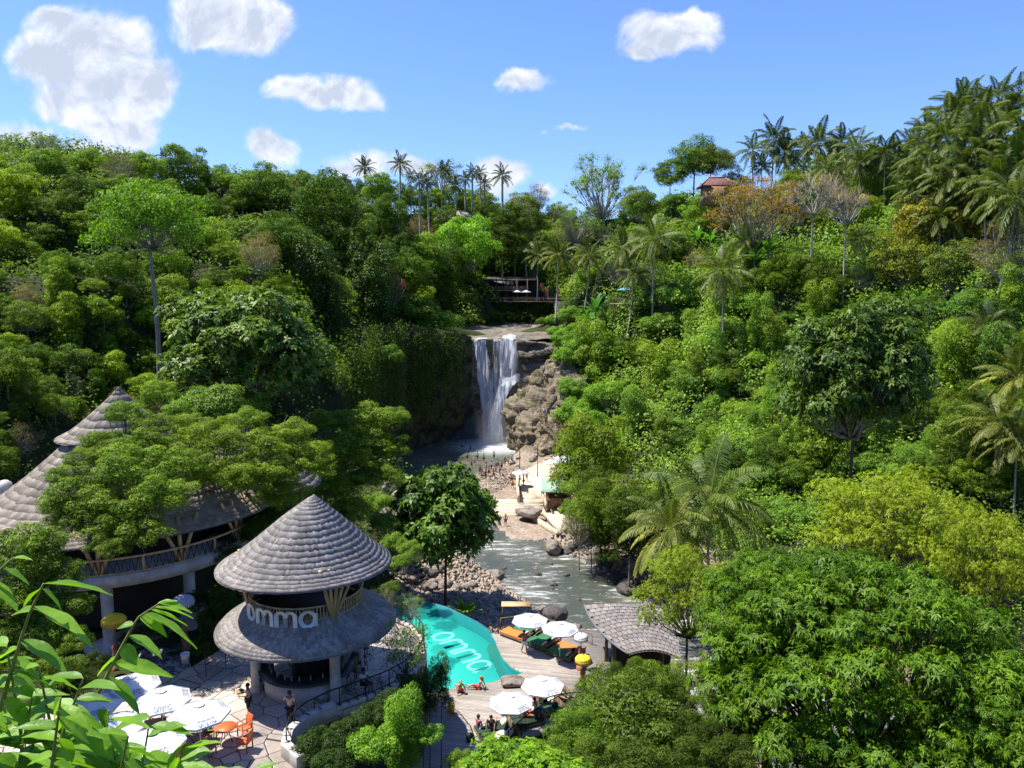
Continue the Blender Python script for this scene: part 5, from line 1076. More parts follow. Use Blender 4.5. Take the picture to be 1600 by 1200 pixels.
M['flag'] = flag_mat(); M['plank'] = plank_mat()
def slab(name, poly, z0, z1, mat, label, side=None):
    mb = MB(); mb.prism([tuple(p) for p in poly], z0, z1); return tag(mb.build(name, mat), label, None, None, 'structure')
slab('terrace_floor', PATIO, -.45, 0, M['flag'], 'stone-paved terrace with dark joints around the bar pavilion')
mbw = MB(); E = [np.array(p) for p in PATIO[:14]]
for a, b_ in zip(E[:-1], E[1:]):
    mbw.add([(a[0], a[1], -6.2), (b_[0], b_[1], -6.2), (b_[0], b_[1], -.46), (a[0], a[1], -.46)], [(0, 1, 2, 3)])
M['retain'] = rock_mat('retaining_stone', (.03, .03, .025), (.07, .065, .05), (.12, .11, .09), 1.2, .3, .9, .5)
tag(mbw.build('retaining_wall', M['retain']), 'dark stone wall holding up the terrace edge', 'wall', None, 'structure')
slab('pool_deck', DECK, DECKZ - .25, DECKZ, M['plank'], 'weathered wooden sun deck beside the pool')
def pool():
    m = bpy.data.materials.new('pool_tiles'); m.use_nodes = True; N = NT(m.node_tree); b = N.n['Principled BSDF']; b.inputs['Roughness'].default_value = .5; g = N.new('ShaderNodeNewGeometry')
    nz = N.new('ShaderNodeTexVoronoi', feature='SMOOTH_F1'); N.l.new(N.vmath('ADD', g.outputs['Position'], N.vmath('SCALE', N.noise(g.outputs['Position'], 1.2, 3, .5, out=1), scale=1.2)), nz.inputs['Vector']); nz.inputs['Scale'].default_value = 1.6
    N.put(b.inputs['Base Color'], N.mix(N.noise(g.outputs['Position'], .6, 4, .6), (.03, .44, .36), (.06, .57, .47)))
    mb = MB(); c = np.mean(POOL, 0); mb.prism([tuple(p) for p in POOL], -6.5, -6.05); fl = tag(mb.build('pool_floor', m), 'turquoise tiled pool floor', None, None, 'structure')
    mb = MB(); inner = [tuple(p) for p in POOL]; outer = [tuple(c + (np.array(p) - c) * 1.035) for p in POOL]; n = len(inner)
    V = [(*p, -6.8) for p in inner] + [(*p, POOLZ + .02) for p in inner] + [(*p, POOLZ + .02) for p in outer] + [(*p, -7.4) for p in outer]
    F = [(k * n + i, k * n + (i + 1) % n, (k + 1) * n + (i + 1) % n, (k + 1) * n + i) for k in range(3) for i in range(n)]
    mb.add(V, F); tag(mb.build('pool_rim', pmat('blue_tile', (.02, .10, .16), .4, var=.25, vscale=6)), 'thin blue-tiled overflow rim of the pool', None, None, 'structure')
    wm = bpy.data.materials.new('pool_water'); wm.use_nodes = True; N = NT(wm.node_tree); N.n.clear(); out = N.new('ShaderNodeOutputMaterial'); tr = N.new('ShaderNodeBsdfTransparent'); tr.inputs[0].default_value = (.72, .98, .97, 1); gl = N.new('ShaderNodeBsdfGlossy'); gl.inputs['Roughness'].default_value = .04
    g = N.new('ShaderNodeNewGeometry'); bp = N.new('ShaderNodeBump'); bp.inputs['Strength'].default_value = .35; bp.inputs['Distance'].default_value = .05; N.l.new(N.noise(g.outputs['Position'], 3, 4, .6, .5), bp.inputs['Height']); N.l.new(bp.outputs[0], gl.inputs['Normal'])
    fr = N.new('ShaderNodeFresnel'); fr.inputs[0].default_value = 1.33; N.l.new(bp.outputs[0], fr.inputs['Normal']); mx = N.new('ShaderNodeMixShader'); N.l.new(fr.outputs[0], mx.inputs[0]); N.l.new(tr.outputs[0], mx.inputs[1]); N.l.new(gl.outputs[0], mx.inputs[2])
    df = N.new('ShaderNodeBsdfDiffuse'); df.inputs[0].default_value = (.025, .42, .35, 1); m2 = N.new('ShaderNodeMixShader'); m2.inputs[0].default_value = .3; N.l.new(mx.outputs[0], m2.inputs[1]); N.l.new(df.outputs[0], m2.inputs[2]); N.l.new(m2.outputs[0], out.inputs[0])
    mb = MB(); mb.prism(inner, POOLZ - .002, POOLZ); mb.F = [f for f in mb.F if all(mb.V[i][2] > POOLZ - .001 for i in f)]; tag(mb.build('pool_water', wm), 'turquoise water of the curved infinity pool', None, None, 'structure')
    L, wd = word_lines(); a = onz(672, 994, -6.03); b2 = onz(742, 1052, -6.03); ax = (b2 - a)[:2]; ln = np.linalg.norm(ax); ax = ax / ln; up = np.array([-ax[1], ax[0]]); up = up if up[0] > 0 else -up; s = ln / wd
    ob = thing('pool_lettering', 'pale tiled lettering on the floor of the pool', 'lettering', (0, 0, 0)); tm = pmat('pale_tile', (.60, .92, .86), .5)
    for ls in (L[0:1], L[1:3], L[3:5], L[5:7]):
        V, F = ribbon(ls, .085, lambda x, y: (*(a[:2] + ax * x * s + up * y * 1.6), -6.03)); link('letter', npmesh('letter', V, F, tm), ob)
pool()

# ------------------------------------------------------------------ the round bar pavilion
PC = np.array([-10.4, 37.4])
def bar_pavilion():
    root = thing('bar_pavilion', 'round two-storey bar pavilion with two shingled roofs and big white letters', 'pavilion', (*PC, 0))
    roof_obj('roof', cone_surf([(.02, 9.85), (.3, 9.65), (.75, 9.3), (1.45, 8.75), (2.25, 8.05), (3.0, 7.4), (3.7, 6.87), (4.25, 6.52)], (.45, .3), (1, 1), .03), 21, .11, 1, M['thatch'], root)
    roof_obj('lower_roof', cone_surf([(2.65, 4.75), (2.85, 4.4), (3.25, 4.1), (3.75, 3.88), (4.2, 3.62), (4.45, 3.35)], (0, 0), (1, 1), .012), 11, .11, 2, M['thatch'], root)
    mb = MB(); mb.lathe([(.1, 3.3), (4.2, 3.26), (4.35, 3.3)], 48); mb.build('ceiling', M['dark'], root)
    mb = MB(); mb.lathe([(.02, 4.28), (2.6, 4.28), (2.6, 4.1), (.02, 4.1)], 40); mb.build('upper_floor', M['dark'], root)
    for an in (-47, -163, 30, 110):
        a = math.radians(an); c = MB(); c.lathe([(.33, 0), (.33, .12), (.27, .18), (.25, 1.8), (.27, 3.25), (.3, 3.4)], 20, (2.6 * math.cos(a), 2.6 * math.sin(a), 0)); c.build('column', M['plaster'], root, smooth=True)
    def vpost(an, fan):
        a = math.radians(an)
        for d, z1, w in fan:
            b = math.radians(an + d); mb = MB(); p0 = np.array([2.75 * math.cos(a), 2.75 * math.sin(a), 4.15]); p1 = np.array([3.35 * math.cos(b), 3.35 * math.sin(b), 7.1])
            mb.tube([p0 + (p1 - p0) * s for s in (0, .5, 1)], [.07 * w, .065 * w, .06 * w], 8); mb.build('bamboo_post', M['bamboo'], root, smooth=True)
    vpost(-49, [(-15, 0, 1.4), (-8, 0, 1.3), (0, 0, 1.4), (9, 0, 1.3), (22, 0, 1.2)]); vpost(-164, [(-16, 0, 1.4), (-9, 0, 1.3), (-1, 0, 1.3), (8, 0, 1.4)]); vpost(40, [(-8, 0, 1), (0, 0, 1), (8, 0, 1)]); vpost(120, [(-8, 0, 1), (0, 0, 1), (8, 0, 1)])
    mb = MB(); n = 110                                   # balcony railing of upright laths
    for k in range(n):
        a = 2 * PI * k / n; mb.box((2.78 * math.cos(a), 2.78 * math.sin(a), 4.82), (.03, .06, .62), a)
    for z, r_ in ((4.52, .03), (5.14, .045)): mb.tube([(2.78 * math.cos(2 * PI * k / 48), 2.78 * math.sin(2 * PI * k / 48), z) for k in range(49)], r_, 6, False)
    mb.build('railing', M['bamboo'], root)
    L, wd = word_lines(); arc = math.radians(78); a0 = math.radians(-143)   # the big letters stand on the balcony edge
    spans = [('letter', L[0:1]), ('letter', L[1:3]), ('letter', L[3:5]), ('letter', L[5:7])]
    for nm, ls in spans:
        V = []; F = []
        for off, rev in ((.0, False), (.09, True)):
            v, f = ribbon(ls, .09, lambda x, y: ((2.92 + off) * math.cos(a0 + arc * x / wd), (2.92 + off) * math.sin(a0 + arc * x / wd), 4.3 + y * .74)); b = len(V); V += v; F += [[b + i for i in q] for q in f]
        h = len(V) // 2
        F += [[q[0], q[3], q[3] + h, q[0] + h] for q in F[:len(F) // 2]] + [[q[1], q[2], q[2] + h, q[1] + h] for q in F[:len(F) // 2]]
        link(nm, npmesh(nm, V, F, M['white']), root)
    A = lambda r_, z0, z1, a_, b_, n=30: [(r_ * math.cos(a_ + (b_ - a_) * i / n), r_ * math.sin(a_ + (b_ - a_) * i / n)) for i in range(n + 1)]
    mb = MB(); mb.lathe([(2.2, 0), (2.25, .05), (2.18, 1.02), (2.0, 1.02)], 50, (0, 0, 0), math.radians(-175), math.radians(60)); mb.build('bar_front', M['plaster'], root, smooth=False)
    mb = MB(); mb.lathe([(1.75, 1.03), (2.5, 1.03), (2.52, 1.1), (1.75, 1.12)], 50, (0, 0, 0), math.radians(-178), math.radians(62)); mb.build('bar_top', M['counter'], root)
    mb = MB(); mb.lathe([(1.0, 0), (1.0, 3.2)], 30, (0, .4, 0)); mb.build('back_bar', M['dark'], root)
    mb = MB()
    for k in range(16):
        a = math.radians(-170 + k * 14 + 3 * math.sin(k * 5)); z = 1.12; mb.lathe([(.04, 0), (.04, .16), (.015, .22), (.015, .28), (.001, .28)], 8, (1.95 * math.cos(a), 1.95 * math.sin(a), z))
    mb.build('bottles', pmat('bottle_glass', (.25, .28, .24), .15), root); return root
bar_pavilion()

# ------------------------------------------------------------------ the large thatched pavilion
def big_pavilion():
    C = np.array([-26.0, 50.0, 0]); root = thing('thatched_pavilion', 'large two-tiered thatched pavilion on columns, half hidden by trees', 'pavilion', C)
    roof_obj('upper_roof', cone_surf([(.02, 13.8), (.5, 13.2), (1.6, 12.1), (2.7, 11.1), (3.6, 10.6)], (.2, 0), (1, 1), .03), 9, .3, 11, M['thatch_tan'], root)
    roof_obj('roof', cone_surf([(2.4, 11.0), (3.2, 10.4), (4.4, 9.3), (5.8, 8.1), (7.2, 7.1), (8.6, 6.4), (9.6, 5.95)], (.2, 0), (1.0, 1.0), .05, .4), 19, .3, 12, M['thatch_tan'], root)
    mb = MB(); mb.lathe([(.1, 4.0), (9.0, 4.0), (9.0, 3.35), (8.6, 3.3), (.1, 3.3)], 60); mb.build('balcony', M['plaster'], root)
    mb = MB(); mb.lathe([(6.2, 0), (6.2, 6.6)], 40); mb.build('core_wall', M['dark'], root)
    for an in (-70, -40, -8): a = math.radians(an); c = MB(); c.lathe([(.38, -.3), (.34, 0), (.32, 1.6), (.34, 3.35)], 20, (8.55 * math.cos(a), 8.55 * math.sin(a), 0)); c.build('column', M['plaster'], root, smooth=True)
    for an in (-100, -72, -43, -15):
        for d in (-5.5, 0, 6):
            a, b = math.radians(an), math.radians(an + d * 1.4); m2 = MB(); m2.tube([(8.7 * math.cos(a), 8.7 * math.sin(a), 4.0), (8.5 * math.cos(b), 8.5 * math.sin(b), 6.75)], [.13, .11], 8); m2.build('bamboo_post', M['bamboo'], root, smooth=True)
    mb = MB()
    for k in range(120): a = 2 * PI * k / 120 ; a = math.radians(-130 + k * 1.2); mb.box((8.8 * math.cos(a), 8.8 * math.sin(a), 4.48), (.025, .035, .85), a, rx=.2 * (-1) ** k)
    mb.build('baluster', M['black'], root)
    mb = MB()
    for z, r_ in ((4.08, .05), (4.95, .075)): mb.tube([(8.8 * math.cos(math.radians(-130 + k * 3)), 8.8 * math.sin(math.radians(-130 + k * 3)), z) for k in range(49)], r_, 6)
    for an in (-118, -86, -57, -29, 0): a = math.radians(an); mb.box((8.8 * math.cos(a), 8.8 * math.sin(a), 4.5), (.14, .14, 1.0), a)
    mb.build('handrail', M['bamboo'], root)
    r2 = thing('thatched_house', 'second thatched roof half hidden behind the light leafy trees', 'house', (-19.6, 54.5, 0)); roof_obj('roof', cone_surf([(.02, 11.2), (1.2, 10.0), (2.6, 8.6), (4.2, 7.2), (5.6, 6.2)], (0, 0), (1, 1), .03), 13, .3, 13, M['thatch_tan'], r2)
    mb = MB(); mb.lathe([(4.4, -3), (4.4, 6.4)], 32); mb.build('wall', M['dark'], r2)
    for an in (-75, -45, -100, -15): a = math.radians(an); m2 = MB(); m2.tube([(4.9 * math.cos(a), 4.9 * math.sin(a), -3), (4.8 * math.cos(a), 4.8 * math.sin(a), 6.5)], [.14, .12], 8); m2.build('bamboo_post', M['bamboo'], r2, smooth=True)
    r3 = thing('shingled_house', 'low grey shingled roof in shade with a rounded white chimney', 'house', (-37.5, 49.5, 0)); roof_obj('roof', cone_surf([(.6, 7.6), (1.8, 7.2), (3.4, 6.5), (5.2, 5.4), (6.0, 4.6)], (0, 0), (1.1, 1), .02), 10, .42, 14, M['thatch_grey'], r3)
    mb = MB(); mb.lathe([(5.0, 0), (5.0, 4.8)], 32); mb.build('wall', M['plaster'], r3)
    p = onz(8, 768, 7.3); mb = MB(); mb.lathe([(.45, -1.4), (.45, .5), (.4, .75), (.2, .92), (.01, .97)], 20); mb.build('chimney', M['plaster'], r3, (p[0] + 37.5, p[1] - 49.5, 7.3 - .2), smooth=True)
big_pavilion()

# ------------------------------------------------------------------ thatched hut on the deck, other small buildings
def deck_hut():
    c = onz(990, 990, -2.4); root = thing('deck_hut', 'dark open hut on the sun deck under a curved grey shingled roof', 'hut', (c[0], c[1], DECKZ))
    O = np.array([c[0], c[1], DECKZ]); Q = [onz(913, 947, -2.1) - O, onz(926, 992, -2.4) - O, onz(982, 1024, -2.2) - O, onz(1060, 962, -1.2) - O, onz(1062, 1030, -1.6) - O]
    def surf(u, v):   # a curved shell: u across (0 the bowed open edge), v from the back to the front
        l = Q[0] * (1 - v) ** 2 + Q[1] * 2 * v * (1 - v) + Q[2] * v * v; r_ = Q[3] * (1 - v) + Q[4] * v
        return l * (1 - u) + r_ * u + np.array([0, 0, .75 * math.sin(PI * min(1, u * .9 + .05)) * (.6 + .4 * math.sin(PI * v))])
    V, F, T = [], [], []; r = np.random.default_rng(21); nr = 13
    for j in range(nr):
        for i in range(14):
            u0, u1, v0, v1 = i / 14 + .004, (i + 1) / 14 - .004, j / nr, min(1, (j + 1.2) / nr); o = .5 / 14 * (j % 2); u0, u1 = min(1, u0 + o), min(1, u1 + o)
            p = [np.array(surf(*q)) for q in ((u0, v0), (u1, v0), (u1, v1), (u0, v1))]; b = len(V); V += [p[0], p[1], p[2] + [0, 0, .04], p[3] + [0, 0, .04]]; F.append([b + 3, b + 2, b + 1, b]); T += [np.clip(.5 + .2 * r.normal(), 0, 1)] * 4
    b = len(V); n = 16
    for j in range(n + 1):
        for i in range(n + 1): V.append(np.array(surf(i / n, j / n)) - [0, 0, .08]); T.append(.2)
    F += [[b + j * (n + 1) + i, b + (j + 1) * (n + 1) + i, b + (j + 1) * (n + 1) + i + 1, b + j * (n + 1) + i + 1] for j in range(n) for i in range(n)]
    link('roof', npmesh('roof', np.array(V), F, M['thatch_hut'], T), root)
    mb = MB(); mb.tube([np.array(surf(0, t)) + [0, 0, .02] for t in np.linspace(0, 1, 20)], .07, 6); mb.build('roof_edge', M['thatch_grey'] , root, smooth=True)
    mb = MB(); mb.box((.6, .8, 1.2), (3.6, 2.6, 2.4)); mb.build('wall', M['dark'], root, bevel=.05)
    for x, y in ((-1.4, -.6), (1.6, -1.6), (-1.6, 1.4)): mb = MB(); mb.tube([(x, y, 0), (x, y, 2.5)], [.12, .1], 8); mb.build('post', M['bamboo_dark'], root, smooth=True)
    mb = MB(); mb.box((-1.0, -1.4, .55), (.12, 2.0, .08)); mb.box((-1.0, -2.3, .28), (.1, .1, .55)); mb.box((-1.0, -.5, .28), (.1, .1, .55)); mb.build('bench', M['bamboo_dark'], root)
deck_hut()
def hip_house(px, py, t, w_, label, mat, red=False):
    c = att(px, py, t); bz = max(float(H(c[0], c[1])), c[2] - 4); root = thing('temple_house' if red else 'thatched_house', label, 'house', (c[0], c[1], bz - .5)); z = c[2] - bz
    a, b2 = w_ / 2, w_ * .36; V = [(-a, -b2, z), (a, -b2, z), (a, b2, z), (-a, b2, z), (-a * .45, 0, z + w_ * .24), (a * .45, 0, z + w_ * .24), (-a, -b2, z - .2), (a, -b2, z - .2), (a, b2, z - .2), (-a, b2, z - .2)]
    mb = MB(); mb.add(V, [(0, 1, 5, 4), (1, 2, 5), (2, 3, 4, 5), (3, 0, 4), (0, 6, 7, 1), (1, 7, 8, 2), (2, 8, 9, 3), (3, 9, 6, 0), (6, 9, 8, 7)]); mb.build('roof', mat, root)
    if red:
        mb = MB()
        for s in (-1, 1): mb.tube([(s * a * .45, 0, z + w_ * .24), (s * a * 1.02, -b2 * 1.02, z + .1), (s * a * 1.12, -b2 * 1.1, z + .35)], [.12, .12, .06], 6)
        mb.box((0, 0, z + w_ * .25), (w_ * .5, .25, .3)); mb.build('ridge', M['brick'], root)
    mb = MB(); mb.box((0, 0, z / 2 - .1), (w_ * .78, w_ * .5, z)); mb.build('wall', M['brick'] if red else M['dark'], root)
    for s in (-1, 1): mb = MB(); mb.tube([(s * a * .85, -b2 * .85, 0), (s * a * .85, -b2 * .85, z)], .1, 6); mb.build('post', M['bamboo_dark'], root)
hip_house(1120, 288, 172, 8, 'small house with a red-brown tiled hip roof beside the domed tree', pmat('red_tile', (.13, .055, .04), .8, var=.3, vscale=2), True)
hip_house(712, 342, 240, 13, 'grey thatched roof among the trees under the skyline palms', pmat('grey_thatch', (.23, .20, .16), .95, var=.25, vscale=1))

# ------------------------------------------------------------------ cliff-top restaurant
def restaurant():
    Y = 219; f = lambda px, py: att(px, py, Y * 1.0)
    c = att(815, 470, 219); root = thing('restaurant_deck', 'dark timber restaurant decks on stilts above the waterfall', 'restaurant', (c[0], c[1], 9.2)); z0 = c[2] - 9.2
    for nm, x, z, w_, d_ in (('lower_deck', -.5, z0 - .2, 21, 7), ('upper_deck', -4.5, z0 + 2.9, 13, 6)):
        mb = MB(); mb.box((x, 0, z), (w_, d_, .3)); fl = mb.build(nm, M['bamboo_dark'], root); mb = MB()
        for k in range(int(w_ / 1.2)): mb.box((x - w_ / 2 + .3 + k * 1.2, -d_ / 2 + .1, z + .65), (.1, .1, 1.1))
        for q in (.5, .85, 1.2): mb.box((x, -d_ / 2 + .04, z + q), (w_, .08, .08))
        mb.build('railing', pmat('grey_timber', (.20, .17, .14), .8, var=.3), fl)
    for k in range(8): mb = MB(); mb.tube([(-10 + k * 2.9, -3, -2), (-10 + k * 2.9, -3, z0 + (6.2 if k < 6 else 3))], .16, 6); mb.build('post', M['dark'], root)
    mb = MB(); mb.box((-3, 1, z0 + 6.2), (15, 7, .3), 0, math.radians(8)); mb.build('roof', pmat('dark_roof', (.06, .05, .045), .9, var=.3), root)
    mb = MB(); mb.box((-3, 3, z0 + 2.8), (15, 1, 6.5)); mb.box((7.5, 3, z0 + 1.4), (7, 1, 3)); mb.build('wall', M['dark'], root)
    st = MB()
    for k in range(12): st.box((10.5 + k * .05, -3 - k * .0, z0 - .3 - k * .42), (3.2, .5 + k * .35, .2))
    st.build('stairs', M['concrete'], root)
    mb = MB(); mb.box((11, 2, z0 + .6), (8, 4, .25)); mb.box((10, -1, z0 - .5), (6, 3, .25)); mb.build('landing', M['concrete'], root)
    red = pmat('red_cloth', (.62, .10, .03), .8)
    for i, (px, py, h) in enumerate(((852, 452, 3), (897, 464, 3), (880, 478, 3.4), (872, 455, 2.6), (628, 440, 4), (845, 446, 1.6))):
        p = att(px, py, 212 if px > 700 else 148); h = h if px > 700 else 1.6; r_ = thing('flag', ['narrow orange banner above the restaurant stairs', 'orange banner at the far end of the landing', 'tall orange banner at the foot of the restaurant stairs', 'short orange banner on the restaurant landing', 'small red flag in the trees west of the restaurant', 'orange parasol-like banner by the restaurant roof'][i], 'flag', (p[0], p[1], p[2] - h), 0, 'orange banners near the restaurant')
        mb = MB(); mb.tube([(0, 0, 0), (0, 0, h + .5)], .05, 5); mb.build('pole', M['bamboo_dark'], r_); mb = MB(); n = 8
        V = [(x, .12 * math.sin(z * 2 + x), z) for z in np.linspace(h * .45, h + .4, n) for x in (0.03, .45, .85 - .3 * (z / h - .45))]; mb.add(V, [(3 * i2 + j, 3 * i2 + j + 1, 3 * i2 + 4 + j, 3 * i2 + 3 + j) for i2 in range(n - 1) for j in (0, 1)]); mb.build('cloth', red, r_)
    # lookout with a blue parasol on the east side
    c = att(975, 475, 150); root = thing('lookout_deck', 'small railed lookout platform on posts east of the restaurant', 'platform', (c[0], c[1], c[2] - 3)); mb = MB(); mb.box((0, 0, 3), (5, 4, .25)); mb.build('floor', M['bamboo_dark'], root)
    mb = MB()
    for k in range(11): mb.box((-2.4 + k * .48, -1.9, 3.6), (.06, .06, 1))
    mb.box((0, -1.92, 4.1), (5, .1, .1)); mb.build('railing', pmat('grey_rail', (.2, .18, .15), .8), root)
    for x in (-2, 2): mb = MB(); mb.tube([(x, -1.7, 0), (x, -1.7, 3)], .12, 6); mb.build('post', M['bamboo_dark'], root)
restaurant()

# ------------------------------------------------------------------ beach platform, stairs, kiosk
def beach():
    G = lambda px, py, z: tuple(onz(px, py, z)[:2])
    mb = MB(); mb.prism([G(806, 742, -8.9), G(840, 724, -8.9), G(885, 722, -8.9), G(905, 760, -8.9), G(892, 775, -8.9), G(850, 770, -8.9), G(812, 760, -8.9)], -11, -8.9); tag(mb.build('beach_terrace', M['sand']), 'pale paved landing above the beach stairs', 'landing', None, 'structure')
    root = thing('beach_stairs', 'broad pale concrete stairs leading down to the stony beach', 'stairs', (0, 0, 0))
    for k in range(5):
        z = -9.08 - k * .18; mb = MB(); a, b = G(812, 758, -9), G(849, 768, -9); y0 = a[1] - k * .75; mb.box(((a[0] + b[0]) / 2, y0 - .3, z - .7), (b[0] - a[0], .95, 1.4)); mb.build('step', M['sand'], root)
    for k in range(5):
        z = -9.95 - k * .17; c = onz(812, 785 + k * 4.6, z); mb = MB(); mb.box((c[0], c[1] + .8, z - .5), (10.4 - k * .25, 1.9, 1.0), math.radians(3)); mb.build('step', M['sand'], root)
    for (p0, p1, z0, z1) in (((808, 745), (810, 778), -8.2, -9.2), ((850, 768), (853, 792), -8.3, -9.4), ((828, 800), (880, 838), -10.0, -10.4), ((862, 793), (902, 820), -9.6, -10.1)):
        a, b = onz(*p0, z0), onz(*p1, z1); mb = MB(); d = (b - a); L = np.hypot(d[0], d[1]); mb.box(((a[0] + b[0]) / 2, (a[1] + b[1]) / 2, (z0 + z1) / 2 - .5), (L, .35, 1.1), math.atan2(d[1], d[0]), 0, 0); mb.build('side_wall', M['sand'], root)
    a = onz(826, 812, -10.5); boulder(a + np.array([0, 1.2, .5]), 2.1, False, 'big slanting slab of pale rock at the foot of the beach stairs', sq=.75)
    mb = MB(); mb.prism([G(845, 795, -10.2), G(866, 793, -10.2), G(905, 825, -10.2), G(885, 840, -10.2)], -11, -10.2); tag(mb.build('path', M['sand']), 'pale ramp running down from the kiosk', 'ramp', None, 'structure')
    c = onz(868, 792, -9.6); k = thing('kiosk', 'small brick kiosk with a flat green roof beside the beach stairs', 'kiosk', (c[0] + .4, c[1] + 1.2, -9.7)); mb = MB(); mb.box((0, 0, 1.25), (3.4, 2.6, 2.5)); mb.build('wall', M['brick'], k)
    mb = MB(); mb.box((.2, -.2, 2.95), (5.0, 4.4, .12), 0, math.radians(12)); mb.build('roof', pmat('green_roof', (.24, .36, .26), .6, var=.15), k)
    mb = MB(); mb.box((0, -1.32, 1.7), (2.6, .1, .7)); mb.build('window', M['dark'], k); mb = MB(); mb.box((-2.0, -1.1, 1.35), (.08, .08, 2.7)); mb.box((2.4, -1.6, 1.3), (.08, .08, 2.7)); mb.build('post', M['bamboo_dark'], k)
    c = onz(887, 742, -8.9); k = thing('shade_canopy', 'grey tilted canopy roof behind the green kiosk', 'canopy', (c[0], c[1], -8.9)); mb = MB(); mb.box((0, 0, 2.4), (4.2, 3, .08), .2, math.radians(14)); mb.build('roof', pmat('grey_canvas', (.40, .40, .38), .8), k)
    for x, y in ((-1.8, -1), (1.8, -1), (-1.8, 1.2), (1.8, 1.2)): mb = MB(); mb.tube([(x, y, 0), (x, y, 2.3 + .25 * y)], .05, 5); mb.build('post', M['bamboo_dark'], k)
    for i, (px, py) in enumerate(((812, 738), (840, 744))):
        c = onz(px, py, -8.9); k = thing('lamp_post', ['tall thin lamp post at the western corner of the beach landing', 'tall thin lamp post in the middle of the beach landing'][i], 'lamp post', c, 0, 'lamp posts on the beach landing'); mb = MB(); mb.tube([(0, 0, 0), (0, 0, .5), (0, 0, 5.2)], [.13, .07, .06], 6); mb.build('pole', M['black'], k); mb = MB(); mb.box((-.4 if i else .4, 0, 5.15), (1.1, .07, .07)); mb.lathe([(.01, 0), (.16, -.05), (.16, -.25), (.01, -.3)], 8, (-.8 if i else .8, 0, 5.12)); mb.build('lantern', M['black'], k)
    # walkway with railings on the outcrop
    root = thing('cliff_path', 'stepped pale footpath with a thin railing climbing the rock outcrop', 'path stairs', (0, 0, 0)); P = [onz(880, 700, -6), onz(868, 678, -4), onz(850, 662, -2.5), onz(848, 645, -1), onz(858, 628, .8), onz(868, 615, 2.2)]
    mb = MB(); rl = MB()
    for a, b in zip(P[:-1], P[1:]):
        for s in np.linspace(0, 1, 5, endpoint=False): q = a + (b - a) * s; mb.box(q + [0, 0, -.5], (1.0, .8, .9)); rl.tube([q + [-.6, 0, 0], q + [-.6, 0, 1.0]], .03, 4); rl.tube([q + [.6, 0, 0], q + [.6, 0, 1.0]], .03, 4)
        rl.tube([a + [-.6, 0, 1.0], b + [-.6, 0, 1.0]], .03, 4); rl.tube([a + [.6, 0, 1.0], b + [.6, 0, 1.0]], .03, 4)
    mb.build('steps', M['tan_rock'], root); rl.build('railing', M['bamboo_dark'], root)
beach()
# ------------------------------------------------------------------ parasols
def parasol(R=1.42, h=2.45, text=True, panels=8):
    """origin at the foot of the pole"""
    root = thing('parasol', 'white parasol', 'parasol', (0, 0, 0)); n = panels; rise = .52
    corner = [(R * math.cos(2 * PI * k / n), R * math.sin(2 * PI * k / n)) for k in range(n)]; V = []; F = []; S = 6
    for k in range(n):
        a, b2 = np.array(corner[k]), np.array(corner[(k + 1) % n]); b = len(V)
        for i in range(S + 1):
            s = .12 + .88 * i / S; z = h + rise * (1 - s) ** .85 - .03 * math.sin(PI * s)
            for j in range(5):
                t = j / 4; p = (a * (1 - t) + b2 * t) * s; sag = .045 * s * math.sin(PI * t) * (1 + .5 * (i == S)); V.append((p[0] * (1 - .02 * math.sin(PI * t) * s), p[1] * (1 - .02 * math.sin(PI * t) * s), z - sag * .6))
        F += [[b + i * 5 + j, b + i * 5 + j + 1, b + i * 5 + 6 + j, b + i * 5 + 5 + j] for i in range(S) for j in range(4)]
        b = len(V); V += [(*a, h), (*b2, h), (b2[0], b2[1], h - .1), (a[0], a[1], h - .1)]; F.append([b, b + 3, b + 2, b + 1])
    link('canopy', npmesh('canopy', V, F, M['canvas'], smooth=True), root)
    V = []; F = []
    for k in range(n):
        a, b2 = np.array(corner[k]) * .19, np.array(corner[(k + 1) % n]) * .19; b = len(V); V += [(*a, h + rise * .9), (*b2, h + rise * .9), (0, 0, h + rise + .06)]; F.append([b, b + 1, b + 2])
    link('vent_cap', npmesh('vent_cap', V, F, M['canvas']), root)
    mb = MB(); mb.tube([(0, 0, .05), (0, 0, h + rise)], .028, 8); mb.lathe([(.001, h + rise + .05), (.03, h + rise + .08), (.001, h + rise + .14)], 6); mb.build('pole', M['white'], root)
    for c in corner: mb = MB(); mb.tube([(0, 0, h + rise * .88), (c[0] * .98, c[1] * .98, h - .03)], .012, 4); mb.build('rib', M['white'], root)
    mb = MB(); mb.box((0, 0, .05), (.6, .6, .1)); mb.build('base', M['concrete'], root, bevel=.015)
    if text:
        L, wd = word_lines()
        for k in range(n):
            if k % 2: continue
            a, b2 = np.array(corner[k]), np.array(corner[(k + 1) % n]); mid = (a + b2) / 2; al = norm((b2 - a)[None])[0]; s = .80 / wd
            def place(x, y):
                q = .93 - ((1 - y) * 0 + (y) * .27) / (R * .92); p = mid * q + al * (x - wd / 2) * s; rr = q; return (p[0], p[1], h + rise * (1 - rr) ** .85 + .012)
            v, f = ribbon(L, .085, place); link('lettering', npmesh('lettering', v, f, M['ink']), root)
    return root
PAR = parasol()
first = [True]
def put(proto_, p, rz, label, group, scale=None):
    if not proto_.get('placed'):
        proto_['placed'] = 1; proto_.location = [float(q) for q in p]; proto_.rotation_euler = (0, 0, rz); proto_['label'] = label; proto_['group'] = group
        if scale: proto_.scale = (scale,) * 3
        return proto_
    r = dup(proto_, p, rz, scale, label, group); return r
def under(px, py, ztop, zb):   # foot of a parasol whose rim centre is seen at px, py
    c = onz(px, py, ztop); return (c[0], c[1], zb)
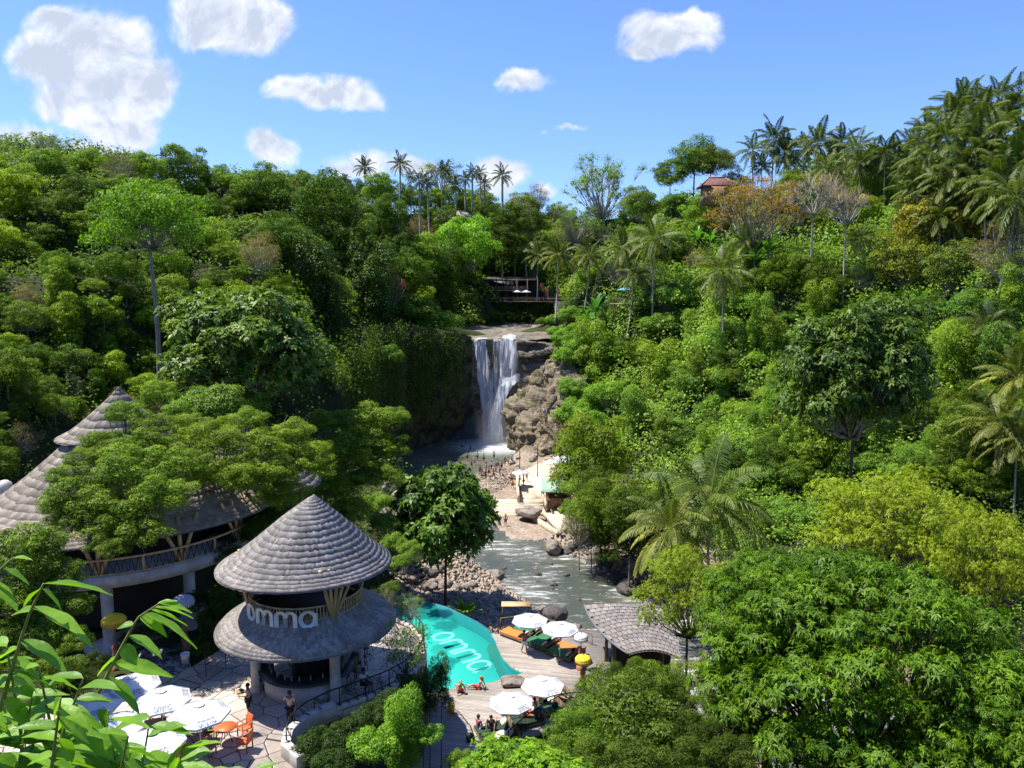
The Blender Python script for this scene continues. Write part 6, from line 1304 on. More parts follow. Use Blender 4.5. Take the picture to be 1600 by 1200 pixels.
for i, (px, py, rz, lab) in enumerate([(252, 1090, .1, 'white parasol with grey lettering behind the others, nearest the bar pavilion on the terrace'), (311, 1112, .3, 'white parasol closest to the orange chairs on the terrace'), (238, 1157, .25, 'white parasol nearest the bottom of the picture on the terrace'),
        (176, 1133, .05, 'white parasol half covered by the foreground leaves'), (140, 1100, .4, 'white parasol almost hidden by the foreground leaves'), (205, 1068, .2, 'bluish shaded parasol at the back of the terrace group')]): put(PAR, under(px, py, 2.3, 0), rz, lab, 'white parasols on the terrace', .9)
for i, (px, py, rz, lab) in enumerate([(828, 963, .2, 'white parasol over the green sun beds, nearest the river'), (875, 976, .5, 'white parasol between the green sun beds and the deck hut'), (848, 1064, .1, 'white parasol on the deck below the pool corner, upper of two'), (798, 1090, .35, 'white parasol on the deck below the pool corner, lower of two')]): put(PAR, under(px, py, -2.5, DECKZ), rz, lab, 'white parasols by the pool')
for px, py, t_, sc_, lab in ((812, 738, 0, .85, 'white parasol beside the beach stairs'), (860, 722, 0, .9, 'white parasol behind the lamp posts on the beach landing')):
    put(PAR, onz(px, py + 22, -8.9), .2, lab, 'white parasols on the beach landing', sc_)
for px, lab in ((808, 'white parasol on the restaurant deck, western one'), (822, 'white parasol on the restaurant deck, eastern one')): put(PAR, att(px, 470, 216), .2, lab, 'white parasols on the restaurant deck', 1.0)
cl = put(PAR, att(975, 475, 150), .2, 'blue-green parasol on the small lookout platform', 'parasols by the restaurant', 1.1)
for c in cl.children:
    if c.name.startswith('canopy') or c.name.startswith('vent'): me = c.data.copy(); c.data = me; me.materials.clear(); me.materials.append(pmat('blue_canvas', (.08, .25, .30), .8))
# fringed ceremonial parasols
def fringed(p, mat, mat2, R, h, label, base=True):
    root = thing('fringed_parasol', label, 'parasol', p, 0); mb = MB(); mb.lathe([(.01, h + R * .55), (.05, h + R * .5), (R * .45, h + R * .42), (R * .85, h + R * .2), (R, h), (R * .97, h - .05)], 20); mb.build('canopy', mat, root, smooth=True)
    mb = MB()
    for k in range(36): a = 2 * PI * k / 36; mb.box((R * .98 * math.cos(a), R * .98 * math.sin(a), h - .15), (.02, R * .12, .24), a)
    mb.build('fringe', mat2, root); mb = MB(); mb.tube([(0, 0, 0), (0, 0, h + R * .6)], .03, 6); mb.lathe([(.001, h + R * .5), (.05, h + R * .62), (.02, h + R * .72), (.001, h + R * .85)], 8); mb.build('pole', M['bamboo_dark'], root)
    if base: mb = MB(); mb.lathe([(.3, 0), (.3, .25), (.18, .3), (.22, .7), (.14, 1.0), (.2, 1.2), (.1, 1.5), (.001, 1.55)], 12); mb.build('pedestal', pmat('terracotta', (.30, .13, .07), .85, var=.3), root, smooth=False)
Yl = pmat('yellow_cloth', (.72, .50, .02), .8, var=.08); Gd = pmat('gold_fringe', (.55, .36, .05), .7); Wh = M['canvas']; Bl = pmat('blue_grey_cloth', (.34, .40, .50), .8)
fringed(onz(183, 1045, 0), Yl, Gd, .62, 2.75, 'yellow fringed parasol in shade below the thatched pavilion'); fringed(onz(290, 1015, 0), Bl, Wh, .6, 2.9, 'blue-grey fringed parasol beside the second column of the thatched pavilion')
p = onz(911, 1028, -2.8); fringed((p[0], p[1], DECKZ), Yl, Gd, .5, 2.15, 'bright yellow fringed parasol on the sun deck beside the hut'); p = onz(908, 992, -2.6); fringed((p[0], p[1], DECKZ), Wh, Wh, .45, 2.3, 'small white fringed parasol at the edge of the sun deck')
p = onz(738, 1196, -2.9); fringed((p[0], p[1], -5.5), Yl, Gd, .5, 2.5, 'yellow fringed parasol cut by the bottom of the picture', False)

# ------------------------------------------------------------------ seats and tables
def stool():
    r = thing('bar_stool', 'stool', 'stool', (0, 0, 0)); mb = MB(); mb.box((0, 0, .72), (.34, .34, .045)); mb.build('seat', M['black'], r, bevel=.015)
    for x in (-1, 1):
        for y in (-1, 1): mb = MB(); mb.tube([(x * .14, y * .14, .71), (x * .2, y * .2, 0)], .018, 6); mb.build('leg', M['black'], r)
    mb = MB()
    for a, b in (((-.18, -.18), (.18, -.18)), ((.18, -.18), (.18, .18)), ((.18, .18), (-.18, .18)), ((-.18, .18), (-.18, -.18))): mb.tube([(*a, .28), (*b, .28)], .012, 5)
    mb.build('footrest', M['black'], r); mb = MB(); mb.tube([(-.16, -.16, .72), (-.17, -.19, 1.02), (0, -.22, 1.06), (.17, -.19, 1.02), (.16, -.16, .72)], .015, 6); mb.box((0, -.2, .9), (.2, .02, .26)); mb.build('backrest', M['black'], r); return r
ST = stool()
for i, (px, py) in enumerate([(412, 1082), (435, 1086), (455, 1089), (478, 1092), (502, 1090), (541, 1077), (551, 1068), (560, 1056), (567, 1045), (571, 1032), (574, 1018)]):
    p = onz(px, py, 0); a = math.atan2(p[1] - PC[1], p[0] - PC[0]); lab = ['black bar stool beside the western column of the bar', 'second black bar stool east of the western bar column', 'third black bar stool, middle of the front five', 'fourth black bar stool counted from the western column', 'black bar stool next to the eastern front column', 'black bar stool just east of the front column', 'second black stool along the eastern side of the bar', 'third black stool along the eastern side of the bar', 'fourth black stool along the eastern side of the bar', 'fifth black stool along the eastern side of the bar', 'farthest black stool on the eastern side of the bar'][i]
    put(ST, p, a + PI / 2 + PI, lab, 'black bar stools round the bar')
def chair(mat):
    r = thing('armchair', 'chair', 'chair', (0, 0, 0)); mb = MB(); mb.box((0, 0, .42), (.5, .5, .06)); mb.build('seat', mat, r, bevel=.012); mb = MB(); mb.box((0, -.25, .72), (.5, .04, .5), 0, math.radians(12)); mb.build('backrest', mat, r, bevel=.01)
    for x in (-1, 1):
        for y in (-1, 1): mb = MB(); mb.box((x * .24, y * .23, .32), (.045, .045, .64)); mb.build('leg', mat, r)
        mb = MB(); mb.box((x * .25, 0, .65), (.06, .52, .035)); mb.build('armrest', mat, r, bevel=.008)
    return r
CO = chair(M['orange']); CW = chair(M['wicker'])
def table(p, R, mat, label):
    r = thing('round_table', label, 'table', p); mb = MB(); mb.lathe([(.001, .745), (R, .745), (R, .715), (.001, .715)], 24); mb.build('tabletop', mat, r)
    for k in range(3): a = k * 2.094; mb = MB(); mb.tube([(.1 * math.cos(a), .1 * math.sin(a), .71), (.3 * math.cos(a), .3 * math.sin(a), 0)], .018, 6); mb.build('leg', M['black'], r)
table(onz(353, 1160, 0), .48, M['orange'], 'round orange table among the orange chairs on the terrace'); table(onz(270, 1178, 0), .45, M['orange'], 'orange table under the lowest white parasol'); table(onz(225, 1130, 0), .45, M['orange'], 'orange table between the white parasols'); table(onz(300, 1150, 0), .4, M['wicker'], 'wooden table in shade under the parasol by the orange chairs')
for p, px, py, rz, lab in [(CO, 383, 1150, 2.4, 'orange armchair at the back of the orange table'), (CO, 383, 1172, 1.4, 'orange armchair on the eastern side of the orange table, facing it'), (CW, 325, 1180, -.4, 'tan wicker armchair nearest the picture bottom beside the orange table'), (CW, 328, 1158, -1.4, 'wicker armchair with a green cushion west of the orange table'), (CO, 245, 1125, .3, 'orange armchair between the white parasols'),
        (CO, 205, 1140, 1.9, 'orange armchair half hidden under the leaf-covered parasol'), (CW, 285, 1192, .4, 'wicker armchair at the bottom picture edge under the parasol'), (CO, 262, 1195, -.5, 'orange armchair cut by the bottom picture edge')]: put(p, onz(px, py, 0), rz, lab, 'armchairs on the terrace')
def cushion(p, rz, mat, label, s=1):
    mb = MB(); P = []
    for (z, k) in ((0, .8), (.05, 1), (.1, 1), (.15, .8)): P.append((z, k))
    V = []; F = []; n = 12
    for z, k in P:
        for i in range(n): a = 2 * PI * i / n; c, q = math.cos(a), math.sin(a); rr = .25 * k / max(abs(c), abs(q)) ** .8; V.append((c * rr, q * rr, z))
    for j in range(3): F += [[j * n + i, j * n + (i + 1) % n, (j + 1) * n + (i + 1) % n, (j + 1) * n + i] for i in range(n)]
    F += [list(range(n))[::-1], [3 * n + i for i in range(n)]]; mb.add(V, F); o = mb.build('cushion', mat, None, p, rz, smooth=True); o.rotation_euler = (math.radians(50), 0, rz); o.scale = (s, s, s); tag(o, label, 'cushion', 'cushions on the sun beds')
cushion(onz(329, 1155, 0) + [0, -.05, .48], -1.4, M['green_mat'], 'green cushion on the wicker armchair'); COL.objects[-1]['group'] = 'cushions on the terrace chairs'
def daybed(p, rz, L, W, mats, label, pillows, plab):
    r = thing('daybed', label, 'sun bed', p, rz, 'low sun beds on the deck'); mb = MB(); mb.box((0, 0, .17), (L, W, .1)); mb.box((-L / 2 + .04, 0, .35), (.06, W, .4), 0, 0, -.3)
    for x in (-.45, .45):
        for y in (-.42, .42): mb.box((x * L, y * W, .07), (.08, .08, .14))
    mb.build('frame', M['bamboo_dark'], r, bevel=.01); n = len(mats)
    for i, m in enumerate(mats): mb = MB(); y = (i + .5) / n * W - W / 2; mb.box((.05, y, .29), (L * .93, W / n - .05, .14)); mb.build('mattress', m, r, bevel=.04)
    for i in range(pillows):
        c, s = math.cos(rz), math.sin(rz); x, y = -L / 2 + .35 + .1 * (i % 2), ((i + .5) / pillows - .5) * W * .9; cushion((p[0] + x * c - y * s, p[1] + x * s + y * c, p[2] + .38), rz + PI / 2, M['cream'] if i % 2 == 0 else M['green_dark'], (['cream', 'dark green'][i % 2]) + ' cushion ' + ['', 'beside the first ', 'in the third place ', ''][i] + plab)
G_, O_, D_ = M['green_mat'], M['orange_mat'], M['green_dark']; A = math.radians
daybed(onz(806, 996, DECKZ), A(140), 2.3, 1.1, [O_], 'low sun bed with an orange mattress at the pool edge', 2, 'on the orange sun bed')
daybed(onz(825, 990, DECKZ), A(145), 2.2, 1.3, [G_], 'green sun bed under the parasol nearest the river', 2, 'on the green sun bed nearest the river')
daybed(onz(846, 1006, DECKZ), A(140), 2.2, 1.9, [G_, G_], 'wide green double sun bed in the middle of the upper row', 3, 'on the wide green sun bed')
daybed(onz(884, 1022, DECKZ), A(140), 2.1, 1.9, [O_, G_], 'orange and green double sun bed beside the yellow parasol', 3, 'on the orange and green sun bed')
daybed(onz(862, 1092, DECKZ), A(210), 2.1, 1.5, [O_, G_], 'sun bed with orange and green mattresses below the upper parasol', 2, 'on the sun bed under the upper parasol')
daybed(onz(850, 1112, DECKZ), A(205), 2.1, 1.5, [D_, G_], 'green sun bed beside the deck railing', 2, 'on the green sun bed by the railing')
daybed(onz(818, 1128, DECKZ), A(205), 2.1, 1.6, [D_, D_], 'dark sun bed with people sitting under the lower parasol', 2, 'on the dark sun bed under the lower parasol')
daybed(onz(775, 1150, DECKZ), A(200), 2.1, 1.9, [D_, D_], 'dark green sun bed in shade nearest the picture bottom', 3, 'on the shaded sun bed')
def small_table(p, mat, label, R=.35, h=.4): r = thing('side_table', label, 'side table', p); mb = MB(); mb.lathe([(.001, h), (R, h), (R, h - .04), (.001, h - .04)], 20); mb.build('tabletop', mat, r); mb = MB(); mb.lathe([(.05, h - .04), (.04, .05), (R * .7, .03), (R * .7, 0)], 14); mb.build('leg', M['black'], r)
small_table(onz(785, 1158, DECKZ), M['white'], 'round white side table beside the shaded sun bed', .45); small_table(onz(798, 1112, DECKZ), M['orange'], 'small orange side table under the lower parasol')
mb = MB(); mb.lathe([(.001, .5), (.2, .42), (.26, .2), (.2, .02), (.001, 0)], 14); tag(mb.build('pouf', M['green_dark'], None, onz(735, 1158, DECKZ), smooth=True), 'dark round pouf on the shaded deck', 'pouf')
mb = MB(); mb.box((0, 0, .3), (.35, .03, .62), 0, .25); mb.box((0, .12, .3), (.35, .03, .62), 0, -.25); tag(mb.build('floor_sign', Yl, None, onz(706, 1115, DECKZ), .3), 'small yellow folding floor sign at the foot of the pool', 'sign')
mb = MB(); mb.lathe([(.01, 0), (.18, 0), (.22, .5), (.25, .62), (.21, .62), (.17, .1), (.01, .1)], 18); o = mb.build('planter', M['white'], None, onz(290, 1038, 0), smooth=True); tag(o, 'tall white planter at the edge of the pebble mosaic', 'planter')
mb = MB(); mb.lathe([(.01, 0), (.3, 0), (.34, .35), (.3, .38), (.26, .1), (.01, .1)], 18); o = mb.build('planter', pmat('green_glaze', (.02, .07, .04), .3), None, onz(275, 1020, 0), smooth=True); tag(o, 'low dark green planter beside the tall white one', 'planter')
def pebble_disc():
    m = bpy.data.materials.new('pebble_mosaic'); m.use_nodes = True; N = NT(m.node_tree); b = N.n['Principled BSDF']; g = N.new('ShaderNodeNewGeometry'); c = N.vor(g.outputs['Position'], 7, 'F1', 'Color'); s = N.new('ShaderNodeSeparateColor'); N.l.new(c, s.inputs[0]); e = N.vor(g.outputs['Position'], 7, 'DISTANCE_TO_EDGE'); col = N.ramp(s.outputs[0], [(0, (.05, .05, .055)), (.5, (.16, .15, .15)), (.75, (.42, .40, .38))]); N.put(b.inputs['Base Color'], N.mix(N.mr(e, .03, .09), (.02, .02, .02), col)); b.inputs['Roughness'].default_value = .6
    P = [onz(x, y, -.1)[:2] for x, y in ((200, 1030), (235, 1012), (280, 1020), (298, 1040), (280, 1056), (240, 1062), (205, 1055))]; mb = MB(); mb.prism([tuple(q) for q in P], -.5, .05); tag(mb.build('pebble_mosaic', m), 'round patch of dark and white pebbles beside the terrace', None, None, 'structure')
    mb = MB(); mb.prism([tuple(onz(x, y, 0)[:2]) for x, y in ((150, 1030), (200, 1010), (300, 965), (340, 930), (330, 915), (270, 950), (190, 985), (130, 1010))], -.5, .03); tag(mb.build('garden_path', M['concrete']), 'curved grey path through the shaded garden', None, None, 'structure')
pebble_disc()

# ------------------------------------------------------------------ railings
def railing(name, pts, h, label, mat, branchy=False, kerb=0, step=1.3, z=0.0):
    pts = [np.array([*p[:2], z if len(p) < 3 else p[2]]) for p in pts]; root = thing(name, label, 'railing', pts[0]); o = pts[0]; P = [p - o for p in pts]; cum = np.concatenate([[0], np.cumsum([np.linalg.norm(b - a) for a, b in zip(P[:-1], P[1:])])]); A_ = np.array(P)
    at_ = lambda s: np.array([np.interp(s, cum, A_[:, i]) for i in range(3)]); N_ = int(cum[-1] / step); k0 = kerb
    mb = MB(); ss = np.linspace(0, cum[-1], N_ * 3 + 1); mb.tube([at_(s) + [0, 0, h] for s in ss], .035, 7); mb.tube([at_(s) + [0, 0, k0 + .12] for s in ss], .02, 6); mb.build('handrail', mat, root, smooth=True)
    r = np.random.default_rng(4); pm = MB().tube([(0, 0, k0), (0, 0, h)], .03, 6); pme = npmesh('post', pm.V, pm.F, mat)
    for i in range(N_ + 1): link('post', pme, root, at_(i * cum[-1] / N_))
    mb = MB()
    if branchy:
        for i in range(N_):
            s0, s1 = i * cum[-1] / N_, (i + 1) * cum[-1] / N_
            for j in range(5):
                a, b = s0 + (s1 - s0) * r.uniform(0, .5), s0 + (s1 - s0) * r.uniform(.4, 1.0); za, zb = k0 + .12, h; m = (a + b) / 2 + r.uniform(-.15, .15)
                mb.tube([at_(a) + [0, 0, za], at_(m) + [0, 0, (za + zb) / 2 + r.uniform(-.1, .1)], at_(b) + [0, 0, zb]], .012, 4)
                mb.tube([at_(m) + [0, 0, (za + zb) / 2], at_(m + r.uniform(-.3, .3)) + [0, 0, zb if j % 2 else za]], .009, 4)
    else:
        for i in range(int(cum[-1] / .14)): s = i * .14; mb.tube([at_(s) + [0, 0, k0 + .12], at_(s) + [0, 0, h]], .009, 4)
    mb.build('infill', mat, root)
    if kerb:
        mb = MB()
        for i in range(len(ss) - 1):
            a, b = at_(ss[i]), at_(ss[i + 1]); d = b - a; L = np.hypot(d[0], d[1]); mb.box((a + b) / 2 + [0, 0, kerb / 2 - .02], (L + .08, .28, kerb + .04), math.atan2(d[1], d[0]))
        mb.build('kerb', M['plaster'], root)
PI_ = [np.array(p) for p in PATIO[:12]]; c0 = np.array([-10, 36.]); railing('terrace_railing', [p + norm((c0 - p)[None])[0] * .15 for p in PI_], 1.1, 'black metal railing with a twig pattern along the curved terrace edge', M['black'], True, .22)
mb = MB()
for a, b in zip(PATIO[8:12], PATIO[9:13]):
    for s in (0, .5): q0 = np.array(a) + (np.array(b) - a) * s; q1 = np.array(a) + (np.array(b) - a) * (s + .5); d = q1 - q0; mb.box(((q0[0] + q1[0]) / 2, (q0[1] + q1[1]) / 2, .28), (np.hypot(*d) + .12, .42, .62), math.atan2(d[1], d[0]))
tag(mb.build('parapet', M['plaster'], bevel=.03), 'low weathered stone parapet curving at the terrace corner', 'parapet')
railing('deck_railing', [onz(918, 1105, DECKZ), onz(880, 1108, DECKZ), onz(850, 1125, DECKZ), onz(820, 1145, DECKZ), onz(795, 1168, DECKZ), onz(780, 1190, DECKZ)], 1.0, 'dark metal railing behind the lower sun beds', M['black'], False, 0)
railing('deck_railing', [onz(782, 982, DECKZ), onz(815, 978, DECKZ), onz(860, 985, DECKZ), onz(900, 998, DECKZ), onz(925, 1008, DECKZ)], .8, 'low wooden fence between the upper sun beds and the river', M['bamboo_dark'], False, 0)
p = onz(806, 972, DECKZ); r_ = thing('pergola', 'flat timber shelter roof behind the orange sun bed', 'shelter', p); mb = MB(); mb.box((0, .3, 1.3), (2.2, .9, .06)); mb.build('roof', M['bamboo'], r_)
for x in (-1.0, 1.0): mb = MB(); mb.box((x, .1, .65), (.08, .08, 1.3)); mb.build('post', M['bamboo_dark'], r_)

# ------------------------------------------------------------------ people
SK = pmat('skin', (.42, .24, .15), .6, var=.05); SK2 = pmat('skin_brown', (.20, .105, .06), .6, var=.05); HB = pmat('black_hair', (.012, .01, .009), .5); HL = pmat('fair_hair', (.35, .22, .10), .6)
def skinned(name, verts, edges, mat, parent=None, levels=1):
    me = bpy.data.meshes.new(name + '_rig'); me.from_pydata([v[:3] for v in verts], edges, []); o = bpy.data.objects.new(name, me); COL.objects.link(o)
    sk = o.modifiers.new('skin', 'SKIN'); sk.use_smooth_shade = True; sk.branch_smoothing = .6; dl = me.skin_vertices[0].data
    for i, v in enumerate(verts):
        r = v[3]; dl[i].radius = r if hasattr(r, '__len__') else (r, r); dl[i].use_root = i == 0
    ss = o.modifiers.new('sub', 'SUBSURF'); ss.levels = levels; ss.render_levels = levels
    dg = bpy.context.evaluated_depsgraph_get(); dg.update(); nm = bpy.data.meshes.new_from_object(o.evaluated_get(dg)); nm.name = name; bpy.data.objects.remove(o); bpy.data.meshes.remove(me)
    nm.materials.clear(); nm.materials.append(mat); nm.polygons.foreach_set('use_smooth', np.ones(len(nm.polygons), bool)); return link(name, nm, parent)
def pose(kind):
    """joints of a 1.7 m person facing -y (z up, feet on 0)"""
    J = dict(pel=(0, 0, .93), wai=(0, 0, 1.08), che=(0, .0, 1.28), nk=(0, 0, 1.45), hd=(0, -.02, 1.57), tp=(0, 0, 1.66), sl=(.17, 0, 1.4), el=(.24, .02, 1.13), wl=(.25, -.08, .88), sr=(-.17, 0, 1.4), er=(-.24, .02, 1.13), wr=(-.25, -.08, .88), hl=(.09, 0, .86), kl=(.1, -.02, .48), al=(.1, .02, .09), tl=(.11, -.15, .03), hr=(-.09, 0, .86), kr=(-.1, -.02, .48), ar=(-.1, .02, .09), tr=(-.11, -.15, .03))
    if kind == 'walk': J.update(kl=(.1, -.14, .5), al=(.1, -.2, .1), tl=(.11, -.37, .05), kr=(-.1, .04, .48), ar=(-.1, .26, .16), tr=(-.11, .16, .03), wl=(.24, .12, .9), wr=(-.22, -.22, .98))
    if kind == 'carry': J.update(el=(.24, -.04, 1.14), wl=(.14, -.32, 1.16), er=(-.24, -.04, 1.14), wr=(-.14, -.32, 1.16))
    if kind == 'hips': J.update(el=(.36, .06, 1.18), wl=(.2, -.02, 1.0), er=(-.3, .02, 1.12), wr=(-.3, -.06, .86))
    if kind == 'sit':    # legs stretched out on the ground, leaning back on the hands
        J = dict(pel=(0, 0, .12), wai=(0, .04, .27), che=(0, .09, .47), nk=(0, .12, .64), hd=(0, .1, .76), tp=(0, .12, .85), sl=(.17, .1, .59), el=(.24, .25, .36), wl=(.24, .34, .1), sr=(-.17, .1, .59), er=(-.24, .25, .36), wr=(-.22, .34, .1), hl=(.09, -.06, .12), kl=(.11, -.42, .32), al=(.11, -.78, .1), tl=(.11, -.9, .2), hr=(-.09, -.06, .12), kr=(-.12, -.46, .14), ar=(-.12, -.84, .1), tr=(-.12, -.92, .22))
    if kind == 'chair':
        J = dict(pel=(0, 0, .5), wai=(0, .03, .65), che=(0, .04, .85), nk=(0, .03, 1.02), hd=(0, 0, 1.14), tp=(0, .02, 1.23), sl=(.17, .03, .97), el=(.25, -.05, .72), wl=(.18, -.3, .66), sr=(-.17, .03, .97), er=(-.25, -.05, .72), wr=(-.15, -.3, .66), hl=(.09, -.06, .5), kl=(.11, -.44, .5), al=(.11, -.44, .1), tl=(.11, -.6, .04), hr=(-.09, -.06, .5), kr=(-.11, -.44, .5), ar=(-.11, -.4, .1), tr=(-.11, -.56, .04))
    return J
RAD = dict(pel=(.15, .11), wai=(.125, .095), che=(.155, .105), nk=.055, hd=(.078, .095), tp=(.06, .07), sl=.062, el=.042, wl=.028, sr=.062, er=.042, wr=.028, hl=.085, kl=.058, al=.038, tl=.032, hr=.085, kr=.058, ar=.038, tr=.032)
ORD = ['pel', 'wai', 'che', 'nk', 'hd', 'tp', 'sl', 'el', 'wl', 'sr', 'er', 'wr', 'hl', 'kl', 'al', 'tl', 'hr', 'kr', 'ar', 'tr']
EDG = [('pel', 'wai'), ('wai', 'che'), ('che', 'nk'), ('nk', 'hd'), ('hd', 'tp'), ('che', 'sl'), ('sl', 'el'), ('el', 'wl'), ('che', 'sr'), ('sr', 'er'), ('er', 'wr'), ('pel', 'hl'), ('hl', 'kl'), ('kl', 'al'), ('al', 'tl'), ('pel', 'hr'), ('hr', 'kr'), ('kr', 'ar'), ('ar', 'tr')]
def person(kind, p, rz, label, skin=SK, top=None, bottom=None, hair=HB, group=None, scale=1.0, long_hair=False, fingers=True, sleeve=True, trousers=False, apron=None):
    J = pose(kind); root = thing('person', label, 'person', p, rz, group); root.scale = (scale,) * 3; V = [(*J[k], RAD[k]) for k in ORD]; E = [(ORD.index(a), ORD.index(b)) for a, b in EDG]
    for s, w_, e in (('l', 'wl', 'el'), ('r', 'wr', 'er')):
        wv = np.array(J[w_]); d = norm((wv - np.array(J[e]))[None])[0]; side = np.array([1, 0, 0]) - d * d[0]; side = side / (np.linalg.norm(side) + 1e-6); i = len(V); pm = wv + d * .055; V.append((*pm, (.038, .02))); E.append((ORD.index(w_), i))
        if fingers:
            inner = -1 if s == 'l' else 1
            for k, (o_, L) in enumerate(((-.033, .07), (-.011, .082), (.011, .078), (.033, .062))):
                a = pm + d * .035 + side * o_; b = a + d * L * .55 + np.array([0, -.008, 0]); c = b + d * L * .45 + np.array([0, -.018, 0]); n = len(V); V += [(*a, .0095), (*b, .009), (*c, .007)]; E += [(i, n), (n, n + 1), (n + 1, n + 2)]
            a = pm - d * .01 + np.array([0, -.03, 0]) + side * .02 * inner; b = a + d * .04 + np.array([0, -.012, 0]); n = len(V); V += [(*a, .011), (*b, .009)]; E += [(i, n), (n, n + 1)]
    skinned('body', V, E, skin, root)
    up = norm((np.array(J['tp']) - np.array(J['nk']))[None])[0]; hc = np.array(J['hd']) + up * .02 + [0, .025, 0]; mb = MB(); U = np.linspace(0, PI * .62, 7)
    mb.lathe([(.1 * math.sin(u) + .001, .118 * math.cos(u)) for u in U], 14, tuple(hc)); hr = mb.build('hair', hair, root, smooth=True)
    if long_hair: mb = MB(); mb.tube([hc + [0, .05, .04], hc + [0, .1, -.1], hc + [0, .09, -.28]], [.07, .075, .035], 8); mb.build('ponytail', hair, root, smooth=True)
    mb = MB(); h = np.array(J['hd']); mb.tube([h + [0, -.09, -.005], h + [0, -.115, -.025]], [.008, .014], 5); 
    for s in (-1, 1): mb.lathe([(.001, .012), (.01, 0), (.001, -.012)], 6, tuple(h + [s * .032, -.085, .012]))
    mb.build('face', hair if False else skin, root)
    def cloth(nm, ks, grow, mat, extra=()):
        Vc = [(*J[k], tuple(np.array(RAD[k] if hasattr(RAD[k], '__len__') else (RAD[k],) * 2) + grow)) for k in ks]; idx = {k: i for i, k in enumerate(ks)}; Ec = [(idx[a], idx[b]) for a, b in EDG if a in idx and b in idx]
        for base, q, f in extra: a, b = np.array(J[base]), np.array(J[q]); pt = a + (b - a) * f; ra = RAD[base] if not hasattr(RAD[base], '__len__') else RAD[base][0]; rb = RAD[q] if not hasattr(RAD[q], '__len__') else RAD[q][0]; n = len(Vc); Vc.append((*pt, (ra + (rb - ra) * f) + grow * 1.3)); Ec.append((idx[base], n))
        skinned(nm, Vc, Ec, mat, root)
    if top: cloth('shirt', ['che', 'wai', 'pel', 'sl', 'sr'], .018, top, [('sl', 'el', .75), ('sr', 'er', .75)] if sleeve else [])
    if bottom: cloth('trousers' if trousers else 'shorts', ['pel', 'hl', 'hr'] + (['kl', 'kr'] if trousers or True else []), .02, bottom, [('kl', 'al', .85), ('kr', 'ar', .85)] if trousers else [])
    return root
TAN = pmat('tan_shirt', (.62, .42, .30), .85); WHT = pmat('white_shirt', (.72, .72, .72), .85); BLK = pmat('black_cloth', (.015, .015, .018), .85); RED = pmat('floral_shirt', (.45, .05, .14), .85, col2=(.20, .16, .22), vscale=14); GRY = pmat('grey_cloth', (.25, .26, .28), .85); BLU = pmat('blue_cloth', (.06, .12, .28), .85); ORC = pmat('orange_cloth', (.6, .16, .04), .85); SWR = pmat('red_swimsuit', (.42, .05, .05), .7)
SG = 'staff on the terrace'
person('carry', onz(389, 1120, 0), math.radians(200 - 270), 'waiter in a tan shirt and black shorts carrying a tray on the terrace', SK2, TAN, BLK, group=SG)
t_ = onz(389, 1120, 0); o = MB(); o.lathe([(.001, 1.2), (.19, 1.2), (.2, 1.23), (.001, 1.22)], 18); tray = o.build('tray', M['wicker'], None, (t_[0] - .42, t_[1] + .12, 0)); tag(tray, 'round tray held by the waiter in shorts', 'tray')
person('hips', onz(454, 1133, 0), math.radians(170), 'waiter in a tan shirt and long black trousers seen from behind', SK2, TAN, BLK, trousers=True, group=SG)
person('chair', onz(569, 1082, 0) + [0, 0, .05], math.radians(60), 'guest in a white shirt sitting by the terrace railing', SK2, WHT, BLK, group=SG)
person('chair', onz(575, 1002, 0) + [0, 0, .2], math.radians(120), 'guest in a white top on the far side of the bar', SK, WHT, GRY, group=SG)
person('walk', onz(819, 1021, DECKZ), math.radians(20), 'waiter in a pink floral shirt and pale shorts on the sun deck', SK2, RED, WHT, group='staff on the sun deck')
person('sit', onz(719, 1082, DECKZ), math.radians(-160), 'dark-haired woman sitting at the near corner of the pool edge', SK, None, SWR, hair=HL, long_hair=True, group='women at the pool edge')
person('sit', onz(749, 1076, DECKZ), math.radians(-95), 'woman with blonde hair leaning back at the pool edge', SK, None, SWR, hair=HL, long_hair=True, group='women at the pool edge')
person('sit', onz(770, 991, DECKZ - .35), math.radians(100), 'swimmer resting against the far pool edge', SK, None, BLK, group='swimmers in the pool'); person('sit', onz(779, 994, DECKZ - .3), math.radians(80), 'swimmer beside the orange sun bed', SK, None, SWR, group='swimmers in the pool')
person('hips', onz(845, 1107, DECKZ), math.radians(30), 'sunburnt man standing between the two lower parasols', SK, None, ORC, group='guests on the sun deck')
person('sit', onz(868, 1097, DECKZ) + [0, 0, .38], math.radians(60), 'guest lying back on the orange mattress', SK, None, SWR, group='guests on the sun deck'); person('sit', onz(838, 1122, DECKZ) + [0, 0, .38], math.radians(60), 'guest in a white shirt on the dark sun bed', SK, WHT, BLU, group='guests on the sun deck')
person('sit', onz(820, 1128, DECKZ) + [0, 0, .38], math.radians(80), 'guest lying on the dark sun bed under the lower parasol', SK, None, ORC, group='guests on the sun deck'); person('sit', onz(768, 1148, DECKZ) + [0, 0, .38], math.radians(170), 'guest in a black shirt on the shaded sun bed', SK, BLK, GRY, group='guests on the sun deck')
person('chair', onz(748, 1146, DECKZ) + [0, 0, -.1], math.radians(130), 'guest in a pink top at the end of the shaded sun bed', SK, RED, WHT, group='guests on the sun deck')
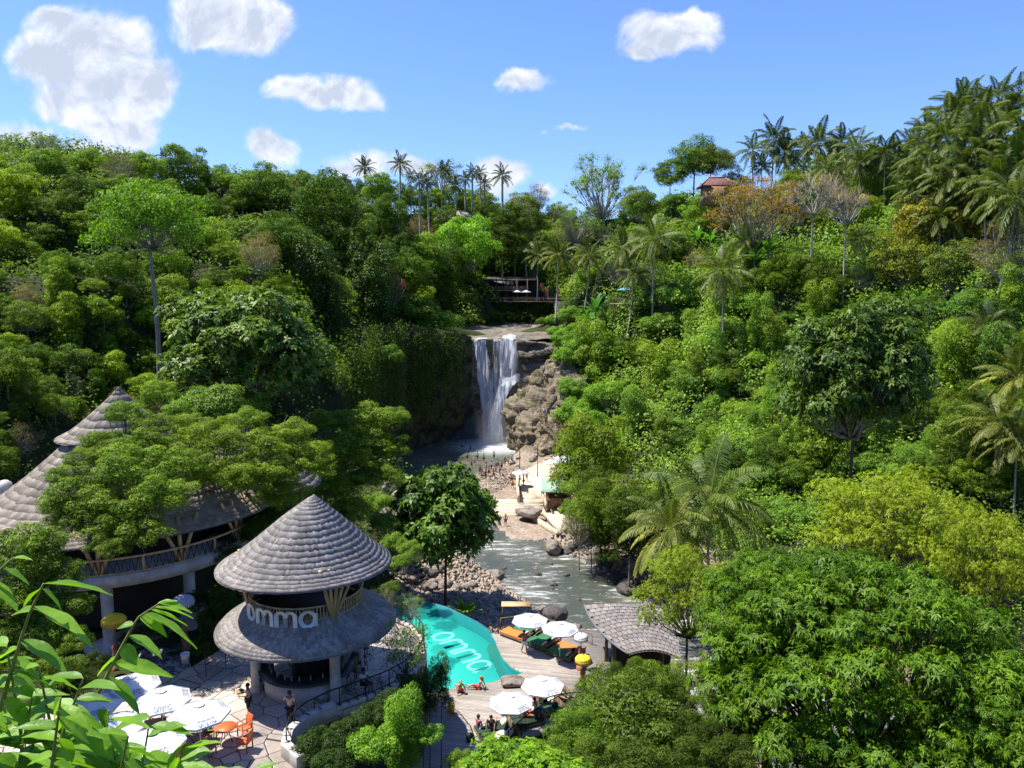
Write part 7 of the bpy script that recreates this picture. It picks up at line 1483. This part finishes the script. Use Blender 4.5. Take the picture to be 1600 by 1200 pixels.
# visitors on the beach: four figures, copied
BG = 'visitors on the beach below the waterfall'
tmpl = [person('hips', (0, 0, 0), 0, 'x', SK, None, BLK, group=BG, fingers=False), person('walk', (0, 0, 0), 0, 'x', SK, WHT, BLU, group=BG, fingers=False), person('hips', (0, 0, 0), 0, 'x', SK2, RED, GRY, group=BG, fingers=False), person('walk', (0, 0, 0), 0, 'x', SK, ORC, BLK, group=BG, fingers=False), person('hips', (0, 0, 0), 0, 'x', SK, BLK, BLK, group=BG, fingers=False)]
DESC = ['bare-chested visitor in black shorts', 'visitor in a white top and blue shorts', 'visitor in a patterned reddish shirt', 'visitor in an orange top', 'visitor dressed in black']
spots = [(742, 737, 1), (750, 742, 4), (756, 733, 0), (760, 738, 2), (764, 744, 0), (768, 736, 0), (771, 748, 3), (775, 738, 2), (778, 732, 0), (746, 730, 0), (753, 747, 2), (781, 742, 4), (766, 752, 1), (772, 728, 0), (737, 742, 0), (759, 750, 4), (784, 735, 0), (799, 755, 3), (801, 764, 3), (818, 760, 4), (823, 752, 2), (774, 795, 3), (771, 810, 0), (790, 822, 0), (802, 748, 2), (794, 727, 0), (800, 724, 1), (722, 708, 0), (735, 712, 4), (812, 757, 4), (850, 650, 1), (853, 664, 4), (848, 777, 3), (730, 730, 0), (789, 728, 2)]
used = [False] * 5
for i, (px, py, k) in enumerate(spots):
    pl = px > 808 and 745 < py < 770; z = -8.9 if pl else None
    if z is not None: p = onz(px, py, z)
    else:
        h = hit(px, py); p = h[0]; p[2] = max(p[2], -10.95 - (.6 if py < 715 else 0))
    if px > 845 and py < 700: p = onz(px, py, -.5 if py < 660 else -2.2)
    if px == 848: p = onz(px, py, -9.2)
    lab = DESC[k] + ' ' + ('on the rock path' if px > 845 and py < 700 else 'wading in the plunge pool' if py < 715 else 'on the landing by the parasol' if pl else 'beside the beach stairs' if py > 750 or px > 795 else 'in the crowd at the water edge')
    if not used[k]: used[k] = True; o = tmpl[k]; o.location = [float(q) for q in p]; o.rotation_euler = (0, 0, rng.uniform(0, 6.28)); o['label'] = lab
    else: dup(tmpl[k], p, rng.uniform(0, 6.28), rng.uniform(.9, 1.05), lab, BG)

# ------------------------------------------------------------------ the leafy branch close to the lens
def near_branch():
    m = leafmat('near_leaf', (.075, .19, .012), (.24, .42, .035), .42, .45, tcol=(1.35, 1.5, .3), spec=.3, objcol=False)
    N = NT(m.node_tree); pb = [n for n in N.n if n.type == 'BSDF_PRINCIPLED'][0]; tc = N.new('ShaderNodeTexCoord'); src = pb.inputs['Base Color'].links[0].from_socket
    nz = N.mr(N.noise(tc.outputs['Object'], 26, 5, .65), .35, .7); c3 = N.mix(N.math('MULTIPLY', nz, .35), src, (.05, .15, .012)); blem = N.mr(N.noise(tc.outputs['Object'], 9, 3, .5), .66, .72); c3 = N.mix(N.math('MULTIPLY', blem, .6), c3, (.20, .16, .03)); N.l.new(c3, pb.inputs['Base Color'])
    bp = N.new('ShaderNodeBump'); bp.inputs['Strength'].default_value = .5; bp.inputs['Distance'].default_value = .004; N.l.new(N.noise(tc.outputs['Object'], 60, 4, .6), bp.inputs['Height']); N.l.new(bp.outputs[0], pb.inputs['Normal'])
    root = thing('leafy_branch', 'bright green leafy branch reaching in from the bottom-left corner, close to the camera', 'branch', att(60, 1500, 2.2)); o = np.array(root.location)
    r = np.random.default_rng(77); mb = MB(); V, F, T = [], [], []
    def leaf(base, tip, W, bend, t):
        base, tip = np.array(base), np.array(tip); d = tip - base; L = np.linalg.norm(d); d = d / L; view = norm((base - np.array([0, 0, CAMZ]))[None])[0]; up = np.array([0, 0, 1.]); nn = norm((up * .9 - view * .75 + .35 * r.normal(size=3))[None])[0]; sd = norm(np.cross(d, nn)[None])[0]; nn = np.cross(sd, d); n = 10; b = len(V)
        for i in range(n + 1):
            s = i / n; w_ = W * (math.sin(PI * s ** .72) ** .85) * (1 - .15 * s) if 0 < s < 1 else 0.0005; c = base + d * L * s - np.array([0, 0, 1]) * bend * L * s * s + nn * .03 * L * math.sin(PI * s)
            rip = .012 * L * math.sin(s * 14 + t * 9)
            V.extend([c - sd * w_ + nn * (w_ * .38 + rip), c - sd * w_ * .5 + nn * w_ * .16, c, c + sd * w_ * .5 + nn * w_ * .16, c + sd * w_ + nn * (w_ * .38 - rip)]); T.extend([t, t, min(1, t + .3), t, t])
        for i in range(n):
            for j in range(4): a = b + 5 * i + j; F.append([a, a + 1, a + 6, a + 5])
    def stem(pts, ts, rad, lv, t=2.0):
        P = [att(x, y, tt) for (x, y), tt in zip(pts, ts)]; k = np.linspace(0, 1, len(P)); A_ = np.array(P); s = np.linspace(0, 1, 14); Q = np.stack([np.interp(s, k, A_[:, i]) for i in range(3)], 1); mb.tube([q - o for q in Q], np.linspace(rad, rad * .35, 14), 6)
        for (s_, dx, dy, W) in lv:
            b = np.array([np.interp(s_, k, A_[:, i]) for i in range(3)]); tt = np.interp(s_, k, ts); dd = dx * .4; pt = b + np.array([dx, 0, -dy]) * tt / 1200 + np.array([0, 1, 0]) * r.uniform(-.3, .3) * math.hypot(dx, dy) * tt / 1200
            leaf(b - o, pt - o, W * tt / 1200, r.uniform(0, .12), np.clip(r.uniform(.2, .95), 0, 1))
    stem([(0, 1110), (20, 1040), (45, 960), (68, 912)], [1.9, 1.85, 1.8, 1.75], .006, [(1, 98, 20, 15), (.95, 25, 42, 10), (.75, 105, 50, 19), (.7, -35, 10, 14), (.5, 80, 40, 16), (.45, -40, 25, 15), (.3, 60, 40, 17), (.25, -30, 35, 14), (.1, 50, 50, 16), (.95, -30, 30, 10)])
    stem([(150, 1090), (185, 1020), (215, 965), (250, 942)], [2.1, 2.05, 2.0, 1.95], .005, [(1, 45, 20, 8), (.95, 30, -6, 7), (.9, 55, 20, 9), (.75, 72, 62, 17), (.7, 40, 30, 12), (.6, -25, 5, 9), (.5, 60, 28, 14), (.42, 20, 35, 12), (.25, 82, 35, 16), (.15, 60, 50, 14), (.3, -30, 30, 10), (.85, 50, 35, 10)])
    stem([(-30, 920), (-10, 900), (5, 885), (20, 872)], [1.9] * 4, .005, [(1, 28, 5, 8), (.6, 40, 25, 9), (.2, 50, 40, 12)])
    r2 = np.random.default_rng(5)
    # the dense lower mass
    for i, (x0, y0, x1, y1, n) in enumerate([(240, 1340, 290, 1160, 12), (290, 1360, 310, 1200, 9), (150, 1300, 120, 1100, 13), (20, 1280, -20, 1150, 13), (200, 1330, 235, 1120, 13), (100, 1300, 150, 1130, 15), (30, 1300, 50, 1090, 15), (-30, 1300, -10, 1020, 14), (180, 1350, 180, 1180, 13), (260, 1340, 215, 1170, 12), (60, 1310, 95, 1090, 14), (0, 1300, 70, 1120, 14), (40, 1260, 10, 1010, 12), (90, 1280, 60, 1040, 13), (60, 1300, 130, 1060, 14), (130, 1290, 170, 1110, 12), (20, 1300, -30, 1090, 11), (110, 1330, 100, 1150, 12), (170, 1330, 200, 1150, 9), (0, 1340, 40, 1160, 12), (150, 1340, 140, 1190, 10), (60, 1350, 80, 1200, 10)]):
        tt = r2.uniform(1.7, 2.3); lv = []
        for j in range(n):
            a = r2.uniform(-.5, 1.5); L = r2.uniform(50, 86) * (1.05 if i < 6 else .9); lv.append((1 - j / n * .95, math.cos(a) * L * (1 if j % 3 else -1), math.sin(a) * L * .75, r2.uniform(11, 21)))
        stem([(x0, y0), ((x0 + x1) / 2 + r2.uniform(-15, 15), (y0 + y1) / 2), (x1, y1)], [tt + .1, tt, tt - .1], .006, lv)
    stem([(230, 1290), (250, 1240), (275, 1200)], [2.0, 2, 2], .005, [(1, 70, -6, 12), (.9, -45, 5, 12), (.7, 60, 15, 14), (.6, -60, -12, 14), (.4, 90, 10, 16), (.95, 10, -28, 9)]); stem([(370, 1300), (380, 1250), (395, 1205)], [2.1] * 3, .005, [(1, 40, -8, 9), (.9, -55, -6, 11), (.8, -30, 5, 10)])
    link('leaves', npmesh('leaves', np.array(V), np.array(F, np.int32), m, T, smooth=True), root); mb.build('stem', pmat('green_stem', (.20, .19, .05), .5), root, smooth=True)
near_branch()
relabel()
